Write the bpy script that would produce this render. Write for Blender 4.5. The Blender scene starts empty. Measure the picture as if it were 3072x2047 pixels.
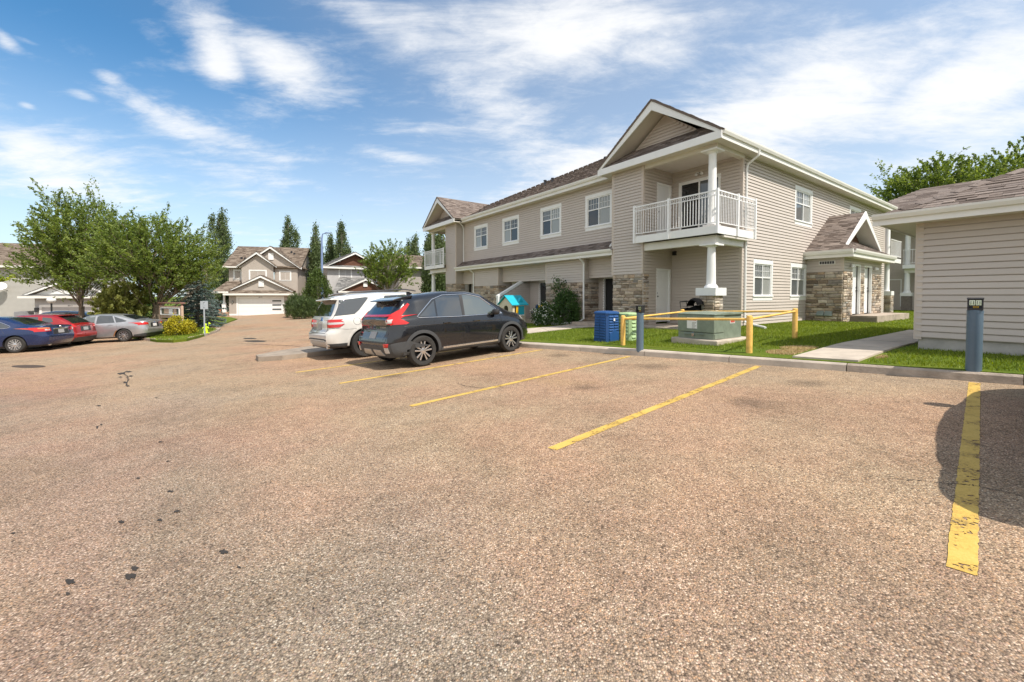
import bpy, bmesh, math, random
import numpy as np
from mathutils import Vector, Matrix, Euler
from mathutils.bvhtree import BVHTree
random.seed(7); rng = np.random.default_rng(11)
SC = bpy.context.scene; COL = SC.collection
# ---------------------------------------------------------------- camera, sky, sun, exposure
F = 1233.0; PITCH = math.radians(1.5); CY = 888 + F*math.tan(PITCH); EYE = 1.42
cam = bpy.data.cameras.new('camera'); co = bpy.data.objects.new('camera', cam); COL.objects.link(co)
co.location = (0, 0, EYE); co.rotation_euler = (math.pi/2-PITCH, 0, 0)
cam.sensor_width = 36; cam.lens = 36*F/3072; cam.shift_y = -(1023.5-CY)/3072
cam.clip_start = .05; cam.clip_end = 3000
SC.camera = co
SUN_EL = math.radians(55); SUN_H = Vector((.78, -.625, 0)).normalized()
W = bpy.data.worlds.new('World'); SC.world = W; W.use_nodes = True
def ray(px, py):
    dx = (px-1536)/F; dy = (CY-py)/F
    return Vector((dx, math.cos(PITCH)+math.sin(PITCH)*dy, -math.sin(PITCH)+math.cos(PITCH)*dy))
# cloud fields: where they stand in the photograph (x, y), their half sizes, tilt and weight
CLOUDS = [(150, 385, 230, 80, 14, .8), (60, 330, 90, 40, 15, .6), (400, 280, 190, 42, 14, .62), (330, 245, 90, 22, 18, .5), (490, 60, 120, 75, 10, .62), (345, 75, 60, 40, 20, .3), (505, 150, 62, 58, 20, .72), (650, 150, 115, 62, 28, .66), (255, 180, 62, 18, 30, .55), (195, 220, 34, 14, 0, .5), (12, 93, 34, 22, 10, .7), (65, 95, 28, 9, 0, .45), (62, 243, 22, 9, 0, .45),
    (920, 360, 105, 17, 2, .62), (885, 470, 50, 16, 0, .42), (840, 35, 270, 60, 8, .55), (1340, 70, 420, 130, 4, .78), (1130, 240, 170, 75, 25, .55), (1780, 270, 560, 130, -7, .85), (2250, 190, 260, 90, -14, .85), (1290, 415, 270, 55, -20, .6), (1650, 430, 300, 90, 0, .55), (2200, 350, 260, 70, 0, .55), (700, 425, 260, 22, 3, .36), (560, 330, 220, 30, 8, .35)]
def build_world():
    nt = W.node_tree; N = nt.nodes; L = nt.links; N.clear()
    out = N.new('ShaderNodeOutputWorld'); bg = N.new('ShaderNodeBackground')
    sky = N.new('ShaderNodeTexSky'); sky.sky_type = 'NISHITA'; sky.sun_disc = False
    sky.sun_elevation = SUN_EL; sky.sun_rotation = math.atan2(SUN_H.x, SUN_H.y)
    sky.air_density = 1.0; sky.dust_density = .6; sky.ozone_density = 2.2
    tc = N.new('ShaderNodeTexCoord'); sep = N.new('ShaderNodeSeparateXYZ'); L.new(tc.outputs['Generated'], sep.inputs[0])
    def m(op, a, b=None, c=None):
        n = N.new('ShaderNodeMath'); n.operation = op
        for i, v in enumerate((a, b, c)):
            if v is None: continue
            if isinstance(v, (int, float)): n.inputs[i].default_value = v
            else: L.new(v, n.inputs[i])
        return n.outputs[0]
    zc = m('MAXIMUM', m('ADD', sep.outputs[2], .16), .06)
    u = m('DIVIDE', sep.outputs[0], zc); v = m('DIVIDE', sep.outputs[1], zc)
    cmb = N.new('ShaderNodeCombineXYZ'); L.new(u, cmb.inputs[0]); L.new(v, cmb.inputs[1])
    def noise(scale, det, rough, dist, sc=(1, 1, 1), rz=0, off=(0, 0, 0)):
        mp = N.new('ShaderNodeMapping'); mp.inputs['Scale'].default_value = sc; mp.inputs['Rotation'].default_value = (0, 0, rz)
        mp.inputs['Location'].default_value = off
        L.new(cmb.outputs[0], mp.inputs[0])
        n = N.new('ShaderNodeTexNoise'); n.inputs['Scale'].default_value = scale; n.inputs['Detail'].default_value = det
        n.inputs['Roughness'].default_value = rough; n.inputs['Distortion'].default_value = dist
        L.new(mp.outputs[0], n.inputs['Vector']); return n.outputs['Fac']
    # fair-weather cloud: soft fields of cloud broken up by combed, wispy noise
    big = noise(1.3, 8, .62, .3, (1, 1.2, 1), .5, (3.1, 7.4, 0))
    wis = noise(2.4, 10, .68, .6, (.55, 1.5, 1), -.6, (1.2, 4.3, 0))
    fine = noise(8, 9, .66, .4, (.7, 1.4, 1), -.4)
    tex = m('ADD', m('ADD', m('MULTIPLY', big, .42), m('MULTIPLY', wis, .36)), m('MULTIPLY', fine, .22))
    S = 3072/2353; field = None
    def vdot(v):
        n = N.new('ShaderNodeVectorMath'); n.operation = 'DOT_PRODUCT'; L.new(tc.outputs['Generated'], n.inputs[0]); n.inputs[1].default_value = v; return n.outputs['Value']
    for x, y, rx, ry, an, amp in CLOUDS:
        c = ray(x*S, y*S).normalized(); an = math.radians(an)
        e1 = ray((x+rx*math.cos(an))*S, (y+rx*math.sin(an))*S).normalized()-c; e2 = ray((x-ry*math.sin(an))*S, (y+ry*math.cos(an))*S).normalized()-c
        p = m('SUBTRACT', vdot(e1/e1.length_squared), c.dot(e1)/e1.length_squared); q = m('SUBTRACT', vdot(e2/e2.length_squared), c.dot(e2)/e2.length_squared)
        d2 = m('ADD', m('MULTIPLY', p, p), m('MULTIPLY', q, q)); front = m('GREATER_THAN', vdot(c), .1)
        k = m('MULTIPLY', m('MULTIPLY', m('POWER', 2.718, m('MULTIPLY', d2, -.9)), amp), front)
        field = k if field is None else m('MAXIMUM', field, m('ADD', m('MULTIPLY', field, .5), k))
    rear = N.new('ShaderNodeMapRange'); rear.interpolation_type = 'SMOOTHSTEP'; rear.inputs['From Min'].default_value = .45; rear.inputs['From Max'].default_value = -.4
    rear.inputs['To Min'].default_value = .16; rear.inputs['To Max'].default_value = .95; L.new(sep.outputs[1], rear.inputs['Value'])  # unseen cloud thickened behind the camera to brighten the fill
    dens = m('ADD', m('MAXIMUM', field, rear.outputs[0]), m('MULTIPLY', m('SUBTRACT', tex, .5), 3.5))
    rp = N.new('ShaderNodeMapRange'); rp.interpolation_type = 'SMOOTHSTEP'
    rp.inputs['From Min'].default_value = .12; rp.inputs['From Max'].default_value = 1.0
    L.new(dens, rp.inputs['Value'])
    fac = m('MULTIPLY', rp.outputs[0], .90)
    # pale air near the horizon
    hz = N.new('ShaderNodeMapRange'); hz.interpolation_type = 'SMOOTHSTEP'; hz.inputs['From Min'].default_value = .0; hz.inputs['From Max'].default_value = .44
    hz.inputs['To Min'].default_value = .62; hz.inputs['To Max'].default_value = 0; L.new(sep.outputs[2], hz.inputs['Value'])
    fac = m('SUBTRACT', 1, m('MULTIPLY', m('SUBTRACT', 1, fac), m('SUBTRACT', 1, hz.outputs[0])))
    # thin veil, paler towards the sun's side
    vl = N.new('ShaderNodeMapRange'); vl.interpolation_type = 'SMOOTHSTEP'; vl.inputs['From Min'].default_value = -.75; vl.inputs['From Max'].default_value = .25
    vl.inputs['To Min'].default_value = 0; vl.inputs['To Max'].default_value = .26; L.new(sep.outputs[0], vl.inputs['Value'])
    fac = m('SUBTRACT', 1, m('MULTIPLY', m('SUBTRACT', 1, fac), m('SUBTRACT', 1, vl.outputs[0])))
    mix = N.new('ShaderNodeMix'); mix.data_type = 'RGBA'; L.new(fac, mix.inputs[0])
    tint = N.new('ShaderNodeMix'); tint.data_type = 'RGBA'; tint.blend_type = 'MULTIPLY'; tint.inputs[0].default_value = 1
    L.new(sky.outputs[0], tint.inputs[6]); tint.inputs[7].default_value = (.25, .485, .575, 1)
    L.new(tint.outputs[2], mix.inputs[6])
    mix.inputs[7].default_value = (3.6, 3.6, 3.6, 1)
    L.new(mix.outputs[2], bg.inputs[0]); bg.inputs[1].default_value = .15
    L.new(bg.outputs[0], out.inputs[0])
build_world()
W.cycles.sampling_method = 'MANUAL'; W.cycles.sample_map_resolution = 512
sl = bpy.data.lights.new('sun', 'SUN'); sl.energy = 2.85; sl.angle = math.radians(.53); sl.color = (1, .93, .83)
so = bpy.data.objects.new('sun', sl); COL.objects.link(so)
sdir = Vector((SUN_H.x*math.cos(SUN_EL), SUN_H.y*math.cos(SUN_EL), math.sin(SUN_EL)))
so.rotation_euler = (-sdir).to_track_quat('-Z', 'Y').to_euler(); so.location = sdir*60
vs = SC.view_settings; vs.view_transform = 'Standard'; vs.look = 'None'; vs.gamma = 1; vs.exposure = 1.0
SC.cycles.use_denoising = True; SC.cycles.max_bounces = 6; SC.cycles.transparent_max_bounces = 8
SC.cycles.sample_clamp_indirect = 6
# ---------------------------------------------------------------- pixel and ground helpers
def g(x, y):
    l = -.188+.04*(x+4) if x < -4 else (.658 if x > 14 else .047*x)
    l = max(l, -2.2)
    r = -.0068*max(min(y, 18), -15)
    if y > 26: r += .0195*(min(y, 60)-26)
    return l+r
def lawn(x, y):
    return min(g(x, y)+.135, .36+.012*max(0, 12-y))
def G(px, py, dz=0):
    d = ray(px, py); t = .5
    while t < 300 and EYE+d.z*t-g(d.x*t, d.y*t)-dz > 0: t *= 1.001
    return Vector((d.x*t, d.y*t, EYE+d.z*t))
def at(px, py, Y):
    d = ray(px, py); t = Y/d.y; return Vector((d.x*t, Y, EYE+d.z*t))
def atx(px, Y): return (px-1536)/F*Y
# ---------------------------------------------------------------- mesh helpers
class MB:
    def __init__(s): s.v = []; s.f = []; s.r = []; s.m = []; s.cm = 0
    def face(s, pts, r=None):
        n = len(s.v); s.v.extend([tuple(p) for p in pts]); s.f.append(tuple(range(n, n+len(pts))))
        s.r.append(random.random() if r is None else r); s.m.append(s.cm)
    def box(s, x0, x1, y0, y1, z0, z1, M=None, r=None):
        p = [Vector((x, y, z)) for z in (z0, z1) for y in (y0, y1) for x in (x0, x1)]
        if M is not None: p = [M @ q for q in p]
        n = len(s.v); s.v.extend([tuple(q) for q in p]); r = random.random() if r is None else r
        for f in ((0, 2, 3, 1), (4, 5, 7, 6), (0, 1, 5, 4), (2, 6, 7, 3), (0, 4, 6, 2), (1, 3, 7, 5)):
            s.f.append(tuple(n+i for i in f)); s.r.append(r); s.m.append(s.cm)
        return s
    def prism(s, poly, t0, t1, axis='y', M=None, r=None):
        # poly: 2D points; axis y -> (x,z) swept along y, x -> (y,z) swept along x, z -> (x,y) swept along z
        def P(q, t):
            v = {'y': (q[0], t, q[1]), 'x': (t, q[0], q[1]), 'z': (q[0], q[1], t)}[axis]
            v = Vector(v); return M @ v if M is not None else v
        k = len(poly); n = len(s.v); r = random.random() if r is None else r
        s.v.extend([tuple(P(q, t0)) for q in poly]+[tuple(P(q, t1)) for q in poly])
        s.f.append(tuple(n+i for i in range(k))[::-1]); s.f.append(tuple(n+k+i for i in range(k)))
        for i in range(k): s.f.append((n+i, n+(i+1) % k, n+k+(i+1) % k, n+k+i))
        s.r.extend([r]*(k+2)); s.m.extend([s.cm]*(k+2)); return s
    def tube(s, pts, rad, n=8, caps=True, M=None):
        pts = [Vector(p) for p in pts]; rr = rad if isinstance(rad, (list, tuple)) else [rad]*len(pts); base = len(s.v); up = None
        for i, p in enumerate(pts):
            d = (pts[min(i+1, len(pts)-1)]-pts[max(i-1, 0)]).normalized()
            if up is None: up = Vector((0, 0, 1)) if abs(d.z) < .9 else Vector((1, 0, 0))
            a = d.cross(up).normalized(); b = a.cross(d); up = b
            for k in range(n):
                t = 2*math.pi*k/n; q = p+a*(math.cos(t)*rr[i])+b*(math.sin(t)*rr[i])
                s.v.append(tuple(M @ q if M is not None else q))
        for i in range(len(pts)-1):
            for k in range(n):
                s.f.append((base+i*n+k, base+i*n+(k+1) % n, base+(i+1)*n+(k+1) % n, base+(i+1)*n+k)); s.r.append(.5); s.m.append(s.cm)
        if caps:
            s.f.append(tuple(base+k for k in range(n))[::-1]); e = base+(len(pts)-1)*n; s.f.append(tuple(e+k for k in range(n)))
            s.r.extend([.5, .5]); s.m.extend([s.cm]*2)
        return s
    def lathe(s, prof, n=20, M=None, caps=True):  # prof: (radius, height) bottom to top, closed with caps
        base = len(s.v)
        for r_, z in prof:
            for k in range(n):
                t = 2*math.pi*k/n; q = Vector((r_*math.cos(t), r_*math.sin(t), z)); s.v.append(tuple(M @ q if M is not None else q))
        for i in range(len(prof)-1):
            for k in range(n):
                s.f.append((base+i*n+k, base+i*n+(k+1) % n, base+(i+1)*n+(k+1) % n, base+(i+1)*n+k)); s.r.append(.5); s.m.append(s.cm)
        if caps:
            s.f.append(tuple(base+k for k in range(n))[::-1]); e = base+(len(prof)-1)*n; s.f.append(tuple(e+k for k in range(n)))
            s.r.extend([.5, .5]); s.m.extend([s.cm]*2)
        return s
    def mesh(s, name, mats, smooth=False):
        me = bpy.data.meshes.new(name); me.from_pydata(s.v, [], s.f)
        for m_ in (mats if isinstance(mats, (list, tuple)) else [mats]): me.materials.append(MAT[m_])
        a = me.attributes.new('rnd', 'FLOAT', 'FACE'); a.data.foreach_set('value', np.array(s.r, 'f'))
        if any(s.m): me.polygons.foreach_set('material_index', s.m)
        if smooth:
            me.polygons.foreach_set('use_smooth', [True]*len(s.f))
            try: me.set_sharp_from_angle(angle=math.radians(38))
            except Exception: pass
        me.update(); return me
    def build(s, name, mats, parent=None, smooth=False, bevel=0, **kw):
        return link(name, s.mesh(name, mats, smooth), parent, bevel=bevel, **kw)
OFF = {}
def link(name, me, parent=None, loc=None, rz=0, bevel=0, M=None, **kw):
    o = bpy.data.objects.new(name, me); COL.objects.link(o)
    if parent is not None:
        o.parent = parent; o.location = OFF.get(parent.name, Vector((0, 0, 0)))
    if loc is not None: o.location = loc
    if rz: o.rotation_euler = (0, 0, rz)
    if M is not None: o.matrix_local = M
    if bevel:
        b = o.modifiers.new('bevel', 'BEVEL'); b.width = bevel; b.segments = 2; b.limit_method = 'ANGLE'
    return tag(o, **kw)
def tag(o, label=None, cat=None, group=None, kind=None):
    if label: o['label'] = label
    if cat: o['category'] = cat
    if group: o['group'] = group
    if kind: o['kind'] = kind
    return o
def thing(name, label, cat, loc, rz=0, group=None, off=None):
    o = bpy.data.objects.new(name, None); COL.objects.link(o); o.empty_display_size = .2
    o.location = loc; o.rotation_euler = (0, 0, rz); tag(o, label, cat, group)
    if off is not None: OFF[o.name] = -Vector(off)
    return o
# ---------------------------------------------------------------- materials
MAT = {}
def newmat(name):
    m = bpy.data.materials.new(name); m.use_nodes = True; MAT[name] = m
    return m, m.node_tree.nodes, m.node_tree.links, m.node_tree.nodes['Principled BSDF']
def ramp(N, cols, interp='LINEAR'):
    r = N.new('ShaderNodeValToRGB'); r.color_ramp.interpolation = interp
    e = r.color_ramp.elements
    while len(e) < len(cols): e.new(.5)
    for i, c in enumerate(cols):
        p, q = c if isinstance(c[0], (int, float)) and len(c) == 2 else (i/max(1, len(cols)-1), c)
        e[i].position = p; e[i].color = tuple(q)+(1,)
    return r
def mat(name, col, rough=.6, var=.12, scale=6, bump=0, bscale=60, metal=0, coat=0, spec=.5, coord='Object', obj_var=0):
    m, N, L, b = newmat(name); b.inputs['Roughness'].default_value = rough; b.inputs['Metallic'].default_value = metal
    b.inputs['Coat Weight'].default_value = coat; b.inputs['Coat Roughness'].default_value = .04; b.inputs['Specular IOR Level'].default_value = spec
    tc = N.new('ShaderNodeTexCoord')
    n = N.new('ShaderNodeTexNoise'); n.inputs['Scale'].default_value = scale; n.inputs['Detail'].default_value = 6; n.inputs['Roughness'].default_value = .65
    L.new(tc.outputs[coord], n.inputs['Vector'])
    r = ramp(N, [(.28, [c*(1-var) for c in col]), (.72, [min(1, c*(1+var)) for c in col])]); L.new(n.outputs['Fac'], r.inputs[0]); src = r.outputs[0]
    if obj_var:
        oi = N.new('ShaderNodeObjectInfo'); hv = N.new('ShaderNodeHueSaturation'); mr = N.new('ShaderNodeMapRange')
        mr.inputs['To Min'].default_value = 1-obj_var; mr.inputs['To Max'].default_value = 1+obj_var
        L.new(oi.outputs['Random'], mr.inputs['Value']); L.new(mr.outputs[0], hv.inputs['Value']); L.new(src, hv.inputs['Color']); src = hv.outputs[0]
    L.new(src, b.inputs['Base Color'])
    if bump:
        n2 = N.new('ShaderNodeTexNoise'); n2.inputs['Scale'].default_value = bscale; n2.inputs['Detail'].default_value = 4; L.new(tc.outputs[coord], n2.inputs['Vector'])
        bp = N.new('ShaderNodeBump'); bp.inputs['Strength'].default_value = bump; bp.inputs['Distance'].default_value = .01
        L.new(n2.outputs['Fac'], bp.inputs['Height']); L.new(bp.outputs[0], b.inputs['Normal'])
    return m
def piecemat(name, cols, src, rough=.85, bump=.5, bscale=25, nvar=.3, nscale=9):
    # colour picked per piece: src 'obj' (object random) or 'attr' (face attribute rnd)
    m, N, L, b = newmat(name); b.inputs['Roughness'].default_value = rough; b.inputs['Specular IOR Level'].default_value = .25
    if src == 'obj': s = N.new('ShaderNodeObjectInfo').outputs['Random']
    else:
        a = N.new('ShaderNodeAttribute'); a.attribute_name = 'rnd'; s = a.outputs['Fac']
    r = ramp(N, cols); L.new(s, r.inputs[0])
    g_ = N.new('ShaderNodeNewGeometry'); n = N.new('ShaderNodeTexNoise'); n.inputs['Scale'].default_value = nscale; n.inputs['Detail'].default_value = 8
    n.inputs['Roughness'].default_value = .7
    L.new(g_.outputs['Position'], n.inputs['Vector'])
    hv = N.new('ShaderNodeHueSaturation'); mr = N.new('ShaderNodeMapRange'); mr.inputs['From Min'].default_value = .25; mr.inputs['From Max'].default_value = .75
    mr.inputs['To Min'].default_value = 1-nvar; mr.inputs['To Max'].default_value = 1+nvar; L.new(n.outputs['Fac'], mr.inputs['Value'])
    L.new(mr.outputs[0], hv.inputs['Value']); L.new(r.outputs[0], hv.inputs['Color']); L.new(hv.outputs[0], b.inputs['Base Color'])
    n2 = N.new('ShaderNodeTexNoise'); n2.inputs['Scale'].default_value = bscale; n2.inputs['Detail'].default_value = 6; L.new(g_.outputs['Position'], n2.inputs['Vector'])
    bp = N.new('ShaderNodeBump'); bp.inputs['Strength'].default_value = bump; bp.inputs['Distance'].default_value = .02
    L.new(n2.outputs['Fac'], bp.inputs['Height']); L.new(bp.outputs[0], b.inputs['Normal'])
    return m
def glass(name, col, rough=.03, spec=.8, ior=1.52):
    m, N, L, b = newmat(name); b.inputs['Base Color'].default_value = tuple(col)+(1,); b.inputs['Roughness'].default_value = rough
    b.inputs['Specular IOR Level'].default_value = spec; b.inputs['IOR'].default_value = ior
    tc = N.new('ShaderNodeTexCoord'); n = N.new('ShaderNodeTexNoise'); n.inputs['Scale'].default_value = 1.7; L.new(tc.outputs['Object'], n.inputs['Vector'])
    bp = N.new('ShaderNodeBump'); bp.inputs['Strength'].default_value = .05; bp.inputs['Distance'].default_value = .02
    L.new(n.outputs['Fac'], bp.inputs['Height']); L.new(bp.outputs[0], b.inputs['Normal'])
def leafmat(name, cols, trans=.35, rough=.55):
    m, N, L, b = newmat(name)
    a = N.new('ShaderNodeAttribute'); a.attribute_name = 'rnd'; r = ramp(N, cols); L.new(a.outputs['Fac'], r.inputs[0])
    b.inputs['Roughness'].default_value = rough; b.inputs['Specular IOR Level'].default_value = .35; L.new(r.outputs[0], b.inputs['Base Color'])
    t = N.new('ShaderNodeBsdfTranslucent'); hv = N.new('ShaderNodeHueSaturation'); hv.inputs['Hue'].default_value = .485; hv.inputs['Saturation'].default_value = 1.15; hv.inputs['Value'].default_value = 1.5
    L.new(r.outputs[0], hv.inputs['Color']); L.new(hv.outputs[0], t.inputs[0])
    mx = N.new('ShaderNodeMixShader'); mx.inputs[0].default_value = trans; L.new(b.outputs[0], mx.inputs[1]); L.new(t.outputs[0], mx.inputs[2])
    L.new(mx.outputs[0], N['Material Output'].inputs[0])
SID = (.52, .462, .415)
mat('siding', SID, .55, .05, 1.3, .06, 40, obj_var=.03)
mat('siding_wall', (.45, .395, .35), .6, .05, 2)
mat('trim_beige', (.55, .475, .41), .55, .05, 3)
mat('white', (.80, .80, .79), .45, .04, 3, .04, 30)
mat('white_gloss', (.82, .82, .82), .28, .03, 3)
mat('fascia', (.76, .745, .705), .45, .05, 2)
mat('soffit', (.66, .62, .56), .6, .05, 3)
mat('concrete', (.38, .315, .255), .92, .32, 3.2, .9, 34)
mat('island_concrete', (.29, .24, .19), .92, .3, 3, .8, 40)
mat('concrete_pale', (.47, .405, .335), .92, .22, 2.6, .5, 60)
mat('foundation', (.42, .40, .37), .9, .2, 3, .8, 14)
mat('parging_pink', (.46, .33, .28), .9, .2, 5, .4, 50)
mat('unlit_black', (.012, .012, .013), .7, 0)
mat('black_plastic', (.022, .022, .024), .5, .1, 8)
mat('black_fabric', (.005, .005, .006), .85, .1, 12, .3, 120, spec=.1)
mat('dark_metal', (.05, .05, .055), .4, .1, 8, metal=.6)
mat('chrome', (.75, .75, .76), .12, .02, 5, metal=1)
mat('alloy', (.62, .62, .63), .25, .05, 5, metal=.9)
mat('tyre', (.030, .028, .026), .85, .25, 14, .4, 90)
mat('yellow_rail', (.76, .47, .12), .5, .22, 9, .08, 50)
mat('green_box', (.20, .24, .19), .45, .22, 5, .05, 40)
mat('post_blue', (.10, .15, .20), .35, .06, 3)
mat('bin_blue', (.015, .07, .22), .42, .1, 5, .05, 60)
mat('bin_green', (.36, .50, .26), .45, .08, 5, .05, 60)
mat('paper', (.78, .78, .76), .5, .04, 8)
mat('ink', (.03, .03, .035), .6, 0)
mat('ink_red', (.55, .08, .06), .6, 0)
mat('toy_tan', (.62, .56, .44), .5, .06, 5)
mat('toy_blue', (.02, .42, .56), .35, .05, 5)
mat('toy_teal', (.01, .14, .17), .4, .05, 5)
mat('toy_yellow', (.80, .45, .02), .45, .06, 5)
mat('neon', (.62, .85, .02), .5, .08, 5)
mat('bark', (.20, .155, .12), .95, .35, 7, .8, 16)
mat('bark_grey', (.22, .20, .175), .95, .3, 9, .6, 20)
mat('sign_wood', (.50, .36, .27), .75, .12, 6, .2, 50)
mat('sign_wood_dark', (.25, .13, .10), .7, .15, 6, .2, 50)
mat('sign_metal', (.42, .46, .50), .4, .06, 5, metal=.3)
mat('lamp_blue', (.19, .26, .45), .45, .06, 4)
mat('globe', (.80, .80, .79), .35, .03, 3)
mat('fence_grey', (.30, .31, .33), .8, .15, 5)
mat('house_beige', (.42, .37, .325), .6, .06, 2)
mat('house_grey', (.41, .40, .375), .6, .06, 2)
mat('house_grey2', (.43, .42, .42), .6, .06, 2)
mat('house_taupe', (.38, .34, .32), .6, .06, 2)
mat('wood_shake', (.13, .055, .032), .8, .35, 10, .4, 30)
mat('wood_step', (.42, .25, .16), .8, .15, 6)
mat('terracotta', (.5, .2, .1), .8, .15, 6)
mat('plate', (.34, .34, .34), .5, .03, 8)
mat('plate_white', (.75, .72, .72), .5, .03, 8)
mat('sticker_blue', (.03, .14, .38), .4, .03, 8)
mat('curtain', (.34, .345, .36), .7, .12, 14)
mat('door_white', (.76, .765, .77), .42, .03, 3)
mat('vent_metal', (.22, .27, .26), .4, .08, 6, metal=.4)
mat('brick_dark', (.20, .17, .145), .9, .2, 8, .5, 40)
glass('pane_dark', (.018, .02, .022)); glass('pane_mid', (.10, .11, .115)); glass('pane_curtain', (.30, .31, .30), .06, .7)
glass('car_glass', (.012, .016, .018), .015, 1.0, 1.85); glass('car_glass_clear', (.07, .085, .08), .015, 1.0, 1.85)
STONE = [(0, (0.166, 0.128, 0.096)), (.12, (0.269, 0.211, 0.160)), (.27, (0.461, 0.365, 0.282)), (.40, (0.320, 0.282, 0.243)), (.52, (0.550, 0.461, 0.371)), (.64, (.46, .37, .28)), (.74, (0.218, 0.198, 0.179)), (.84, (0.589, 0.525, 0.442)), (.93, (.42, .30, .20)), (1, (0.371, 0.358, 0.333))]
piecemat('stone', STONE, 'obj', .9, .9, 16, .35, 11); piecemat('stone_attr', STONE, 'attr', .9, .9, 16, .35, 11)
SH = [(0, (.105, .082, .070)), (.3, (.165, .130, .112)), (.55, (.22, .178, .155)), (.8, (.185, .152, .136)), (1, (.28, .23, .20))]
piecemat('shingle', SH, 'obj', .95, .5, 70, .25, 30); piecemat('shingle_attr', SH, 'attr', .95, .5, 70, .25, 30)
SH2 = [(0, (.085, .062, .046)), (.3, (.135, .104, .080)), (.6, (.185, .146, .115)), (1, (.24, .195, .155))]
piecemat('shingle_tan', SH2, 'attr', .95, .4, 50, .3, 14)
SH3 = [(0, (.11, .11, .11)), (.5, (.19, .185, .18)), (1, (.27, .265, .26))]
piecemat('shingle_grey', SH3, 'attr', .95, .4, 50, .3, 14)
leafmat('leaf_elm', [(0, (.060, .098, .020)), (.45, (.145, .205, .042)), (.8, (.23, .30, .07)), (1, (.33, .39, .12))], .45)
leafmat('leaf_poplar', [(0, (.055, .085, .035)), (.5, (.12, .165, .065)), (1, (.21, .26, .12))], .4)
leafmat('leaf_weep', [(0, (.14, .16, .035)), (.5, (.25, .27, .07)), (1, (.36, .37, .12))], .45)
leafmat('leaf_spruce', [(0, (.04, .07, .06)), (.5, (.10, .15, .135)), (1, (.20, .27, .25))], .1)
leafmat('leaf_pine', [(0, (.025, .045, .015)), (.5, (.06, .095, .028)), (1, (.11, .155, .045))], .15)
leafmat('leaf_cedar', [(0, (.035, .06, .014)), (.5, (.075, .12, .025)), (1, (.13, .18, .04))], .2)
leafmat('leaf_yellow', [(0, (.10, .12, .01)), (.35, (.30, .27, .015)), (.75, (.52, .46, .03)), (1, (.62, .56, .08))], .3)
leafmat('leaf_shrub', [(0, (.02, .05, .012)), (.5, (.045, .095, .02)), (1, (.09, .16, .035))], .25)
leafmat('leaf_hang', [(0, (.10, .17, .02)), (.5, (.22, .30, .03)), (1, (.42, .46, .05))], .4)
leafmat('petal', [(0, (.62, .62, .55)), (1, (.80, .80, .76))], .2)
leafmat('grass', [(0, (.08, .118, .011)), (.5, (.18, .245, .022)), (.85, (.29, .36, .045)), (1, (.44, .39, .15))], .3, .6)
leafmat('straw', [(0, (.45, .33, .16)), (1, (.66, .52, .29))], .1, .8)
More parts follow.
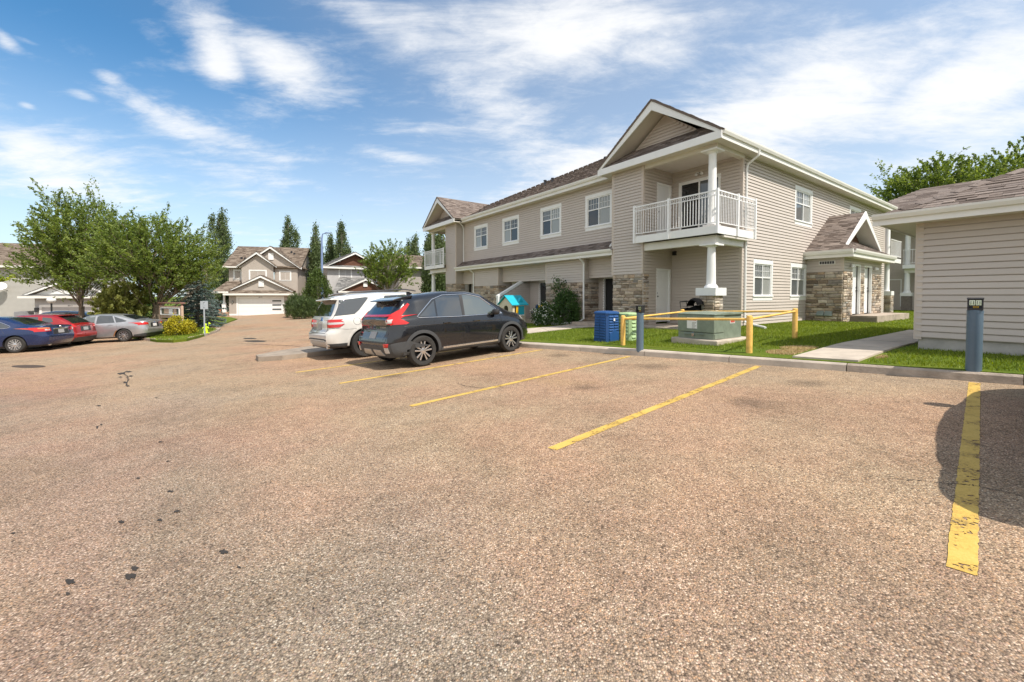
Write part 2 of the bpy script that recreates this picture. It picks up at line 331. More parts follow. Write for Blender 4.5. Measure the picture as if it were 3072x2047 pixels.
# ---------------------------------------------------------------- ground materials
def ground_mats():
    m, N, L, b = newmat('asphalt'); b.inputs['Roughness'].default_value = .88; b.inputs['Specular IOR Level'].default_value = .3
    P = N.new('ShaderNodeNewGeometry').outputs['Position']
    def noise(s, d=5, r=.6):
        n = N.new('ShaderNodeTexNoise'); n.inputs['Scale'].default_value = s; n.inputs['Detail'].default_value = d; n.inputs['Roughness'].default_value = r
        L.new(P, n.inputs['Vector']); return n.outputs['Fac']
    def mix(a, b_, f, bt='MIX'):
        n = N.new('ShaderNodeMix'); n.data_type = 'RGBA'; n.blend_type = bt
        for i, v in ((0, f), (6, a), (7, b_)):
            if isinstance(v, (int, float)): n.inputs[i].default_value = v
            elif isinstance(v, tuple): n.inputs[i].default_value = v+(1,)
            else: L.new(v, n.inputs[i])
        return n.outputs[2]
    def mr(v, a, b_, c, d):
        n = N.new('ShaderNodeMapRange'); n.inputs[1].default_value = a; n.inputs[2].default_value = b_; n.inputs[3].default_value = c; n.inputs[4].default_value = d
        L.new(v, n.inputs[0]); return n.outputs[0]
    # chips of exposed stone in dark binder
    v1 = N.new('ShaderNodeTexVoronoi'); v1.inputs['Scale'].default_value = 118; v1.inputs['Randomness'].default_value = 1; L.new(P, v1.inputs['Vector'])
    sp = N.new('ShaderNodeSeparateColor'); L.new(v1.outputs['Color'], sp.inputs[0])
    chip = ramp(N, [(0, (.045, .035, .028)), (.11, (.15, .122, .095)), (.30, (.32, .262, .20)), (.5, (.42, .345, .255)), (.62, (.30, .265, .225)), (.74, (.52, .36, .22)), (.82, (.38, .285, .25)), (.90, (.60, .52, .42)), (1, (.80, .73, .62))]); L.new(sp.outputs[0], chip.inputs[0])
    v2 = N.new('ShaderNodeTexVoronoi'); v2.inputs['Scale'].default_value = 260; L.new(P, v2.inputs['Vector'])
    sp2 = N.new('ShaderNodeSeparateColor'); L.new(v2.outputs['Color'], sp2.inputs[0])
    chip2 = ramp(N, [(0, (.10, .08, .06)), (.5, (.30, .24, .185)), (1, (.52, .43, .34))]); L.new(sp2.outputs[1], chip2.inputs[0])
    c = mix(chip.outputs[0], chip2.outputs[0], .28)
    gap = mr(v1.outputs['Distance'], .30, .80, 1.06, .50)
    gapc = N.new('ShaderNodeCombineColor'); [L.new(gap, gapc.inputs[i]) for i in range(3)]
    c = mix(c, gapc.outputs[0], 1.0, 'MULTIPLY')
    # broad colour drift: grey wheel tracks, pink and ochre stone
    big = ramp(N, [(.30, (1.0, 1.0, .99)), (.45, (1.10, 1.02, .92)), (.55, (1.16, .97, .88)), (.7, (1.17, 1.0, .78))]); L.new(noise(.21, 4, .6), big.inputs[0])
    c = mix(c, big.outputs[0], 1.0, 'MULTIPLY')
    # the driving lane is worn greyer than the stalls
    lane = N.new('ShaderNodeVectorMath'); lane.operation = 'DOT_PRODUCT'; L.new(P, lane.inputs[0]); lane.inputs[1].default_value = (.55, .95, 0)
    wob = N.new('ShaderNodeMath'); wob.operation = 'MULTIPLY_ADD'; wob.inputs[1].default_value = 5; L.new(noise(.35, 5, .65), wob.inputs[0]); L.new(lane.outputs['Value'], wob.inputs[2])
    lr = ramp(N, [(0, (.82, .85, .89)), (.60, (.87, .885, .92)), (.67, (1.0, .92, .91)), (.76, (1.07, 1.02, .95)), (1, (1.09, 1.03, .95))]); L.new(mr(wob.outputs[0], -6, 10, 0, 1), lr.inputs[0])
    c = mix(c, lr.outputs[0], 1.0, 'MULTIPLY')
    blot = ramp(N, [(.32, (.66, .65, .64)), (.5, (.96, .96, .96)), (.75, (1.12, 1.11, 1.10))]); L.new(noise(.75, 7, .72), blot.inputs[0])
    c = mix(c, blot.outputs[0], .8, 'MULTIPLY')
    fine = ramp(N, [(.35, (.82, .82, .82)), (.65, (1.15, 1.15, 1.15))]); L.new(noise(7, 6, .7), fine.inputs[0])
    c = mix(c, fine.outputs[0], .7, 'MULTIPLY')
    L.new(c, b.inputs['Base Color'])
    bp = N.new('ShaderNodeBump'); bp.inputs['Strength'].default_value = .8; bp.inputs['Distance'].default_value = .006; bp.invert = True
    L.new(v1.outputs['Distance'], bp.inputs['Height']); L.new(bp.outputs[0], b.inputs['Normal'])
    # parking paint, worn to the stone
    m, N, L, b = newmat('line_paint'); b.inputs['Roughness'].default_value = .7
    P = N.new('ShaderNodeNewGeometry').outputs['Position']
    n = N.new('ShaderNodeTexNoise'); n.inputs['Scale'].default_value = 55; n.inputs['Detail'].default_value = 6; n.inputs['Roughness'].default_value = .7; L.new(P, n.inputs['Vector'])
    n2 = N.new('ShaderNodeTexNoise'); n2.inputs['Scale'].default_value = 5; n2.inputs['Detail'].default_value = 5; L.new(P, n2.inputs['Vector'])
    ad = N.new('ShaderNodeMath'); ad.operation = 'ADD'; L.new(n.outputs['Fac'], ad.inputs[0]); L.new(n2.outputs['Fac'], ad.inputs[1])
    r = ramp(N, [(.36, (.12, .09, .05)), (.42, (.44, .28, .065)), (.5, (.58, .38, .08)), (.7, (.66, .46, .13))])
    hf = N.new('ShaderNodeMath'); hf.operation = 'MULTIPLY'; hf.inputs[1].default_value = .5; L.new(ad.outputs[0], hf.inputs[0]); L.new(hf.outputs[0], r.inputs[0])
    L.new(r.outputs[0], b.inputs['Base Color'])
    vc = N.new('ShaderNodeTexVoronoi'); vc.inputs['Scale'].default_value = 60; L.new(P, vc.inputs['Vector']); sc_ = N.new('ShaderNodeSeparateColor'); L.new(vc.outputs['Color'], sc_.inputs[0])
    am = N.new('ShaderNodeMath'); am.operation = 'MULTIPLY_ADD'; am.inputs[1].default_value = 1.3; L.new(n2.outputs['Fac'], am.inputs[0]); L.new(sc_.outputs[0], am.inputs[2])
    ag = N.new('ShaderNodeMath'); ag.operation = 'GREATER_THAN'; ag.inputs[1].default_value = .66; L.new(am.outputs[0], ag.inputs[0]); L.new(ag.outputs[0], b.inputs['Alpha'])
    bp = N.new('ShaderNodeBump'); bp.inputs['Strength'].default_value = .5; bp.inputs['Distance'].default_value = .006; L.new(n.outputs['Fac'], bp.inputs['Height']); L.new(bp.outputs[0], b.inputs['Normal'])
    # soil and thatch under the grass
    m, N, L, b = newmat('turf'); b.inputs['Roughness'].default_value = .95; b.inputs['Specular IOR Level'].default_value = .1
    P = N.new('ShaderNodeNewGeometry').outputs['Position']
    n = N.new('ShaderNodeTexNoise'); n.inputs['Scale'].default_value = 34; n.inputs['Detail'].default_value = 6; n.inputs['Roughness'].default_value = .75; L.new(P, n.inputs['Vector'])
    n2 = N.new('ShaderNodeTexNoise'); n2.inputs['Scale'].default_value = 1.1; n2.inputs['Detail'].default_value = 4; L.new(P, n2.inputs['Vector'])
    r = ramp(N, [(.3, (.045, .065, .010)), (.5, (.10, .14, .018)), (.7, (.17, .21, .03))]); L.new(n.outputs['Fac'], r.inputs[0])
    r2 = ramp(N, [(.35, (.8, .9, .8)), (.7, (1.25, 1.1, 1.0))]); L.new(n2.outputs['Fac'], r2.inputs[0])
    mx = N.new('ShaderNodeMix'); mx.data_type = 'RGBA'; mx.blend_type = 'MULTIPLY'; mx.inputs[0].default_value = 1; L.new(r.outputs[0], mx.inputs[6]); L.new(r2.outputs[0], mx.inputs[7])
    L.new(mx.outputs[2], b.inputs['Base Color'])
    # oil stains: dark, with ragged soft edges
    m, N, L, b = newmat('oil_stain'); b.inputs['Roughness'].default_value = .75; b.inputs['Base Color'].default_value = (.055, .043, .033, 1)
    tc = N.new('ShaderNodeTexCoord'); P = N.new('ShaderNodeNewGeometry').outputs['Position']
    gr = N.new('ShaderNodeTexGradient'); gr.gradient_type = 'SPHERICAL'; mp = N.new('ShaderNodeMapping'); mp.inputs['Location'].default_value = (-1, -1, 0); mp.inputs['Scale'].default_value = (2, 2, 0)
    L.new(tc.outputs['Generated'], mp.inputs[0]); L.new(mp.outputs[0], gr.inputs[0])
    n = N.new('ShaderNodeTexNoise'); n.inputs['Scale'].default_value = 14; n.inputs['Detail'].default_value = 8; n.inputs['Roughness'].default_value = .75; L.new(P, n.inputs['Vector'])
    mu = N.new('ShaderNodeMath'); mu.operation = 'MULTIPLY'; L.new(gr.outputs['Fac'], mu.inputs[0]); L.new(n.outputs['Fac'], mu.inputs[1])
    rp = N.new('ShaderNodeMapRange'); rp.inputs[1].default_value = .10; rp.inputs[2].default_value = .42; rp.inputs[4].default_value = .24; L.new(mu.outputs[0], rp.inputs[0])
    L.new(rp.outputs[0], b.inputs['Alpha'])
    mat('tar', (.035, .028, .023), .8, .3, 30, .8, 90)
    mat('iron', (.10, .07, .05), .7, .3, 20, .5, 60, metal=.4)
ground_mats()
# ---------------------------------------------------------------- ground sheets
def sheet(name, poly, zf, m, step=.6, skirt=.25, parent=None, **kw):
    bm = bmesh.new(); vs_ = [bm.verts.new((p[0], p[1], 0)) for p in poly]; bm.faces.new(vs_)
    x0, x1 = min(p[0] for p in poly), max(p[0] for p in poly); y0, y1 = min(p[1] for p in poly), max(p[1] for p in poly)
    for ax, a, e in ((0, x0, x1), (1, y0, y1)):
        k = math.floor(a/step)*step+step
        while k < e:
            no = (1, 0, 0) if ax == 0 else (0, 1, 0); c_ = (k, 0, 0) if ax == 0 else (0, k, 0)
            bmesh.ops.bisect_plane(bm, geom=bm.verts[:]+bm.edges[:]+bm.faces[:], plane_co=c_, plane_no=no); k += step
    if bm.faces and sum(f.normal.z for f in bm.faces) < 0: bmesh.ops.reverse_faces(bm, faces=bm.faces[:])
    bm.normal_update()
    for v in bm.verts: v.co.z = zf(v.co.x, v.co.y)
    if skirt:
        be = [e for e in bm.edges if e.is_boundary]; r = bmesh.ops.extrude_edge_only(bm, edges=be)
        for v in [q for q in r['geom'] if isinstance(q, bmesh.types.BMVert)]: v.co.z -= skirt
    me = bpy.data.meshes.new(name); bm.to_mesh(me); bm.free(); me.materials.append(MAT[m])
    return link(name, me, parent, **kw)
def grid(name, xs, ys, zf, m, **kw):
    v = [(x, y, zf(x, y)) for y in ys for x in xs]; nx = len(xs)
    f = [(j*nx+i, j*nx+i+1, (j+1)*nx+i+1, (j+1)*nx+i) for j in range(len(ys)-1) for i in range(nx-1)]
    me = bpy.data.meshes.new(name); me.from_pydata(v, [], f); me.materials.append(MAT[m]); return link(name, me, **kw)
gx = [-1500, -700, -300, -150, -100, -80]+list(range(-60, 62, 4))+[80, 120, 200, 400, 1500]
gy = [-1500, -500, -150, -60, -30]+list(range(-20, 82, 4))+[100, 150, 300, 700, 1500]
grid('ground', gx, gy, lambda x, y: min(g(max(-58, min(x, 60)), y)-.10, lawn(x, y)-.15), 'turf', kind='structure')
sheet('parking_lot', [(-55, -14), (22, -14), (10.4, 1.6), (6.7, 5.45), (1.9, 10.6), (-2.3, 14.8), (-4.4, 18.7), (-9.3, 27), (-14.8, 38), (-20, 60), (-55, 60)], g, 'asphalt', 1.0, 0, kind='structure')
EDIR = Vector((.752, .659, 0)); RDIR = Vector((.69, -.724, 0))
K = [(10.2, 1.35), (6.54, 5.22), (5.35, 6.55), (1.72, 10.39), (.14, 11.95), (-2.45, 14.62)]
def off2(p, d): return (p[0]+EDIR.x*d, p[1]+EDIR.y*d)
# main lawn behind the kerb
LAWN1 = [off2(K[0], .1), off2(K[1], .1), off2(K[2], .1), off2(K[3], .3), off2(K[4], .3), off2(K[5], .3), (-4.6, 18.6), (-9.5, 27), (-15, 38), (-10, 60), (45, 60), (45, 1.4)]
sheet('lawn', LAWN1, lawn, 'turf', .9, .3, kind='structure')
def kerb(name, pts, width, h, seg=2.6, m='concrete', zf=None, parent_label=None):
    root = bpy.data.objects.new(name, None); COL.objects.link(root); root.location = (pts[0][0], pts[0][1], g(*pts[0])); tag(root, kind='structure'); OFF[root.name] = -Vector(root.location)
    P = [Vector((p[0], p[1], 0)) for p in pts]; cuts = []
    for i in range(len(P)-1):
        d = P[i+1]-P[i]; n = max(1, round(d.length/seg))
        for k in range(n): cuts.append(P[i]+d*(k/n))
    cuts.append(P[-1])
    w = width if callable(width) else (lambda i: width)
    side = [Vector((0, 0, 0))]*len(cuts)
    for i in range(len(cuts)):
        d = (cuts[min(i+1, len(cuts)-1)]-cuts[max(0, i-1)]).normalized(); side[i] = Vector((d.y, -d.x, 0))
    for i in range(len(cuts)-1):
        a, c = cuts[i], cuts[i+1]; gap = (c-a).normalized()*.006; a2, c2 = a+gap, c-gap; wa, wc = w(i), w(i)
        b = MB(); ring = []
        for p, s, ww in ((a2, side[i], wa), (c2, side[i+1], wc)):
            z = g(p.x, p.y); q = p+s*ww; z2 = max(z, g(q.x, q.y))
            f_ = p+s*.03; t_ = p+s*.055
            ring.append([(p.x, p.y, z-.1), (f_.x, f_.y, z+h-.025), (t_.x, t_.y, z+h), (q.x, q.y, min(z+h+.02, z2+h)), (q.x, q.y, z-.1)])
        n = 5
        for k in range(n): b.face([ring[0][k], ring[1][k], ring[1][(k+1) % n], ring[0][(k+1) % n]])
        b.face(ring[0][::-1]); b.face(ring[1]); b.build('kerb_segment', m, root, bevel=.008)
    return root
# the raised kerb runs from right to left with the walk cast on to it from the third corner on
kerb('kerb', [K[0], K[1], K[2]], .17, .125, 2.2)
kerb('kerb_walk', [K[2], K[3], K[4], K[5]], .62, .125, 1.6, 'concrete_pale')
PEN = [(-5.85, 11.75), (-6.35, 11.3), (-6.95, 11.22), (-7.35, 11.75), (-7.25, 12.6), (-6.6, 14.2), (-5.0, 17.2), (-4.0, 18.8), (-1.9, 15.2), (-2.4, 14.75)]
sheet('kerb_island', PEN, lambda x, y: g(x, y)+.13, 'island_concrete', .7, .2, kind='structure')
def slabs(name, polys, dz, m='concrete_pale', zf=lawn, skirt=.12):
    c = polys[0][0]; root = bpy.data.objects.new(name, None); COL.objects.link(root); root.location = (c[0], c[1], zf(*c)); tag(root, kind='structure'); OFF[root.name] = -Vector(root.location)
    for p in polys:
        cx = sum(q[0] for q in p)/len(p); cy = sum(q[1] for q in p)/len(p)
        sheet('slab', [(cx+(q[0]-cx)*.994, cy+(q[1]-cy)*.994) for q in p], lambda x, y: zf(x, y)+dz, m, .6, skirt, root)
slabs('walkway', [[(4.98, 7.28), (5.58, 6.60), (7.12, 7.68), (6.60, 8.42)], [(6.62, 8.44), (7.14, 7.70), (8.6, 8.75), (8.1, 9.5)], [(8.12, 9.52), (8.62, 8.77), (10.6, 10.2), (10.1, 11.0)], [(10.12, 11.02), (10.62, 10.22), (12.6, 11.6), (12.1, 12.5)]], .03)
def pxpoly(pts, dz=.14): return [tuple(G(x, y, dz)[:2]) for x, y in pts]
slabs('front_path', [pxpoly([(1545, 1006), (1545, 990), (1620, 984), (1645, 994)]), pxpoly([(1646, 994), (1621, 984), (1683, 978), (1735, 984)]), pxpoly([(1737, 984), (1685, 978), (1720, 968), (1800, 968), (1815, 980)])], .025)
# left island with the notice board, and the lawns by the houses
ISL = pxpoly([(425, 1012), (470, 1019), (520, 1020), (560, 1016), (600, 1006), (640, 994), (654, 988), (640, 983), (560, 982), (480, 982), (400, 984), (330, 1000)])
sheet('island_lawn', ISL, lambda x, y: g(x, y)+.12, 'turf', .8, .2, kind='structure')
kerb('island_kerb', pxpoly([(654, 990), (640, 999), (600, 1011), (560, 1021), (520, 1025), (470, 1024), (430, 1019)], 0), -.16, .125, 1.3, 'concrete')
LAWN3 = pxpoly([(560, 973), (660, 973), (712, 955), (690, 950), (610, 948), (500, 952), (380, 958), (360, 972)])
sheet('house_lawn', LAWN3, lambda x, y: g(x, y)+.08, 'turf', 1.2, .2, kind='structure')
# ---------------------------------------------------------------- paint, stains, covers
LN = [((-4.8, 9.09), 4.4), ((-3.19, 7.56), 5.35), ((-1.4, 5.64), 5.35), ((.37, 3.79), 5.4), ((2.17, 1.95), 5.36)]
def strip(a, b_, w, dz, n=150):
    b = MB(); a = Vector(a); b_ = Vector(b_); d = (b_-a).normalized(); s = Vector((-d.y, d.x))*w/2; pr = None
    for i in range(n+1):
        p = a+(b_-a)*(i/n); q = [(p+s*(k*random.uniform(.93, 1.07))) for k in (1, -1)]; cur = [(v.x, v.y, g(v.x, v.y)+dz) for v in q]
        if pr: b.face([pr[0], pr[1], cur[1], cur[0]])
        pr = cur
    return b
for s_, ln in LN:
    strip(s_, (s_[0]+EDIR.x*ln, s_[1]+EDIR.y*ln), .105, .004).build('parking_line', 'line_paint', kind='structure')
def blob(px, py, w, h, name, m, dz=.005, n=14, jag=.35, vert=0):
    c = G(px, py); e = G(px+w, py); f_ = G(px, py-h); u = e-c; v = f_-c; b = MB(); pts = []
    for i in range(n):
        t = 2*math.pi*i/n; k = 1-jag*random.random(); p = c+u*(math.cos(t)*k)+v*(math.sin(t)*k); pts.append((p.x, p.y, g(p.x, p.y)+dz))
    b.face(pts); b.build(name, m, kind='structure')
for x, y, w, h in ((317, 1118, 30, 17), (305, 1175, 16, 11), (587, 1096, 35, 18), (604, 1060, 26, 13), (1005, 985, 26, 18), (1075, 1055, 13, 6), (765, 713, 19, 8), (792, 803, 23, 9), (545, 850, 19, 9), (718, 842, 17, 7), (620, 653, 14, 5), (753, 577, 12, 4), (720, 490, 13, 4), (437, 424, 9, 9), (455, 412, 8, 4), (445, 327, 14, 3.5), (703, 291, 8, 3), (545, 182, 24, 6), (575, 174, 22, 6), (588, 194, 16, 4), (540, 198, 12, 3), (562, 222, 14, 5), (575, 238, 12, 5), (60, 900, 14, 5), (1410, 1240, 9, 6)):
    blob(x/1.498, 1000+y/1.498, w/1.498/1.1, h/1.498/1.1, 'tar_spot', 'tar', n=18, jag=.6)
for x, y, w, h in ((1755, 1163, 75, 14), (1680, 1067, 60, 8), (1960, 1100, 90, 14), (2420, 1150, 110, 18), (1180, 1130, 60, 10), (2250, 1210, 120, 26)):
    blob(x, y, w, h, 'oil_mark', 'oil_stain', .006, 24, .05)
for x, y, w, h in ((765, 1024, 42, 3), (748, 1016, 25, 2)): blob(x, y, w, h, 'road_patch', 'tar', .005, 18, .3)
def crack(pts, w):
    Q = []
    for (x0, y0), (x1, y1) in zip(pts[:-1], pts[1:]):
        for k in range(12): t = k/12; Q.append(G(x0+(x1-x0)*t, y0+(y1-y0)*t)+Vector((random.uniform(-.02, .02), random.uniform(-.02, .02), 0)))
    b = MB(); pr = None
    for i, p in enumerate(Q):
        d = (Q[min(i+1, len(Q)-1)]-Q[max(i-1, 0)]).normalized(); s = Vector((-d.y, d.x, 0))*w*random.uniform(.4, 1.2); cur = [(v.x, v.y, g(v.x, v.y)+.0055) for v in (p+s, p-s)]
        if pr: b.face([pr[0], pr[1], cur[1], cur[0]])
        pr = cur
    b.build('crack', 'tar', kind='structure')
crack([(2700, 1440), (2860, 1452), (2925, 1460), (3072, 1490)], .004); crack([(370, 1118), (385, 1135), (380, 1160)], .012); crack([(1370, 1150), (1400, 1160), (1480, 1168)], .006); crack([(900, 1040), (700, 1030), (560, 1036)], .02)
blob(85, 1100, 52, 4, 'manhole_cover', 'iron', .008, 20, 0)
# ---------------------------------------------------------------- piece budget: largest pieces singly, the rest joined
UNIT = {}
def unit_plank():
    b = MB(); b.prism([(0, 0), (-.002, 0), (-.002, .17), (-.036, .145), (-.037, .20), (-.020, 1), (0, 1)], 0, 1, 'x'); return b
def unit_stone(k):
    r = random.Random(k); b = MB(); j = lambda a: (r.random()-.5)*a
    o = [(0, 0), (1, 0), (1, 1), (0, 1)]; i_ = []
    for x, z in ((.04, .10), (.5, .07), (.96, .10), (.97, .5), (.96, .90), (.5, .93), (.04, .90), (.03, .5)): i_.append((x+j(.05), -.75+j(.3), z+j(.10)))
    c = (.5+j(.2), -1+j(.25), .5+j(.2)); ob = [(x, 0, z) for x, z in ((0, 0), (.5, 0), (1, 0), (1, .5), (1, 1), (.5, 1), (0, 1), (0, .5))]
    for q in range(8):
        w = (q+1) % 8; b.face([ob[q], ob[w], i_[w], i_[q]]); b.face([i_[q], i_[w], c])
    return b
def unit_shingle():
    b = MB(); b.prism([(0, 0), (-.012, 0), (-.003, 1.12), (0, 1.12)], 0, 1, 'x'); return b
class Pieces:
    def __init__(s, limit=300): s.it = []; s.limit = limit
    def add(s, parent, unit, M, sc, name): s.it.append((parent, unit, M, sc, name))
    def done(s, mats, stuffname, jm=None):
        def size(i):
            p = i[0]; Wm = p.matrix_world if p else Matrix(); c = Wm @ (i[2] @ Vector((i[3][0]/2, 0, i[3][2]/2))); d = c-Vector((0, 0, EYE))
            if d.y < 1: return 0
            return i[3][0]*i[3][2]/d.length_squared
        bpy.context.view_layer.update()
        it = sorted(s.it, key=size, reverse=True); rest = {}
        for k, i in enumerate(it):
            par, un, M, sc, name = i
            if k < s.limit: link(name, UNITM[un], par, M=M @ Matrix.Diagonal((*sc, 1)))
            else: rest.setdefault(par.name, []).append(i)
        for pn, L_ in rest.items():
            b = MB()
            for par, un, M, sc, name in L_:
                u = UNIT[un]; n = len(b.v); T = M @ Matrix.Diagonal((*sc, 1)); r = random.random()
                b.v.extend([tuple(T @ Vector(v)) for v in u.v]); b.f.extend([tuple(n+q for q in f) for f in u.f]); b.r.extend([r]*len(u.f)); b.m.extend([0]*len(u.f))
            o = b.build(stuffname, jm or mats, bpy.data.objects[pn], kind='stuff'); o.location = (0, 0, 0)
UNIT['plank'] = unit_plank(); UNIT['shingle'] = unit_shingle()
for k in range(7): UNIT['stone%d' % k] = unit_stone(k)
UNITM = {'plank': UNIT['plank'].mesh('siding_plank', 'siding'), 'shingle': UNIT['shingle'].mesh('shingle', 'shingle')}
for k in range(7): UNITM['stone%d' % k] = UNIT['stone%d' % k].mesh('stone', 'stone')
def frame(o, rz): return Matrix.Translation(Vector(o)) @ Matrix.Rotation(rz, 4, 'Z')
FRONT, SIDE, BACK, LEFT = -math.pi/2, 0, math.pi/2, math.pi   # walls that face -b, -a, +b, +a
def cells(w, h, holes):
    xs = sorted({0, w, *[max(0, min(w, q)) for H in holes for q in H[:2]]}); zs = sorted({0, h, *[max(0, min(h, q)) for H in holes for q in H[2:]]}); out = []
    for i in range(len(zs)-1):
        run = None
        for j in range(len(xs)-1):
            cx, cz = (xs[j]+xs[j+1])/2, (zs[i]+zs[i+1])/2; solid = not any(H[0] < cx < H[1] and H[2] < cz < H[3] for H in holes)
            if solid: run = [xs[j], xs[j+1]] if run is None else [run[0], xs[j+1]]
            if (not solid or j == len(xs)-2) and run: out.append((run[0], run[1], zs[i], zs[i+1])); run = None
    return out
def intervals(w, z0, z1, holes):
    iv = [(0, w)]
    for H in holes:
        if min(z1, H[3])-max(z0, H[2]) > .02:
            nv = []
            for a, c in iv:
                if H[1] <= a or H[0] >= c: nv.append((a, c)); continue
                if H[0] > a: nv.append((a, H[0]))
                if H[1] < c: nv.append((H[1], c))
            iv = nv
    return [(a, c) for a, c in iv if c-a > .03]
COURSE = .114
def wall(parent, o, rz, w, h, holes=(), pieces=None, clip=None, th=.10, name='wall', m='siding_wall', course=COURSE, stone_h=0, spieces=None, backing=True):
    # local x to the right seen from outside, -y outwards, z up
    Mf = frame(o, rz); b = MB()
    if clip is None:
        for x0, x1, z0, z1 in cells(w, h, holes): b.box(x0, x1, 0, th, z0, z1, Mf)
    else: b.prism(clip, 0, th, 'y', Mf)
    wo = b.build(name, m, parent)
    if pieces is not None:
        z = stone_h
        while z < h-.02:
            z1 = min(h, z+course); iv = intervals(w, z, z1, holes)
            if clip is not None:
                zm = min(z1, z+course*.98); xs = []
                for i in range(len(clip)):
                    p, q = clip[i], clip[(i+1) % len(clip)]
                    if (p[1]-zm)*(q[1]-zm) < 0: xs.append(p[0]+(q[0]-p[0])*(zm-p[1])/(q[1]-p[1]))
                iv = [(min(xs), max(xs))] if len(xs) > 1 else []
            iv2 = []
            for a, c in iv:
                while c-a > 3.9: cut = a+random.uniform(2.2, 3.66); iv2.append((a, cut-.003)); a = cut
                iv2.append((a, c))
            for a, c in iv2: pieces.add(wo, 'plank', Mf @ Matrix.Translation((a, 0, z)), (c-a, 1, z1-z), 'siding_plank')
            z = z1
    if stone_h and spieces is not None: stones(wo, Mf, w, 0, stone_h, holes, spieces)
    return wo
def stones(wo, Mf, w, z0, h, holes, sp, depth=.055):
    z = z0
    while z < h-.03:
        rh = random.choice((.07, .085, .10, .12, .145)); rh = min(rh, h-z)
        if h-z-rh < .05: rh = h-z
        for a, c in intervals(w, z, z+rh, holes):
            x = a
            while x < c-.001:
                l = random.uniform(.16, .46); l = min(l, c-x)
                if c-x-l < .12: l = c-x
                sp.add(wo, 'stone%d' % random.randrange(7), Mf @ Matrix.Translation((x+.004, 0, z+.004)), (l-.008, depth*random.uniform(.6, 1.25), rh-.008), 'stone'); x += l
        z += rh
def roof(parent, pts, pieces=None, m='shingle_attr', row=.14, th=.05, name='roof', seed=0, tab=(.16, .36), deck='shingle_attr'):
    # pts: eave left, eave right, then round over the top; one sloping face with its courses of shingles
    P = [Vector(p) for p in pts]; ex = (P[1]-P[0]).normalized(); nz = None
    for k in range(2, len(P)):
        nz = ex.cross(P[k]-P[0])
        if nz.length > 1e-4: break
    nz.normalize(); nz = nz if nz.z > 0 else -nz; ey = nz.cross(ex).normalized()
    if ey.z < 0: ex = -ex; ey = nz.cross(ex).normalized()
    q = [((p-P[0]).dot(ex), (p-P[0]).dot(ey)) for p in P]
    b = MB(); Mf = Matrix(((ex.x, ey.x, nz.x, P[0].x), (ex.y, ey.y, nz.y, P[0].y), (ex.z, ey.z, nz.z, P[0].z), (0, 0, 0, 1)))
    b.prism(q, -th, 0, 'z', Mf, r=.25); ro = b.build(name, deck, parent)
    t = min(v[1] for v in q); top = max(v[1] for v in q); jb = MB()
    while t < top-.03:
        zm = t+row*.5; xs = []
        for i in range(len(q)):
            p, r_ = q[i], q[(i+1) % len(q)]
            if (p[1]-zm)*(r_[1]-zm) < 0: xs.append(p[0]+(r_[0]-p[0])*(zm-p[1])/(r_[1]-p[1]))
        if len(xs) > 1:
            x, e = min(xs), max(xs); rr = min(row, top-t)
            while x < e-.001:
                l = min(random.uniform(*tab), e-x); l = e-x if e-x-l < .08 else l; hh = random.choice((.8, 1, 1.6, 2.1))
                if pieces is not None: pieces.add(ro, 'shingle', Mf @ Matrix.Translation((x, t-random.choice((0, 0, .008)), .002)) @ Matrix.Rotation(-math.pi/2, 4, 'X'), (l-.004, hh, rr), 'shingle')
                else:
                    n = len(jb.v); y0 = t-random.choice((0, 0, .01)); z1 = .012*hh
                    for v in ((x, y0, .001), (x+l, y0, .001), (x+l, y0, z1), (x, y0, z1), (x+l, y0+rr*1.1, .003), (x, y0+rr*1.1, .003)): jb.v.append(tuple(Mf @ Vector(v)))
                    jb.f += [(n, n+1, n+2, n+3), (n+3, n+2, n+4, n+5), (n+1, n+4, n+2), (n, n+3, n+5)]; r2 = random.random(); jb.r += [r2]*4; jb.m += [0]*4
                x += l
        t += row
    if pieces is None and jb.v: jb.build('shingles', m, ro, kind='stuff').location = (0, 0, 0)
    return ro
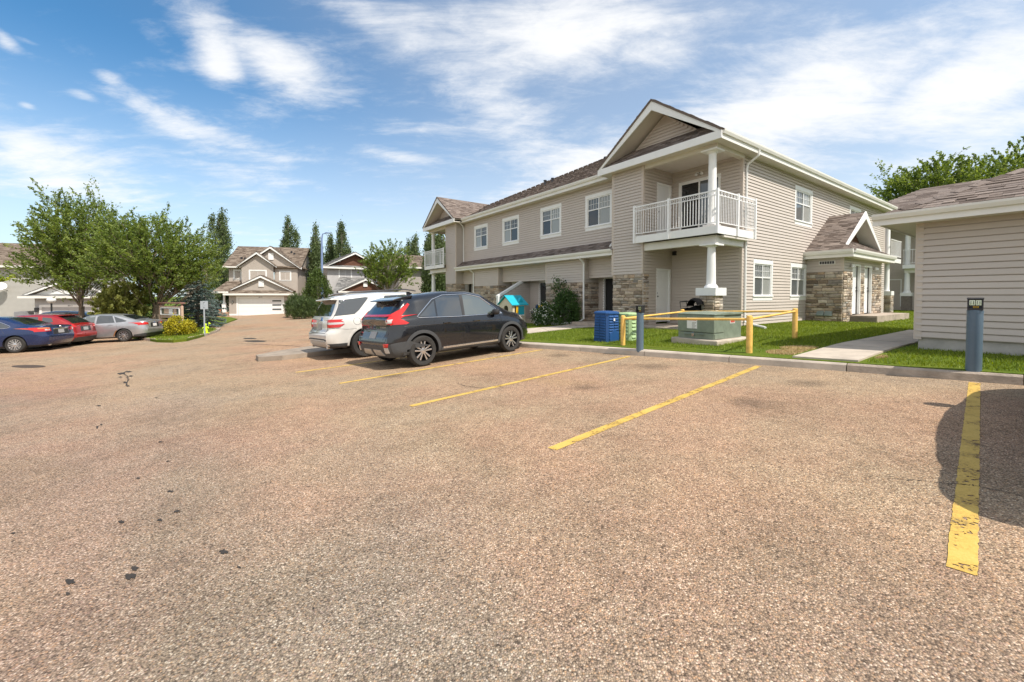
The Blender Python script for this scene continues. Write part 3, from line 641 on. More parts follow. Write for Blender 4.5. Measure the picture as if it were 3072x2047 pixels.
def window(parent, o, rz, x0, x1, z0, z1, trim=.11, sill=.16, grid_top=True, panes=('pane_dark', 'pane_curtain'), m='white', split=.42, head=.16, mull=True):
    # o: wall frame origin; opening x0..x1, z0..z1 in the wall's own plane
    Mf = frame(o, rz); b = MB(); t = -.035
    b.box(x0-trim, x0, t, .02, z0, z1, Mf); b.box(x1, x1+trim, t, .02, z0, z1, Mf); b.box(x0-trim, x1+trim, t-.004, .02, z1, z1+head, Mf)
    w_ = b.build('window', m, parent, bevel=.004)
    s = MB(); s.box(x0-trim-.02, x1+trim+.02, t-.03, .02, z0-.035, z0, Mf); s.box(x0-trim, x1+trim, t, .02, z0-sill, z0-.035, Mf); s.build('sill', m, w_).location = (0, 0, 0)
    f = MB(); k = .045
    f.box(x0, x0+k, -.01, .05, z0, z1, Mf); f.box(x1-k, x1, -.01, .05, z0, z1, Mf); f.box(x0+k, x1-k, -.01, .05, z0, z0+k, Mf); f.box(x0+k, x1-k, -.01, .05, z1-k, z1, Mf)
    xm = (x0+x1)/2; zs = z1-(z1-z0)*split
    if mull: f.box(xm-k/2, xm+k/2, -.012, .05, z0+k, z1-k, Mf)
    if split: f.box(x0+k, x1-k, -.008, .05, zs-k/2, zs+k/2, Mf)
    fr = f.build('frame', 'white_gloss', w_); fr.location = (0, 0, 0)
    cols = [(x0+k, xm-k/2), (xm+k/2, x1-k)] if mull else [(x0+k, x1-k)]; rows = [(z0+k, zs-k/2), (zs+k/2, z1-k)] if split else [(z0+k, z1-k)]
    for i, (a, c) in enumerate(cols):
        for j, (d, e) in enumerate(rows):
            p = MB(); p.box(a, c, .02, .03, d, e, Mf); p.build('pane', panes[i % len(panes)] if j == 0 else ('pane_mid' if (i+j) % 2 else panes[-1]), w_).location = (0, 0, 0)
            if j == 1 and grid_top:
                gbar = MB(); nb = 4
                for q in range(1, nb): gbar.box(a+(c-a)*q/nb-.006, a+(c-a)*q/nb+.006, .008, .02, d, e, Mf)
                gbar.box(a, c, .008, .02, (d+e)/2-.006, (d+e)/2+.006, Mf); gbar.build('grille', 'white_gloss', w_).location = (0, 0, 0)
    return w_
def door(parent, o, rz, x0, x1, z0, z1, trim=.07, m='door_white', depth=.03, handle='r', panels=6):
    Mf = frame(o, rz); b = MB(); b.box(x0-trim, x0, -.03, .06, z0, z1+trim, Mf); b.box(x1, x1+trim, -.03, .06, z0, z1+trim, Mf); b.box(x0, x1, -.03, .06, z1, z1+trim, Mf)
    d = MB(); d.box(x0, x1, depth, depth+.04, z0+.01, z1, Mf); do = d.build('door', m, parent)
    b.build('frame', 'white', do).location = (0, 0, 0)
    w = x1-x0; h = z1-z0
    for cx in ((.12, .46), (.54, .88)) if panels else ():
        for cz in ((.06, .34), (.40, .74), (.79, .94)):
            p = MB(); xa, xb, za, zb = x0+w*cx[0], x0+w*cx[1], z0+h*cz[0], z0+h*cz[1]; p.box(xa, xb, depth-.008, depth, za, zb, Mf); p.build('panel', m, do, bevel=.005).location = (0, 0, 0)
    hx = x1-.07 if handle == 'r' else x0+.07; k = MB(); k.tube([(hx, depth, z0+1.0), (hx, depth-.06, z0+1.0)], .022, 8, M=Mf); k.build('handle', 'dark_metal', do).location = (0, 0, 0); k = MB(); k.tube([(hx, depth, z0+1.13), (hx, depth-.02, z0+1.13)], .024, 8, M=Mf); k.build('deadbolt', 'dark_metal', do).location = (0, 0, 0)
    return do
# ---------------------------------------------------------------- the apartment building; frame (b, a, z): b runs along its right side, a along its front
BROT = math.atan2(.579, .815)
def bw(b, a, z=0): return Vector((.815*b-.579*a, .579*b+.815*a, z))
def build_apartment():
    base = (14.74, 7.03, .30)
    R = thing('apartment_building', 'two-storey beige siding apartment block with corner balconies, stone base and brown shingle roofs', 'building', bw(*base), BROT, off=base)
    PK = Pieces(300); ST = Pieces(300)
    ZF, ZS, ZB, ZSOF, ZG = .36, 2.24, 3.64, 6.27, 6.49
    BF, BB, BW = 12.91, 14.74, 13.5
    def bx(name, m, *bs, parent=R, bevel=0, smooth=False):
        b = MB()
        for q in bs: b.box(*q)
        o = b.build(name, m, parent, bevel=bevel, smooth=smooth)
        return o
    # --- two mirrored corner pods: box with storage rooms, notch with patio below and balcony above
    for pod in (0, 1):
        A = (lambda a: a) if pod == 0 else (lambda a: 35.83-a)
        def AR(a0, a1): return tuple(sorted((A(a0), A(a1))))
        a0, a1 = AR(9.73, 11.14)
        gz = .18 if pod == 0 else -.15
        # box front (faces -b): origin at its left end seen from outside = larger a
        wall(R, (BF, a1, gz), FRONT, a1-a0, ZSOF-gz, (), PK, stone_h=ZS-gz, spieces=ST)
        side_in = (BF, A(9.73), gz)
        if pod == 0:
            # wall of the notch with the two storage doors (faces -a)
            wall(R, (BF, 9.73, .20), SIDE, BB-BF, ZB-.2, [(.80, 1.72, 0, 2.26)], PK); wall(R, (BF, 9.73, ZB), SIDE, BB-BF, ZSOF-ZB, [(.80, 1.72, 0, 2.12)], PK)
            door(R, (BF, 9.73, 0), SIDE, .86, 1.66, .40, 2.41, handle='l'); door(R, (BF, 9.73, 0), SIDE, .86, 1.66, ZB+.02, ZB+2.06, handle='l')
            # return of stone round the corner on to the notch
            ro = bx('stone_return', 'siding_wall', (BF+.01, BF+.34, 9.725, 9.735, .2, ZS)); stones(ro, frame((BF, 9.73, .2), SIDE), .34, 0, ZS-.2, (), ST)
            bw_a = (9.73, 7.03)
            wall(R, (BB, 9.73, .20), FRONT, 2.70, ZB-.2, (), PK)
            wall(R, (BB, 9.73, ZB), FRONT, 2.70, ZSOF-ZB, [(.30, 1.95, 0, 2.16)], PK)
        else:
            wall(R, (BF, a0, -.15), SIDE, BW-BF+.1, ZSOF+.15, (), PK, stone_h=ZS+.15, spieces=ST)
            b0, b1 = AR(9.73, 7.03); wall(R, (BB, b1, -.15), FRONT, b1-b0, ZSOF+.15, (), PK)
            wall(R, (BB+.05, b1, -.15), LEFT, .1, ZSOF+.15, ())
        # corner boards
        s = 1 if pod == 0 else -1
        for (bb, aa) in ((BF, 9.73), (BF, 11.14)):
            q = A(aa); bx('corner_board', 'trim_beige', (bb-.028, bb+.07, q-.07, q+.07, ZS+.01, ZSOF-.002)) if pod == 0 and aa == 11.14 else bx('corner_board', 'trim_beige', (bb-.03, bb+.075, q-.075*(1 if s < 0 else .38), q+.075*(1 if s > 0 else .38), ZS+.01, ZSOF-.002))
        # gable: fascia boards, soffit, little skirt roof, siding triangle, two roof slopes
        gl, gr = AR(11.65, 6.61); gb = 12.55; pk = 8.32; mid = (gl+gr)/2; bak = 22.0 if pod == 0 else 17.5
        sl_ = (pk-ZG)/((gr-gl)/2)
        b = MB(); w = .30
        for x0, x1 in ((gl, mid), (gr, mid)):
            b.prism([(x0, ZG-.01), (mid, pk), (mid, pk-w*1.15), (x0+(w*.62 if x1 > x0 else -w*.62), ZG-.01)] if True else [], gb-.03, gb+.02, 'x')
        b.box(gb-.031, gb+.02, gl, gr, ZSOF-.03, ZG+.0); b.build('gable_fascia', 'white', R, bevel=.006)
        bx('soffit', 'soffit', (gb+.02, BB+.1, gl+.02, gr-.02, ZSOF, ZSOF+.04))
        roof(R, [(gb, gl+.25, ZG+.0), (gb, gr-.25, ZG+.0), (gb+.75, gr-.9, ZG+.58), (gb+.75, gl+.9, ZG+.58)], th=.03, name='skirt_roof')
        gw = gr-gl-1.3
        wall(R, (gb+.75, gr-.65, ZG+.16), FRONT, gw, 1.0, (), PK, clip=[(0, 0), (gw, 0), (gw/2, gw/2*sl_)], th=.05, name='gable_wall')
        # underside of the gable roof
        for x0 in (gl, gr):
            q = MB(); d = 1 if x0 == gl else -1
            q.prism([(x0+.1*d, ZG-.02), (mid, pk-.19), (mid, pk-.23), (x0+.1*d, ZG-.06)], gb+.02, gb+1.2, 'x'); q.build('gable_soffit', 'soffit', R)
        e = .06
        roof(R, [(gb-.06, gl-.02, ZG+.03), (bak, gl-.02, ZG+.03), (bak, mid, pk+.05), (gb-.06, mid, pk+.05)], th=.06)
        roof(R, [(bak, gr+.02, ZG+.03), (gb-.06, gr+.02, ZG+.03), (gb-.06, mid, pk+.05), (bak, mid, pk+.05)], th=.06)
        # balcony slab, fascia, beam, ceiling
        so_ = .25; f0, f1 = AR(9.92, 6.78)
        i0, i1 = AR(9.70, 6.80)
        bx('balcony_deck', 'concrete', (BF-so_+.03, BB, i0, i1, ZB-.05, ZB))
        b = MB(); b.box(BF-so_-.02, BF-so_+.02, f0, f1, 3.375, ZB-.01)
        ae = A(6.78); b.box(BF-so_+.02, BB+.35, min(ae, ae+.04*s), max(ae, ae+.04*s), 3.375, ZB-.012); b.build('balcony_fascia', 'white', R, bevel=.006)
        j0, j1 = AR(9.72, 6.95)
        b = MB(); b.box(BF+.03, BF+.20, j0, j1, 3.10, 3.374); k0, k1 = AR(6.97, 7.14); b.box(BF+.20, BB, k0, k1, 3.102, 3.374); b.build('beam', 'fascia', R, bevel=.008)
        bx('patio_ceiling', 'soffit', (BF+.2, BB, i0, i1, 3.30, 3.36))
        b = MB(); b.box(BF+.03, BF+.2, j0, j1, ZSOF-.14, ZSOF); b.box(BF+.2, BB, k0, k1, ZSOF-.138, ZSOF); b.build('head_beam', 'soffit', R)
        # columns
        cx, cy = 13.10, A(7.20)
        ped = bx('column', 'brick_dark', (cx-.25, cx+.25, cy-.25, cy+.25, gz, 1.43))
        for rz_, ox, oy in ((FRONT, cx-.25, cy+.25), (SIDE, cx-.25, cy-.25)): stones(ped, frame((ox, oy, gz), rz_), .5, 0, 1.43-gz, (), ST, .035)
        T = Matrix.Translation((cx, cy, 0))
        b = MB(); b.box(cx-.335, cx+.335, cy-.335, cy+.335, 1.43, 1.68); b.lathe([(.21, 1.68), (.21, 1.72), (.18, 1.76), (.145, 1.80), (.135, 2.4), (.12, 3.0), (.16, 3.02), (.16, 3.05)], 24, T); b.box(cx-.27, cx+.27, cy-.27, cy+.27, 3.05, 3.10); b.build('shaft', 'white', ped, smooth=True).location = (0, 0, 0)
        b = MB(); b.box(cx-.2, cx+.2, cy-.2, cy+.2, ZB, ZB+.09); b.lathe([(.15, ZB+.09), (.15, ZB+.14), (.13, ZB+.18), (.13, ZB+1.2), (.115, 6.02), (.15, 6.04), (.16, 6.08)], 24, T); b.box(cx-.26, cx+.26, cy-.26, cy+.26, 6.08, 6.13); b.build('upper_column', 'white', R, smooth=True)
        # railing
        rl = bx('railing', 'white_gloss', (BF-so_-.055, BF-so_-.02, f0, f1, ZB+1.04, ZB+1.08))
        ae2 = A(6.78)-.04*s
        def rb(*q, name='rail'): 
            o = bx(name, 'white_gloss', q, parent=rl); o.location = (0, 0, 0); return o
        rb(BF-so_-.05, BF-so_-.025, f0, f1, ZB+.90, ZB+.925); rb(BF-so_-.05, BF-so_-.025, f0, f1, ZB+.06, ZB+.085)
        lo, hi = min(ae2, ae2+.03*s), max(ae2, ae2+.03*s)
        for z0, z1 in ((1.04, 1.08), (.90, .925), (.06, .085)): rb(BF-so_-.02, BB+.36, lo, hi, ZB+z0, ZB+z1)
        for (pb, pa) in ((BF-so_-.04, A(9.90)), (BF-so_-.04, A(8.47)), (BF-so_-.04, A(6.76)), (BF+.98, A(6.76)), (BB+.35, A(6.76))): rb(pb-.035, pb+.035, pa-.035, pa+.035, ZB-.27, ZB+1.12, name='post')
        n = 31
        for i in range(1, n):
            q = A(9.90)+(A(6.76)-A(9.90))*i/n; rb(BF-so_-.045, BF-so_-.03, q-.008, q+.008, ZB+.085, ZB+.90, name='baluster')
            if i % 2 == 0:
                t = MB(); T2 = Matrix.Translation((BF-so_-.0375, q, ZB+.9825)); pts = [T2 @ Vector((0, .045*math.cos(v*math.pi/5), .045*math.sin(v*math.pi/5))) for v in range(11)]; t.tube(pts, .008, 5, False); t.build('ring', 'white_gloss', rl).location = (0, 0, 0)
            else: rb(BF-so_-.045, BF-so_-.03, q-.006, q+.006, ZB+.925, ZB+1.04, name='picket')
        n = 24
        for i in range(1, n):
            q = BF-so_+(BB+.35-BF+so_)*i/n; rb(q-.008, q+.008, (lo+hi)/2-.007, (lo+hi)/2+.007, ZB+.085, ZB+.90, name='baluster')
            if i % 2 == 0:
                t = MB(); T2 = Matrix.Translation((q, (lo+hi)/2, ZB+.9825)); pts = [T2 @ Vector((.045*math.cos(v*math.pi/5), 0, .045*math.sin(v*math.pi/5))) for v in range(11)]; t.tube(pts, .008, 5, False); t.build('ring', 'white_gloss', rl).location = (0, 0, 0)
    # balcony sliding door, wall lamp, patio lamp
    window(R, (BB, 9.73, 0), FRONT, .36, 1.89, ZB+.04, ZB+2.12, .06, .04, False, ('pane_dark', 'pane_mid'), 'white', 0, .06)
    def lamp(p, rz_):
        Mf = frame(p, rz_); b = MB(); b.lathe([(.055, 0), (.055, .012)], 12, Mf @ Matrix.Rotation(math.pi/2, 4, 'X')); o = b.build('wall_lamp', 'dark_metal', R)
        for sx in (-.11, .11):
            t = MB(); t.tube([(0, -.02, 0), (sx*.6, -.09, .06), (sx, -.10, .05)], .009, 6, M=Mf); t.lathe([(.02, .03), (.05, -.01), (.055, -.06)], 10, Mf @ Matrix.Translation((sx, -.10, 0))); t.build('lamp_shade', 'white_gloss', o).location = (0, 0, 0)
    lamp((BB-.02, 8.55, 5.98), FRONT)
    bx('patio_lamp', 'dark_metal', (BB-.14, BB-.02, 9.5, 9.62, 3.02, 3.18))
    # --- right side wall (faces -a) with four windows
    wlen = 31.6-BB; hol = []
    for x0, x1, z0, z1 in ((15.66, 16.98, 1.42, 2.58), (18.80, 20.16, 1.42, 2.58), (19.12, 20.66, 4.50, 5.74), (25.6, 27.1, 4.50, 5.74)):
        hol.append((x0-BB-.08, x1-BB+.08, z0-.45, z1-.24))
        window(R, (BB, 7.03, 0), SIDE, x0-BB, x1-BB, z0, z1, .12, .17, True, ('pane_mid', 'pane_curtain'))
    wall(R, (BB, 7.03, .37), SIDE, wlen, ZSOF-.37, hol, PK)
    bx('foundation', 'parging_pink', (BB+.02, 31.6, 7.035, 7.12, .1, .37))
    bx('corner_board', 'trim_beige', (BB-.03, BB+.075, 7.0, 7.10, .37, 3.37), (BB-.03, BB+.075, 7.0, 7.10, ZB, ZSOF))
    # far end wall and rear of the block, so it is closed
    bx('wall', 'siding_wall', (31.5, 31.6, 7.14, 28.7, .3, ZSOF)); bx('wall', 'siding_wall', (BB+.1, 31.5, 28.6, 28.7, -.2, ZSOF))
    # rear pod on the right side: balcony in the notch beyond the wall
    bx('balcony_deck', 'concrete', (31.62, 33.8, 6.8, 9.4, ZB-.2, ZB)); bx('balcony_fascia', 'white', (31.65, 33.85, 6.74, 6.8, ZB-.26, ZB-.01)); bx('wall', 'siding_wall', (34.2, 34.3, 9.4, 28.7, .3, ZSOF))
    bx('wall', 'siding_wall', (31.6, 34.2, 9.4, 9.5, .3, ZSOF))
    for z0, z1, r_ in ((.4, 3.4, .15), (ZB, ZSOF-.05, .14)):
        b = MB(); T = Matrix.Translation((32.6, 7.12, 0)); b.lathe([(r_+.05, z0+(1.2 if z0 < 1 else 0)), (r_, z0+(1.4 if z0 < 1 else .2)), (r_*.9, z1)], 16, T)
        if z0 < 1: b.box(32.3, 32.9, 6.82, 7.42, 1.45, 1.7)
        b.build('column', 'white', R, smooth=True)
    b = MB(); b.box(32.33, 32.87, 6.85, 7.39, .3, 1.45); pe = b.build('column_base', 'brick_dark', R); stones(pe, frame((32.33, 6.85, .3), SIDE), .54, 0, 1.15, (), ST, .03); stones(pe, frame((32.33, 7.39, .3), FRONT), .54, 0, 1.15, (), ST, .03)
    rl = bx('railing', 'white_gloss', (31.66, 33.85, 6.73, 6.77, ZB+1.03, ZB+1.07), (31.66, 33.85, 6.735, 6.765, ZB+.1, ZB+.13))
    for i in range(17):
        q = 31.70+i*.133; o = bx('baluster', 'white_gloss', (q-.009, q+.009, 6.74, 6.76, ZB+.13, ZB+1.03), parent=rl); o.location = (0, 0, 0)
    # --- front, upper storey
    a0, a1 = 11.14, 24.69; hol = []
    for w0, w1 in ((23.05, 21.66), (19.80, 18.42), (16.32, 14.97), (13.14, 11.80)):
        x0, x1 = a1-w0, a1-w1; hol.append((x0-.09, x1+.09, 4.49-2.2-.12, 5.73-2.2+.12)); window(R, (BW, a1, 0), FRONT, x0, x1, 4.49, 5.73, .12, .17, True, ('pane_curtain', 'pane_dark') if w0 > 17 else ('pane_dark', 'pane_curtain'))
    wall(R, (BW, a1, 2.2), FRONT, a1-a0, ZSOF-2.2, hol, PK)
    # --- front, ground floor: stone piers and recessed patios
    LB = 2.95-1.42+.36+.03  # underside of the lower eave
    LB = 3.06
    for p0, p1 in ((13.05, 15.65), (19.95, 22.77)):
        wall(R, (13.2, p1, -.05), FRONT, p1-p0, LB+.05, (), PK, stone_h=ZS-.22+.05, spieces=ST)
        wall(R, (13.2, p0, -.05), SIDE, .92, LB+.05, (), PK, stone_h=ZS-.22+.05, spieces=ST)
        bx('corner_board', 'trim_beige', (13.17, 13.27, p0-.03, p0+.07, ZS-.2, LB-.002)); bx('corner_board', 'trim_beige', (13.17, 13.27, p1-.07, p1+.03, ZS-.2, LB-.002))
    PB = 14.12
    wall(R, (PB, 13.05, .1), FRONT, 1.91, LB-.1, [(.36, 1.30, .1, 2.12)], PK); 
    # the open doorway next to the corner pod, its darkness a black sheet
    b = MB(); b.box(PB+.10, PB+.12, 11.15, 13.0, .1, 2.4); b.build('dark_doorway_sheet', 'unlit_black', R)
    Mf = frame((PB, 13.05, 0), FRONT); b = MB()
    for x0, x1, z0, z1 in ((.30, .38, .2, 2.27), (1.28, 1.36, .2, 2.27), (.38, 1.28, 2.19, 2.27)): b.box(x0, x1, -.03, .06, z0, z1, Mf)
    b.build('door_frame', 'white', R)
    bx('door_sign', 'paper', (PB-.03, PB-.005, 11.35, 11.55, 2.5, 2.75))
    hol = [(.12, 1.50, .2, 2.12), (2.72, 4.20, .2, 2.12)]
    wall(R, (PB, 19.95, 0), FRONT, 4.3, LB, hol, PK)
    window(R, (PB, 19.95, 0), FRONT, .18, 1.62, .26, 2.18, .05, .04, False, ('curtain', 'pane_dark'), 'white', 0, .06)
    window(R, (PB, 19.95, 0), FRONT, 2.68, 4.10, .26, 2.18, .05, .04, False, ('pane_dark', 'curtain'), 'white', 0, .06)
    lamp((PB-.02, 18.75, 2.62), FRONT); lamp((PB-.02, 16.3, 2.62), FRONT); lamp((PB-.02, 24.0, 2.5), FRONT)
    wall(R, (PB, 24.69, -.1), FRONT, 1.92, LB+.1, [(1.0, 1.8, .1, 2.2)], PK); door(R, (PB, 24.69, 0), FRONT, 1.06, 1.76, .12, 2.15)
    # privacy panel with a sloping top between the two patios
    b = MB(); pv = [(12.0, .02), (PB, .02), (PB, 2.46), (12.0, 1.36)]; b.prism([(p, z) for p, z in pv], 0, .09, 'y', Matrix.Translation((0, 18.12, 0)))
    pp = b.build('privacy_panel', 'siding_wall', R)
    for i in range(21):
        z = .05+i*COURSE; xs = 12.05 if z < 1.22 else 12.05+(z-1.22)*(PB-12.0)/1.1
        if PB-xs > .1: PK.add(pp, 'plank', frame((xs, 18.12, z), SIDE), (PB-xs, 1, COURSE), 'siding_plank')
    b = MB(); b.prism([(11.93, 1.30), (PB, 2.42), (PB, 2.56), (11.93, 1.44)], 18.06, 18.26, 'y'); b.build('panel_cap', 'white', R); bx('panel_post', 'white', (11.94, 12.06, 18.07, 18.25, -.05, 1.36))
    # patio slab
    bx('patio_slab', 'concrete', (12.45, PB, 14.6, 19.9, -.25, .24)); bx('door_step', 'concrete', (12.4, PB, 11.3, 13.0, -.1, .30)); bx('door_step', 'concrete', (12.0, 12.4, 11.4, 12.9, -.1, .20)); bx('patio_slab', 'concrete', (12.3, BB, 7.1, 9.7, .05, .34))
    bx('soffit', 'soffit', (12.88, BW, a0+.02, a1-.02, LB, LB+.03))
    # lower roof with gutter
    roof(R, [(12.85, a0+.02, 3.29), (12.85, a1-.02, 3.29), (BW-.01, a1-.02, 3.73), (BW-.01, a0+.02, 3.73)], th=.04)
    def gutter(b0, b1, c0, c1, z0, z1, axis, sgn):
        # profile of a K gutter: fascia board below, gutter with rolled lip above
        b = MB(); h = z1-z0; pr = [(0, z0), (-.02, z0), (-.02, z0+.5*h), (-.07, z0+.52*h), (-.10, z0+.80*h), (-.105, z1), (-.085, z1), (-.08, z0+.85*h), (0, z0+.85*h)]
        if axis == 'a': b.prism([(b0+p*sgn, z) for p, z in pr], c0, c1, 'y')
        else: b.prism([(c0+p*sgn, z) for p, z in pr], b0, b1, 'x')
        return b.build('gutter', 'fascia', R, bevel=0)
    gutter(12.86, 0, a0+.03, a1-.03, 3.06, 3.31, 'a', 1)
    gutter(13.13, 0, 11.65, 24.18, ZSOF-.02, ZG+.03, 'a', 1); bx('soffit', 'soffit', (13.13, BW, 11.2, 24.6, ZSOF-.01, ZSOF+.02))
    gutter(12.58, 31.9, 6.64, 0, ZSOF-.03, ZG+.03, 'b', 1); bx('soffit', 'soffit', (BB+.1, 31.9, 6.64, 7.03, ZSOF-.012, ZSOF+.02))
    # main hip roof
    z0, pit = ZG+.0, .5; f0, f1 = 13.1, 31.9; e0, e1 = 6.61, 29.2; hb = (f1-f0)/2; zr = z0+pit*hb; mb = (f0+f1)/2
    roof(R, [(f0, e0, z0), (f0, e1, z0), (mb, e1-hb, zr), (mb, e0+hb, zr)]); roof(R, [(f1, e0, z0), (f0, e0, z0), (mb, e0+hb, zr)]); roof(R, [(f0, e1, z0), (f1, e1, z0), (mb, e1-hb, zr)], row=.3, tab=(.4, .9)); roof(R, [(f0, e1, z0), (f1, e1, z0), (mb, e1-hb, zr)][::1] if 0 else [(f1, e0, z0), (f1, e1, z0), (mb, e1-hb, zr), (mb, e0+hb, zr)], row=.3, tab=(.4, .9))
    for t in np.arange(1.0, 9.2, .24):  # caps along the hip that shows against the sky
        c = Vector((f0+t, e1-t, z0+pit*t+.03)); b = MB(); Mx = Matrix.Translation(c) @ Matrix.Rotation(math.radians(-45), 4, 'Z') @ Matrix.Rotation(-math.atan(pit/1.414), 4, 'Y'); b.box(-.13, .17, -.12, .12, -.02, .02, Mx); b.build('hip_cap', 'shingle', R)
    for bb, aa, h in ((17.6, 21.0, .35), (17.9, 20.6, .3), (18.4, 16.5, .4), (19.0, 15.9, .35), (19.2, 15.2, .3)):
        z = z0+pit*(bb-f0); b = MB(); b.lathe([(.07, 0), (.07, h)], 10, Matrix.Translation((bb, aa, z-.1))); b.lathe([(.11, h-.02), (.11, h+.05)], 10, Matrix.Translation((bb, aa, z-.1))); b.build('roof_vent', 'dark_metal', R)
    # downspouts
    def spout(pts, name='downspout'): b = MB(); b.tube(pts, .042, 8); return b.build(name, 'white', R, smooth=True)
    spout([(14.95, 6.60, 6.36), (14.95, 6.62, 6.18), (14.90, 6.94, 5.95), (14.90, 6.97, 5.8), (14.90, 6.97, .55), (14.85, 6.85, .47), (14.2, 6.0, .40)])
    spout([(13.06, 24.45, 6.3), (13.35, 24.5, 6.1), (13.44, 24.55, 5.9), (13.44, 24.55, 3.7)])
    spout([(12.80, 13.0, 3.1), (13.0, 12.98, 2.95), (13.13, 13.0, 2.85), (13.13, 13.0, .4), (12.9, 13.15, .25), (12.1, 13.9, .16)]); spout([(12.80, 22.7, 3.1), (13.0, 22.68, 2.95), (13.13, 22.7, 2.85), (13.13, 22.7, .3)])
    spout([(13.0, 11.25, 6.3), (13.25, 11.22, 6.2), (13.42, 11.22, 6.1)]); spout([(13.42, 11.25, 3.75), (13.1, 11.3, 3.62), (12.9, 11.32, 3.4)])
    # --- side entrance: stone box with two doors, gabled roof
    e0, e1, ea, et = 20.3, 25.4, 5.75, 2.97
    wall(R, (e0, 7.03, .2), FRONT, 7.03-ea, et-.2, (), PK, stone_h=2.20, spieces=ST)
    hd = [(1.02, 2.06, 0, 2.55), (2.58, 3.62, 0, 2.55)]
    wall(R, (e0, ea, .2), SIDE, e1-e0, et-.2, hd, PK, stone_h=2.20, spieces=ST)
    bx('corner_board', 'trim_beige', (e0-.03, e0+.06, ea-.03, ea+.07, 2.42, et)); bx('wall', 'siding_wall', (e1-.1, e1, ea+.1, 7.03, .2, et))
    for x in (1.08, 2.64): door(R, (e0, ea, 0), SIDE, x, x+.92, .64, 2.68, handle='r', panels=0, depth=.10)
    lamp((e0+.75, ea-.02, 2.66), SIDE); lamp((e0+3.9, ea-.02, 2.66), SIDE)
    bx('wall_vent', 'fascia', (e0-.05, e0-.01, 6.0, 6.55, 2.70, 2.85)); 
    for k in range(6): o = bx('vent_slot', 'dark_metal', (e0-.055, e0-.05, 6.03+k*.085, 6.10+k*.085, 2.72, 2.83))
    for k in range(2):
        b = MB(); b.prism([(e0-.16, .62), (e0-.05, .80), (e0-.05, .60), (e0-.15, .60)], 6.06+k*.28, 6.31+k*.28, 'y'); b.build('dryer_hood', 'vent_metal', R)
    bx('porch', 'concrete', (21.1, 26.0, 4.85, ea+.0, .2, .62)); bx('porch_edge', 'brick_dark', (21.07, 21.1, 4.88, ea, .2, .56))
    o_ = .40; zt = 3.23; r0, r1, ra = e0-.28, e1+o_, ea-o_
    gb0, gb1, gz0, gpk = 20.33, 25.26, 3.42, 5.04; gm = (gb0+gb1)/2
    gutter(r0+.02, r1-.02, ra+.02, 0, et-.02, zt+.02, 'b', 1)
    b = MB(); h = .27; b.prism([(r0+p, z) for p, z in [(.0, et-.02), (-.02, et-.02), (-.02, et+.11), (-.07, et+.12), (-.10, et+.2), (-.105, zt+.02), (0, zt+.02)]], ra, 7.03, 'y'); b.build('gutter', 'fascia', R)
    bx('soffit', 'soffit', (r0, r1, ra+.02, ea, et-.012, et+.02), (r0, e0, ea, 7.03, et-.014, et+.018))
    roof(R, [(r0, 7.02, zt), (r0, ea-.02, zt), (gm, ea-.02, gpk), (gm, 7.02, gpk)], row=.13); roof(R, [(r1, ea-.02, zt), (r1, 7.02, zt), (gm, 7.02, gpk), (gm, ea-.02, gpk)], row=.13)
    roof(R, [(r0, ea-.02, zt), (r0, ra, zt), (r0+.40, ea-.02, zt+.26)], row=.13)
    roof(R, [(r0, ra, zt), (r1, ra, zt), (r1-.955, ea+.5, zt+.62), (r0+.955, ea+.5, zt+.62)], row=.13, name='skirt_roof')
    b = MB(); w = .26
    for x0 in (gb0-.05, gb1+.05):
        d = 1 if x0 < gm else -1; b.prism([(x0, gz0-.03), (gm, gpk+.03), (gm, gpk-.30), (x0+w*d*.85, gz0-.03)], ea-.07, ea-.02, 'y')
    b.build('gable_fascia', 'white', R, bevel=.006)
    b = MB(); b.prism([(gb0+.25, gz0-.05), (gb1-.25, gz0-.05), (gm, gpk-.3)], ea+.55, ea+.6, 'y'); gwl = b.build('gable_wall', 'wood_shake', R)
    for i in range(9):
        z = gz0+.02+i*.13; hw = (gpk-.35-z)/(gpk-.3-gz0)*(gm-gb0-.3)
        if hw > .1: b = MB(); b.box(gm-hw, gm+hw, ea+.525, ea+.55, z, z+.115); b.build('shake', 'wood_shake', gwl).location = (0, 0, 0)
    for x0 in (gb0, gb1):
        d = 1 if x0 < gm else -1; b = MB(); b.prism([(x0+.15*d, gz0), (gm, gpk-.16), (gm, gpk-.2), (x0+.15*d, gz0-.05)], ea-.02, ea+.55, 'y'); b.build('gable_soffit', 'white', R)
    PK.done('siding', 'siding_planks'); ST.done('stone', 'stones', 'stone_attr')
    return R
build_apartment()
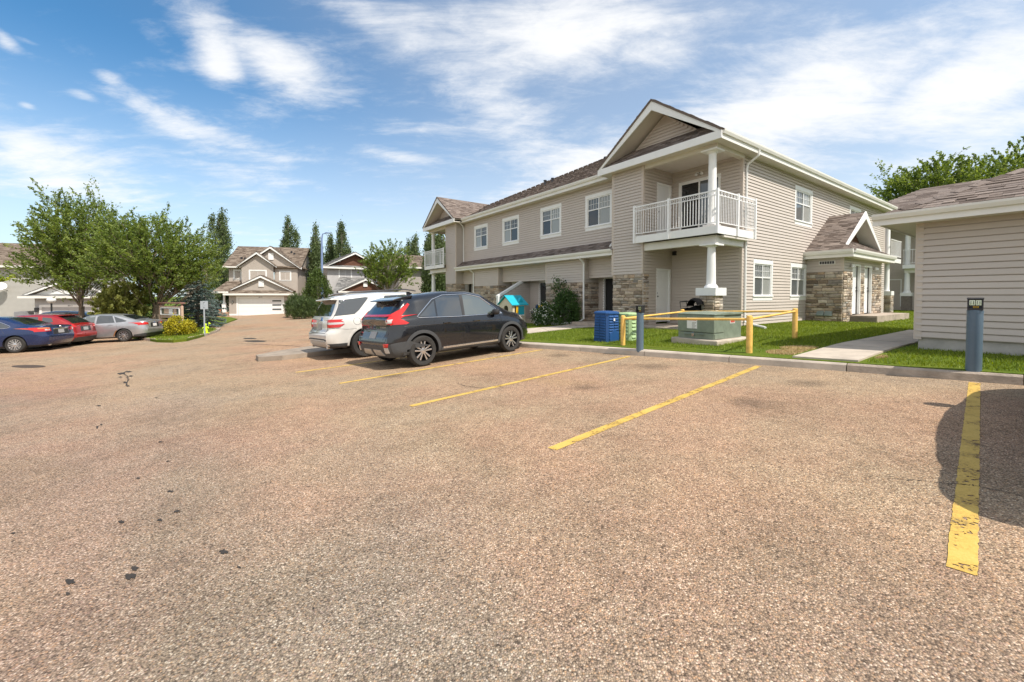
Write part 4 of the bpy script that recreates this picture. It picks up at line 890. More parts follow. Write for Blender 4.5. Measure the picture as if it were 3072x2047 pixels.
def build_rear_block():
    base = (42, -1.0, .4); R = thing('apartment_building', 'rear apartment block glimpsed between the garage and the big block, with white columns and balcony', 'building', bw(*base), BROT, off=base)
    b = MB(); b.box(42.0, 42.1, -6, 12, .3, 6.5); b.box(39.0, 42, 12, 12.1, .3, 6.5); b.build('wall', 'siding_wall', R)
    b = MB(); b.box(39.6, 42, -4.5, 7.8, 3.35, 3.62); b.build('balcony_deck', 'white', R); b = MB(); b.box(39.9, 40.15, -4.5, 7.75, 3.05, 3.35); b.build('beam', 'fascia', R)
    b = MB(); b.box(39.2, 46, -8, 13, 6.5, 6.75); b.build('soffit', 'fascia', R); roof(R, [(39.2, -8, 6.75), (39.2, 13, 6.75), (46, 8, 10), (46, -4, 10)], row=.3, tab=(.4, .9))
    for a in (4.4, 7.62):
        T = Matrix.Translation((40.05, a, 0)); b = MB(); b.box(39.75, 40.35, a-.3, a+.3, 1.4, 1.65); b.lathe([(.22, 1.65), (.17, 1.8), (.14, 3.05)], 16, T); b.lathe([(.15, 3.64), (.14, 6.5)], 16, T); c = b.build('column', 'white', R, smooth=True)
        b = MB(); b.box(39.8, 40.3, a-.25, a+.25, .3, 1.4); b.build('column_base', 'brick_dark', R)
    rl = MB().box(39.62, 39.66, -4.4, 7.8, 4.65, 4.69).box(39.62, 39.66, -4.4, 7.8, 3.72, 3.75).build('railing', 'white_gloss', R)
    for i in range(82): MB().box(39.63, 39.65, -4.4+i*.15-.008, -4.4+i*.15+.008, 3.75, 4.65).build('baluster', 'white_gloss', rl).location = (0, 0, 0)
    door(R, (42.0, 9.13, 0), FRONT, 0, .78, .62, 2.62); window(R, (42, 7.9, 0), FRONT, -.2, 1.6, 3.7, 5.8, .06, .05, False, ('pane_dark', 'pane_mid'), 'white', 0, .06)
    for i in range(54): MB().box(41.975, 41.998, -5.9, 11.9, .35+i*.114, .455+i*.114).build('siding_plank', 'siding', R)
build_rear_block()
def build_garage():
    c = (10.78, 1.91); base = (c[0], c[1], .42)
    R = thing('garage_building', 'low beige siding garage with grey concrete footing and hipped brown shingle roof at the right', 'garage', bw(*base), BROT, off=base)
    PK = Pieces(300); SHP = Pieces(300); b0, a1 = c; L_ = 11; D = 7; zs, zf = 2.78, .63
    wall(R, (b0, a1, zf), FRONT, L_, zs-zf, (), PK, course=.1135); wall(R, (b0+D, a1-.001, zf), LEFT, D, zs-zf, (), PK)
    b = MB(); b.box(b0+.02, b0+D, a1-L_, a1-.03, .1, zf); b.build('footing', 'foundation', R)
    b = MB(); b.box(b0-.03, b0+.08, a1-.08, a1+.03, zf-.03, zs); b.build('corner_board', 'trim_beige', R)
    o = .46; ze = zs+.10
    b = MB(); b.box(b0-o, b0+D+o, a1-L_-o, a1+o, zs, zs+.02); b.build('soffit', 'soffit', R)
    g0 = b0-o; pr = [(0, zs-.02), (-.02, zs-.02), (-.02, zs+.08), (-.07, zs+.09), (-.10, zs+.15), (-.105, zs+.19), (-.085, zs+.19), (-.08, zs+.16), (0, zs+.16)]
    b = MB(); b.prism([(g0+p, z) for p, z in pr], a1-L_-o, a1+o+.1, 'y'); b.build('gutter', 'fascia', R)
    b = MB(); b.prism([(a1+o-p, z) for p, z in pr], g0-.02, b0+D+o, 'x'); b.build('gutter', 'fascia', R)
    z0 = zs+.16; e1 = a1+o; e0 = a1-L_-o; f1 = b0+D+o; hb = (f1-g0)/2; zr = z0+.48*hb; mb = (g0+f1)/2
    roof(R, [(g0, e0, z0), (g0, e1, z0), (mb, e1-hb, zr), (mb, e0+hb, zr)], SHP, row=.137, tab=(.13, .34)); roof(R, [(g0, e1, z0), (f1, e1, z0), (mb, e1-hb, zr)], SHP, row=.137); roof(R, [(f1, e0, z0), (f1, e1, z0), (mb, e1-hb, zr), (mb, e0+hb, zr)], row=.3, tab=(.4, .9))
    for t in np.arange(.1, 3.9, .2):
        cc = Vector((g0+t, e1-t, z0+.48*t+.015)); b = MB(); Mx = Matrix.Translation(cc) @ Matrix.Rotation(math.radians(-45), 4, 'Z') @ Matrix.Rotation(-math.atan(.48/1.414)-.03, 4, 'Y'); b.prism([(-.14, -.05), (0, 0), (.14, -.05), (.14, -.035), (0, .018), (-.14, -.035)], -.12, .13, 'x', Mx); b.build('hip_cap', 'shingle', R)
    b = MB(); b.box(b0+D-.1, b0+D, a1-L_, a1, .1, zs); b.box(b0, b0+D, a1-L_, a1-L_+.1, .1, zs); b.build('wall', 'siding_wall', R)
    PK.done('siding', 'siding_planks'); SHP.done('shingle', 'shingles', 'shingle_attr')
build_garage()
# ---------------------------------------------------------------- props in front of the block
def text(s, size, name, m, parent, M, ext=.002):
    cu = bpy.data.curves.new(name, 'FONT'); cu.body = s; cu.size = size; cu.extrude = ext; cu.align_x = 'CENTER'; cu.align_y = 'CENTER'
    t = bpy.data.objects.new('t', cu); COL.objects.link(t); dg = bpy.context.evaluated_depsgraph_get(); me = bpy.data.meshes.new_from_object(t.evaluated_get(dg))
    bpy.data.objects.remove(t); bpy.data.curves.remove(cu); me.materials.clear(); me.materials.append(MAT[m])
    o = link(name, me, parent); o.matrix_local = M if parent is None or parent.name not in OFF else Matrix.Translation(OFF[parent.name]) @ M; return o
def lbase(x, y): return lawn(x, y)
def bollard(x, y, z, label):
    rz = math.atan2(.659, .752)-math.pi/2; R = thing('power_post', label, 'bollard', (x, y, z), rz, 'power posts along the kerb')
    b = MB(); b.lathe([(.079, -.05), (.079, .80), (.081, .80), (.081, .835), (.074, .838)], 28); b.build('post', 'post_blue', R, smooth=True)
    h = MB(); h.box(-.074, .074, -.066, .07, .838, .862); h.box(-.074, -.058, -.066, .07, .862, .985); h.box(.058, .074, -.066, .07, .862, .985); h.box(-.058, .058, .0, .07, .862, .985); h.prism([(-.08, .985), (.078, .985), (.078, 1.012), (-.08, 1.0)], -.079, .079, 'x'); hd = h.build('head', 'dark_metal', R, bevel=.003)
    for sx in (-.029, .029):
        c = MB(); c.box(sx-.026, sx+.026, -.022, -.0, .905, .975); c.build('outlet_cover', 'chrome', hd)
        for k in (-.012, .012): q = MB(); q.box(sx+k-.003, sx+k+.003, -.026, -.022, .915, .965); q.build('slot', 'black_plastic', hd)
    s = MB(); s.box(-.02, .032, -.004, -.0005, .868, .893); s.build('sticker', 'toy_yellow', hd); s = MB(); s.box(-.012, .02, -.006, -.004, .875, .879); s.box(-.012, .024, -.006, -.004, .883, .886); s.build('lettering', 'ink', hd)
bollard(2.90, 9.29, g(2.90, 9.29)+.125, 'blue-grey power post on the walk in front of the green box')
bollard(6.36, 5.64, lbase(6.36, 5.64)-.01, 'blue-grey power post near the garage wall, behind the last yellow line')
def transformer():
    base = (9.12, 4.85, .25); z0 = .40; R = thing('transformer_box', 'green metal transformer cabinet on a concrete pad inside the yellow guard rail', 'transformer', bw(*base), BROT, off=base)
    b = MB(); b.box(9.12, 10.75, 4.85, 6.02, .12, z0); b.build('pad', 'concrete_pale', R, bevel=.025)
    x0, x1, a0, a1, zt = 9.22, 10.52, 4.98, 5.90, 1.0
    b = MB(); b.box(x0+.45, x1, a0+.02, a1-.02, z0, zt-.02); b.build('tank', 'green_box', R, bevel=.012)
    b = MB(); b.box(x0, x0+.45, a0, a1, z0+.16, zt-.03); hd = b.build('hood', 'green_box', R, bevel=.012)
    b = MB(); b.prism([(x0-.015, zt-.03), (x0-.015, zt-.005), (x0+.47, zt+.025), (x1+.01, zt+.02), (x1+.01, zt-.03)], a0-.015, a1+.015, 'y'); b.build('lid', 'green_box', R, bevel=.006)
    b = MB(); b.box(x0+.012, x0+.45, a0+.012, a1-.012, z0, z0+.15); sk = b.build('sill_panel', 'green_box', R, bevel=.006)
    Mf = frame((x0, a1, 0), FRONT); w = a1-a0
    p = MB(); p.box(.27*w, .55*w, -.004, 0, z0+.24, zt-.10, Mf); lb = p.build('warning_label', 'paper', hd); p = MB(); p.box(.29*w, .53*w, -.006, -.004, zt-.17, zt-.115, Mf); p.build('label_header', 'ink_red', lb)
    p = MB()
    for k in range(7):
        z = zt-.21-k*.026; p.box(.41*w, (.53-.02*(k % 3))*w, -.006, -.004, z-.006, z, Mf)
    for k in range(3): p.lathe([(.022, -.0045), (.022, -.006)], 10, Mf @ Matrix.Translation((.335*w, 0, zt-.225-k*.062)) @ Matrix.Rotation(-math.pi/2, 4, 'X') @ Matrix.Scale(-1, 4, (0, 0, 1)))
    p.build('label_print', 'ink', lb)
    p = MB(); p.box(.20*w, .42*w, -.02, 0, z0+.10, z0+.135, Mf); p.box(.58*w, .72*w, -.02, 0, z0+.11, z0+.13, Mf); p.build('latch', 'vent_metal', sk); p = MB(); p.box(.43*w, .49*w, -.05, -.02, z0+.06, z0+.12, Mf); p.tube([(.44*w, -.035, z0+.12), (.44*w, -.035, z0+.15), (.48*w, -.035, z0+.15), (.48*w, -.035, z0+.12)], .006, 6, M=Mf); p.build('padlock', 'chrome', sk)
    Ms = frame((x0, a0, 0), SIDE); p = MB(); p.box(.75, .98, -.004+.02, .02, zt-.24, zt-.12, Ms); s2 = p.build('warning_sign', 'paper', R); p = MB(); p.box(.77, .96, .012, .016, zt-.22, zt-.17, Ms); p.build('sign_print', 'ink_red', s2)
    p = MB(); p.box(.03, .40, -.004, .012, z0+.02, z0+.13, Ms); p.build('access_plate', 'green_box', sk, bevel=.003)
transformer()
def guard():
    N_ = [(2.76, 10.20), (4.66, 8.05), (6.88, 9.98), (5.02, 12.10)]; R = thing('guard_rail', 'yellow steel pipe guard rail with four posts round the green transformer cabinet', 'guard rail', (*N_[0], lbase(*N_[0])))
    OFF[R.name] = -Vector(R.location); tops = []
    for x, y in N_:
        z = lbase(x, y); b = MB(); T = Matrix.Translation((x, y, z)); b.lathe([(.057, -.1), (.057, .70), (.052, .725), (.03, .738)], 20, T); b.build('post', 'yellow_rail', R, smooth=True); tops.append(Vector((x, y, z+.66)))
    for i in range(4):
        p, q = tops[i], tops[(i+1) % 4]; b = MB(); b.tube([p+Vector((0, 0, .0 if i else -.0)), q], .026, 12); b.build('rail', 'yellow_rail', R, smooth=True)
guard()
def louvre_bin(b0, a0, s, h, label, m, rows):
    w = bw(b0, a0); z = lbase(w.x, w.y); R = thing('compost_bin', label, 'bin', (w.x, w.y, z), BROT)
    t = s*.93; b = MB()
    def ring(k, zz, c): return [(-k+c, -k, zz), (k-c, -k, zz), (k, -k+c, zz), (k, k-c, zz), (k-c, k, zz), (-k+c, k, zz), (-k, k-c, zz), (-k, -k+c, zz)]
    rs = [ring(s/2, 0, .05), ring(t/2, h*.92, .05)]
    for i in range(8): b.face([rs[0][i], rs[0][(i+1) % 8], rs[1][(i+1) % 8], rs[1][i]])
    b.face(rs[1]); b.face(rs[0][::-1]); b.build('body', m, R, bevel=.008)
    l = MB(); ks = [ring(t/2+.022, h*.90, .06), ring(t/2+.022, h*.95, .06), ring(t/2-.02, h*.985, .06), ring(t/2-.14, h, .05)]
    for j in range(3):
        for i in range(8): l.face([ks[j][i], ks[j][(i+1) % 8], ks[j+1][(i+1) % 8], ks[j+1][i]])
    l.face(ks[3]); l.face(ks[0][::-1]); l.build('lid', m, R, bevel=.008)
    for f_, rz_ in ((0, FRONT), (1, SIDE)):
        for r_ in range(rows):
            z0 = h*(.10+.78*r_/rows); kk = s/2+(t-s)/2*(z0/h/.92)
            for c in (0, 1):
                Mf = Matrix.Rotation(rz_, 4, 'Z') @ Matrix.Translation((0, -kk, z0)); x0 = -kk+.07+c*(kk-.06); x1 = x0+kk-.085
                q = MB(); q.prism([(.01, 0), (-.020, .004), (-.022, .012), (.006, h*.78/rows*.82)], x0, x1, 'x', Mf); q.build('slat', m, R)
    if m == 'bin_blue':
        Mf = Matrix.Rotation(SIDE, 4, 'Z') @ Matrix.Translation((0, -t/2-.01, h*.72)); q = MB(); q.box(-.05, .05, -.02, .0, -.05, .05, Mf); em = q.build('badge', m, R, bevel=.004); q = MB(); q.box(-.028, .028, -.022, -.02, -.035, .035, Mf); q.build('badge_mark', 'white', em)
        Mf = Matrix.Rotation(SIDE, 4, 'Z') @ Matrix.Translation((0, -s/2-.006, h*.02)); q = MB(); q.prism([(-.18, 0), (.18, 0), (.18, .2), (.02, .32), (-.18, .2)], -.014, .0, 'y', Mf); q.build('hatch', m, R, bevel=.004)
louvre_bin(8.66, 7.70, .53, .83, 'blue plastic louvred compost bin beside the yellow post', 'bin_blue', 9)
louvre_bin(9.18, 7.36, .50, .76, 'pale green plastic louvred compost bin behind the yellow post', 'bin_green', 6)
def stroller():
    w = bw(12.62, 7.62); R = thing('stroller', 'folded-back black stroller with hood parked against the stone column base', 'stroller', (w.x, w.y, .34), BROT-math.pi/2); R.scale = (.78, .78, .98)
    # local x to the viewer's right, y away
    b = MB(); n = 12
    for i in range(8):
        t0, t1 = math.pi*(.02+.9*i/8), math.pi*(.02+.9*(i+1)/8)
        for j in range(n):
            u0, u1 = -.26+.52*j/n, -.26+.52*(j+1)/n
            def P(t, u): r_ = .30*(1-.25*(u/.26)**4); return (.22-r_*math.cos(t)*1.0, u, .74+r_*math.sin(t)*.98)
            b.face([P(t0, u0), P(t1, u0), P(t1, u1), P(t0, u1)])
    b.build('hood', 'black_fabric', R, smooth=True)
    b = MB(); b.prism([(-.18, .62), (.34, .80), (.44, .40), (.30, .22), (.16, .34), (-.16, .46)], -.22, .22, 'y'); b.build('seat', 'black_fabric', R, bevel=.03)
    b = MB(); b.prism([(-.30, .46), (-.10, .48), (-.08, .70), (-.27, .68)], -.2, .2, 'y'); b.build('basket', 'black_fabric', R, bevel=.02)
    for s in (-.24, .24):
        b = MB(); b.tube([(-.34, s, .90), (-.30, s, .68), (.10, s, .55), (.42, s, .12)], .016, 8); b.tube([(-.34, s, .90), (.0, s, .93)], .016, 8); b.tube([(.05, s, .55), (-.12, s, .12)], .016, 8); b.build('side_frame', 'black_plastic', R)
        for x in (.42, -.12): w_ = MB(); w_.lathe([(.06, -.02), (.11, -.02), (.11, .02), (.06, .02)], 16, Matrix.Translation((x, s, .11)) @ Matrix.Rotation(math.pi/2, 4, 'X')); w_.build('wheel', 'black_plastic', R, smooth=True)
    b = MB(); b.tube([(-.34, -.24, .90), (-.34, .24, .90)], .018, 8); b.build('handle', 'black_plastic', R)
stroller()
def playhouse():
    w = bw(11.62, 16.32); z = lbase(w.x, w.y)-.02; R = thing('playhouse', 'small tan plastic toy playhouse with bright blue roof on the patio', 'playhouse', (w.x, w.y, z), BROT)
    D, Wd, H, pk = .80, 1.12, 1.02, 1.42   # depth along b, width along a
    Mf = Matrix.Translation((0, Wd, 0)) @ Matrix.Rotation(FRONT, 4, 'Z'); b = MB()
    b.prism([(0, 0), (.36, 0), (.36, .78), (.42, .90), (.56, .95), (.70, .90), (.76, .78), (.76, 0), (Wd, 0), (Wd, H), (Wd/2, pk-.05), (0, H)], 0, .05, 'y', Mf); b.build('front_wall', 'toy_tan', R, bevel=.008)
    b = MB(); b.box(0, D, 0, .05, 0, .50); b.box(0, D, 0, .05, .95, H); b.box(0, .14, 0, .05, .5, .95); b.box(D-.14, D, 0, .05, .5, .95); b.build('side_wall', 'toy_tan', R, bevel=.006)
    b = MB(); b.box(0, D, Wd-.05, Wd, 0, H); b.box(D-.05, D, .05, Wd-.05, 0, H); b.build('back_wall', 'toy_tan', R)
    for x0, x1 in ((.15, .29), (.50, .64)):
        b = MB(); b.box(x0+.06, x1+.06, -.03, -.0, .48, .93); sh = b.build('shutter', 'toy_blue' if x0 > .3 else 'toy_yellow', R, bevel=.004)
    b = MB(); b.box(.34, .56, -.045, -.02, .50, .92); b.build('window_grid', 'toy_blue', R, bevel=.004); b = MB(); b.box(.12, .70, -.05, .0, .44, .50); b.build('window_sill', 'white', R, bevel=.004); b = MB(); b.box(.12, .70, -.05, .0, .93, .98); b.build('window_head', 'white', R, bevel=.004)
    b = MB(); b.box(.38, .74, .02, .04, .02, .42, Mf); b.build('half_door', 'toy_teal', R, bevel=.006)
    for x in (.06, .22, .84, .98): b = MB(); b.box(x, x+.08, -.02, 0, .35, .85, Mf); b.build('shutter', 'toy_tan', R, bevel=.004)
    for s in (0, 1):
        b = MB(); e = [(-.10, H-.06), (Wd/2, pk), (Wd/2, pk+.04), (-.10, H-.02)] if s == 0 else [(Wd+.10, H-.06), (Wd/2, pk), (Wd/2, pk+.04), (Wd+.10, H-.02)]
        b.prism(e, -.10, D+.12, 'x'); b.build('roof', 'toy_blue', R, bevel=.006)
    b = MB(); b.prism([(.38, 1.06), (.74, 1.06), (.56, 1.34)], .06, .22, 'y'); b.build('dormer', 'toy_blue', R, bevel=.005)
    b = MB(); b.box(.30, .50, -.12, -.05, 0, .30); b.build('chimney_step', 'terracotta', R, bevel=.006)
playhouse()
def folding_chair(bb, aa, label, m, leg):
    w = bw(bb, aa); R = thing('folding_chair', label, 'chair', (w.x, w.y, .24), BROT+FRONT, 'folding chairs on the patio')
    b = MB(); b.prism([(-.17, .40), (-.19, .62), (-.12, .74), (.12, .74), (.19, .62), (.17, .40)], .14, .17, 'y'); b.build('backrest', m, R, bevel=.01)
    b = MB(); b.box(-.18, .18, -.16, .17, .33, .36); b.build('seat', m, R, bevel=.01)
    for s in (-.17, .17):
        for y0, y1 in ((-.2, .2), (.2, -.2)): q = MB(); q.tube([(s, y0, 0), (s, y1*.8, .36)], .01, 6); q.build('leg', leg, R)
    for y in (-.2, .2): q = MB(); q.tube([(-.17, y, .01), (.17, y*.6, .34)], .009, 6); q.tube([(.17, y, .01), (-.17, y*.6, .34)], .009, 6); q.build('cross_brace', leg, R)
folding_chair(12.85, 15.85, 'yellow folding chair on the patio by the flowering shrub', 'toy_yellow', 'sign_wood')
folding_chair(13.1, 16.35, 'dark blue folding chair half hidden beside the yellow one', 'bin_blue', 'black_plastic')
# ---------------------------------------------------------------- left island: notice board, sign post, warning figure
def notice_board():
    p = G(483, 1002, .12); q = G(547, 1003, .12); d = (q-p); rz = math.atan2(d.y, d.x); w = d.length; R = thing('notice_board', 'wooden notice board with glazed case and small roof beam on the grass island', 'notice board', p, rz); H = (1002-917)/F*p.y; k = H/1.75
    for x in (0, w): b = MB(); b.box(x-.06*k, x+.06*k, -.06*k, .06*k, -.1, H); b.build('post', 'sign_wood', R, bevel=.006)
    b = MB(); b.box(-.10*k, w+.08*k, -.10*k, .16*k, H+.13*k, H+.21*k); b.build('roof_beam', 'sign_wood_dark', R, bevel=.01)
    for x in (.02, w-.02): b = MB(); b.box(x-.03, x+.03, -.02, .05, H, H+.14*k); b.build('strut', 'sign_wood_dark', R)
    b = MB(); b.box(.06*k, w-.06*k, -.03, .03, H*.58, H-.02); b.build('back_board', 'sign_wood', R)
    b = MB(); x0, x1, z0, z1 = .16*k, w-.14*k, H*.68, H*.94
    for a in ((x0, x1, z0, z0+.05*k), (x0, x1, z1-.05*k, z1), (x0, x0+.06*k, z0+.05*k, z1-.05*k), (x1-.06*k, x1, z0+.05*k, z1-.05*k)): b.box(a[0], a[1], -.08, -.03, a[2], a[3])
    cs = b.build('case', 'white', R); b = MB(); b.box(x0+.06*k, x1-.06*k, -.05, -.045, z0+.05*k, z1-.05*k); b.build('case_glass', 'pane_mid', cs)
    for x, ww, m in ((.30, .26, 'sign_wood'), (.56, .20, 'paper'), (.80, .16, 'sign_wood')): c = MB(); c.box(x0+(x1-x0)*(x-.12), x0+(x1-x0)*(x-.12+ww), -.054, -.051, z0+.08*k, z1-.08*k); c.build('notice', m, cs)
    for i in range(4): b = MB(); b.box(.07*k, w-.07*k, -.02, .02, H*.32+i*H*.055, H*.37+i*H*.055-.006); b.build('board', 'sign_wood', R)
notice_board()
def sign_post():
    p = G(614, 1003, .12); R = thing('sign_post', 'thin grey sign post with blank metal plate seen from behind on the grass island', 'sign', p, math.radians(12)); H = (1003-903)/F*p.y
    b = MB(); b.box(-.03, .03, -.02, .02, -.1, H); b.build('post', 'sign_metal', R); b = MB(); b.box(-.20, .18, .021, .027, H*.75, H-.01); b.build('plate', 'sign_metal', R, bevel=.002)
    for z in (.8, .95): c = MB(); c.lathe([(.02, 0), (.012, .015)], 8, Matrix.Translation((0, -.02, H*z)) @ Matrix.Rotation(math.pi/2, 4, 'X')); c.build('bolt', 'dark_metal', R)
sign_post()
def warn_figure():
    p = G(617, 1000, .12); R = thing('warning_figure', 'lime green plastic child-shaped warning figure standing by the sign post', 'warning sign', p, math.radians(20)); R.scale = (.72, .72, .72)
    b = MB(); b.prism([(-.16, .02), (-.13, .30), (-.10, .46), (-.22, .36), (-.24, .42), (-.09, .56), (.09, .56), (.24, .42), (.22, .36), (.10, .46), (.12, .30), (.16, .02), (.04, .02), (.0, .24), (-.05, .02)], -.03, .03, 'y'); b.build('body', 'neon', R, bevel=.008)
    b = MB(); b.lathe([(.03, .56), (.07, .60), (.085, .67), (.07, .75), (.03, .78)], 14); b.build('head', 'neon', R, smooth=True); b = MB(); b.box(-.26, .26, -.14, .14, 0, .03); b.build('foot', 'neon', R, bevel=.01)
    b = MB(); b.tube([(.2, 0, .40), (.22, 0, .90)], .008, 6); b.prism([(.22, .72), (.38, .76), (.22, .90)], -.004, .004, 'y'); b.build('flag', 'neon', R)
warn_figure()
def globe_lamp():
    Y = 31; x = atx(154, Y); z = g(x, Y); R = thing('globe_lamp', 'black garden lamp post with white globe in front of the grey house', 'lamp', (x, Y, z)); zg = at(154, 901, Y).z-z
    b = MB(); b.lathe([(.14, 0), (.12, .1), (.07, .16), (.055, .5), (.05, zg-.22), (.09, zg-.2)], 14); b.build('post', 'dark_metal', R, smooth=True)
    b = MB(); b.lathe([(.06, -.23), (.16, -.19), (.24, -.08), (.26, .0), (.24, .1), (.15, .19), (.04, .23)], 18, Matrix.Translation((0, 0, zg))); b.build('globe', 'globe', R, smooth=True)
globe_lamp()
def street_lamp():
    Y = 45; x = atx(967, Y); z = g(x, Y); R = thing('street_lamp', 'tall blue-painted street lamp pole with short arm between the two houses', 'street lamp', (x, Y, z)); H = at(967, 700, Y).z-z
    b = MB(); b.tube([(0, 0, 0), (0, 0, H*.6), (.02, 0, H*.93), (.12, 0, H*.99), (.5, 0, H)], [.16, .12, .09, .06, .05], 12); b.build('pole', 'lamp_blue', R, smooth=True); b = MB(); b.prism([(.4, H-.03), (1.0, H-.02), (1.0, H+.03), (.6, H+.10), (.4, H+.06)], -.12, .12, 'y'); b.build('lamp_head', 'lamp_blue', R, bevel=.01)
    b = MB(); b.box(-.2, .2, -.2, .2, -.05, .06); b.build('base_plate', 'concrete', R)
street_lamp()
# ---------------------------------------------------------------- cars: local x forward, y left, z up, origin on the ground under the middle
def paint(name, col, metal=.3, rough=.28, flake=.08):
    m, N, L, b = newmat(name); b.inputs['Base Color'].default_value = tuple(col)+(1,); b.inputs['Metallic'].default_value = metal; b.inputs['Roughness'].default_value = rough
    b.inputs['Coat Weight'].default_value = 1; b.inputs['Coat Roughness'].default_value = .03
    P = N.new('ShaderNodeTexCoord'); n = N.new('ShaderNodeTexNoise'); n.inputs['Scale'].default_value = 5; n.inputs['Detail'].default_value = 6; L.new(P.outputs['Object'], n.inputs['Vector'])
    r = ramp(N, [(.3, [c*(1-flake) for c in col]), (.7, [min(1, c*(1+flake)) for c in col])]); L.new(n.outputs['Fac'], r.inputs[0]); L.new(r.outputs[0], b.inputs['Base Color'])
    mr = N.new('ShaderNodeMapRange'); mr.inputs[3].default_value = rough*.8; mr.inputs[4].default_value = rough*1.3; L.new(n.outputs['Fac'], mr.inputs[0]); L.new(mr.outputs[0], b.inputs['Roughness'])
paint('paint_black', (.004, .005, .008), .0, .25); paint('paint_white', (.66, .645, .61), .1, .3); paint('paint_blue', (.010, .028, .105), .45, .25); paint('paint_red', (.34, .012, .014), .3, .28); paint('paint_silver', (.42, .43, .45), .6, .3); paint('paint_grey', (.10, .11, .12), .4, .3)
paint('lens_red', (.50, .008, .006), 0, .12); paint('lens_amber', (.60, .20, .06), 0, .15); paint('lens_clear', (.55, .53, .52), .2, .12)
mat('cladding', (.055, .058, .062), .55, .1, 10); mat('skid', (.46, .43, .40), .4, .08, 8, metal=.4); mat('rim_dark', (.02, .02, .022), .35, .1, 8, metal=.5); mat('rust', (.25, .11, .04), .9, .3, 20)
def interp(tab, x): return float(np.interp(x, [t[0] for t in tab], [t[1] for t in tab]))
def smooth_tab(tab, n=400, k=9):
    xs = np.linspace(tab[0][0], tab[-1][0], n); ys = np.interp(xs, [t[0] for t in tab], [t[1] for t in tab]); ker = np.hanning(k+2)[1:-1]; ker /= ker.sum(); pad = np.pad(ys, k//2, mode='edge'); ys = np.convolve(pad, ker, 'valid'); return list(zip(xs, ys[:n]))
def car_body(p):
    L2 = p['L']/2; W2 = p['W']/2; top = smooth_tab(p['top'], 400, p.get('sm', 17)); belt = smooth_tab(p['belt']); rw = smooth_tab(p['roofw']); zf = p.get('floor', .20); rear = p['rear']; front = p['front']
    u = np.concatenate([np.linspace(0, .12, 14)[:-1], np.linspace(.12, .86, 60)[:-1], np.linspace(.86, 1, 16)]); V = []; Fc = []; K = None
    for q in u:
        x = -L2+2*L2*q; dr = x+L2; df = L2-x
        w = W2*(1-p.get('rr', .20)*max(0, 1-dr/.42)**2.4-.06*max(0, 1-dr/1.5)**2)*(1-p.get('fr', .34)*max(0, 1-df/.75)**2.2)
        zt = interp(top, x); zb = min(interp(belt, x), zt-.035); wr = interp(rw, x)*w; h = zt-zb
        hh = min(1, h/.35); rl = max(0, 1-abs(0))
        c = [(0, zf), (w*.55, zf), (w*.86, zf+.01), (w*.955, zf+.07), (w*.982, zf+.20), (w*.995, zf+(zb-zf)*.45), (w, zf+(zb-zf)*.62), (w*.992, zf+(zb-zf)*.80), (w*.962, zb-.015), (w*.94, zb+.01)]
        a, b = w*.94, wr
        for k_ in (.3, .62, .86): c.append((a+(b-a)*k_**1.08, zb+h*(k_*.90)*(.35+.65*hh)+h*.0))
        c += [(wr*.93, zt-.045*hh-.012), (wr*.72, zt-.010), (wr*.38, zt+.004), (0, zt+.008)]
        # Catmull-Rom through the half section
        C = [(-c[1][0], c[1][1])]+c+[(-c[-2][0], c[-2][1])]; pts = []
        for i in range(1, len(C)-2):
            for s in range(3):
                t = s/3; P0, P1, P2, P3 = [np.array(C[i+d]) for d in (-1, 0, 1, 2)]
                pts.append(.5*((2*P1)+(-P0+P2)*t+(2*P0-5*P1+4*P2-P3)*t*t+(-P0+3*P1-3*P2+P3)*t**3))
        pts.append(np.array(c[-1])); K = len(pts)
        br = max(0, 1-dr/.55)**1.5; bf = max(0, 1-df/.6)**1.5
        row = []
        for (y, z) in pts:
            xx = x+br*interp(rear, z)-bf*interp(front, z); row.append((xx, y, z))
        V.append(row)
    vs_, idx = [], {}
    def vid(i, k, sgn):
        y = V[i][k][1]*sgn; key = (i, k, 0 if abs(y) < 1e-6 else sgn)
        if key not in idx: idx[key] = len(vs_); vs_.append((V[i][k][0], y, V[i][k][2]))
        return idx[key]
    n = len(u)
    for i in range(n-1):
        for k in range(K-1):
            for s in (1, -1):
                q = [vid(i, k, s), vid(i, k+1, s), vid(i+1, k+1, s), vid(i+1, k, s)]
                q = q if s == 1 else q[::-1]; q2 = [];
                for t in q:
                    if t not in q2: q2.append(t)
                if len(q2) > 2: Fc.append(tuple(q2))
    for i, fl in ((0, True), (n-1, False)):
        for k in range(K-1):
            q = [vid(i, k, 1), vid(i, k, -1), vid(i, k+1, -1), vid(i, k+1, 1)]; q2 = []
            for t in q:
                if t not in q2: q2.append(t)
            if fl: q2 = q2[::-1]
            if len(q2) > 2: Fc.append(tuple(q2[::-1]))
    return vs_, Fc
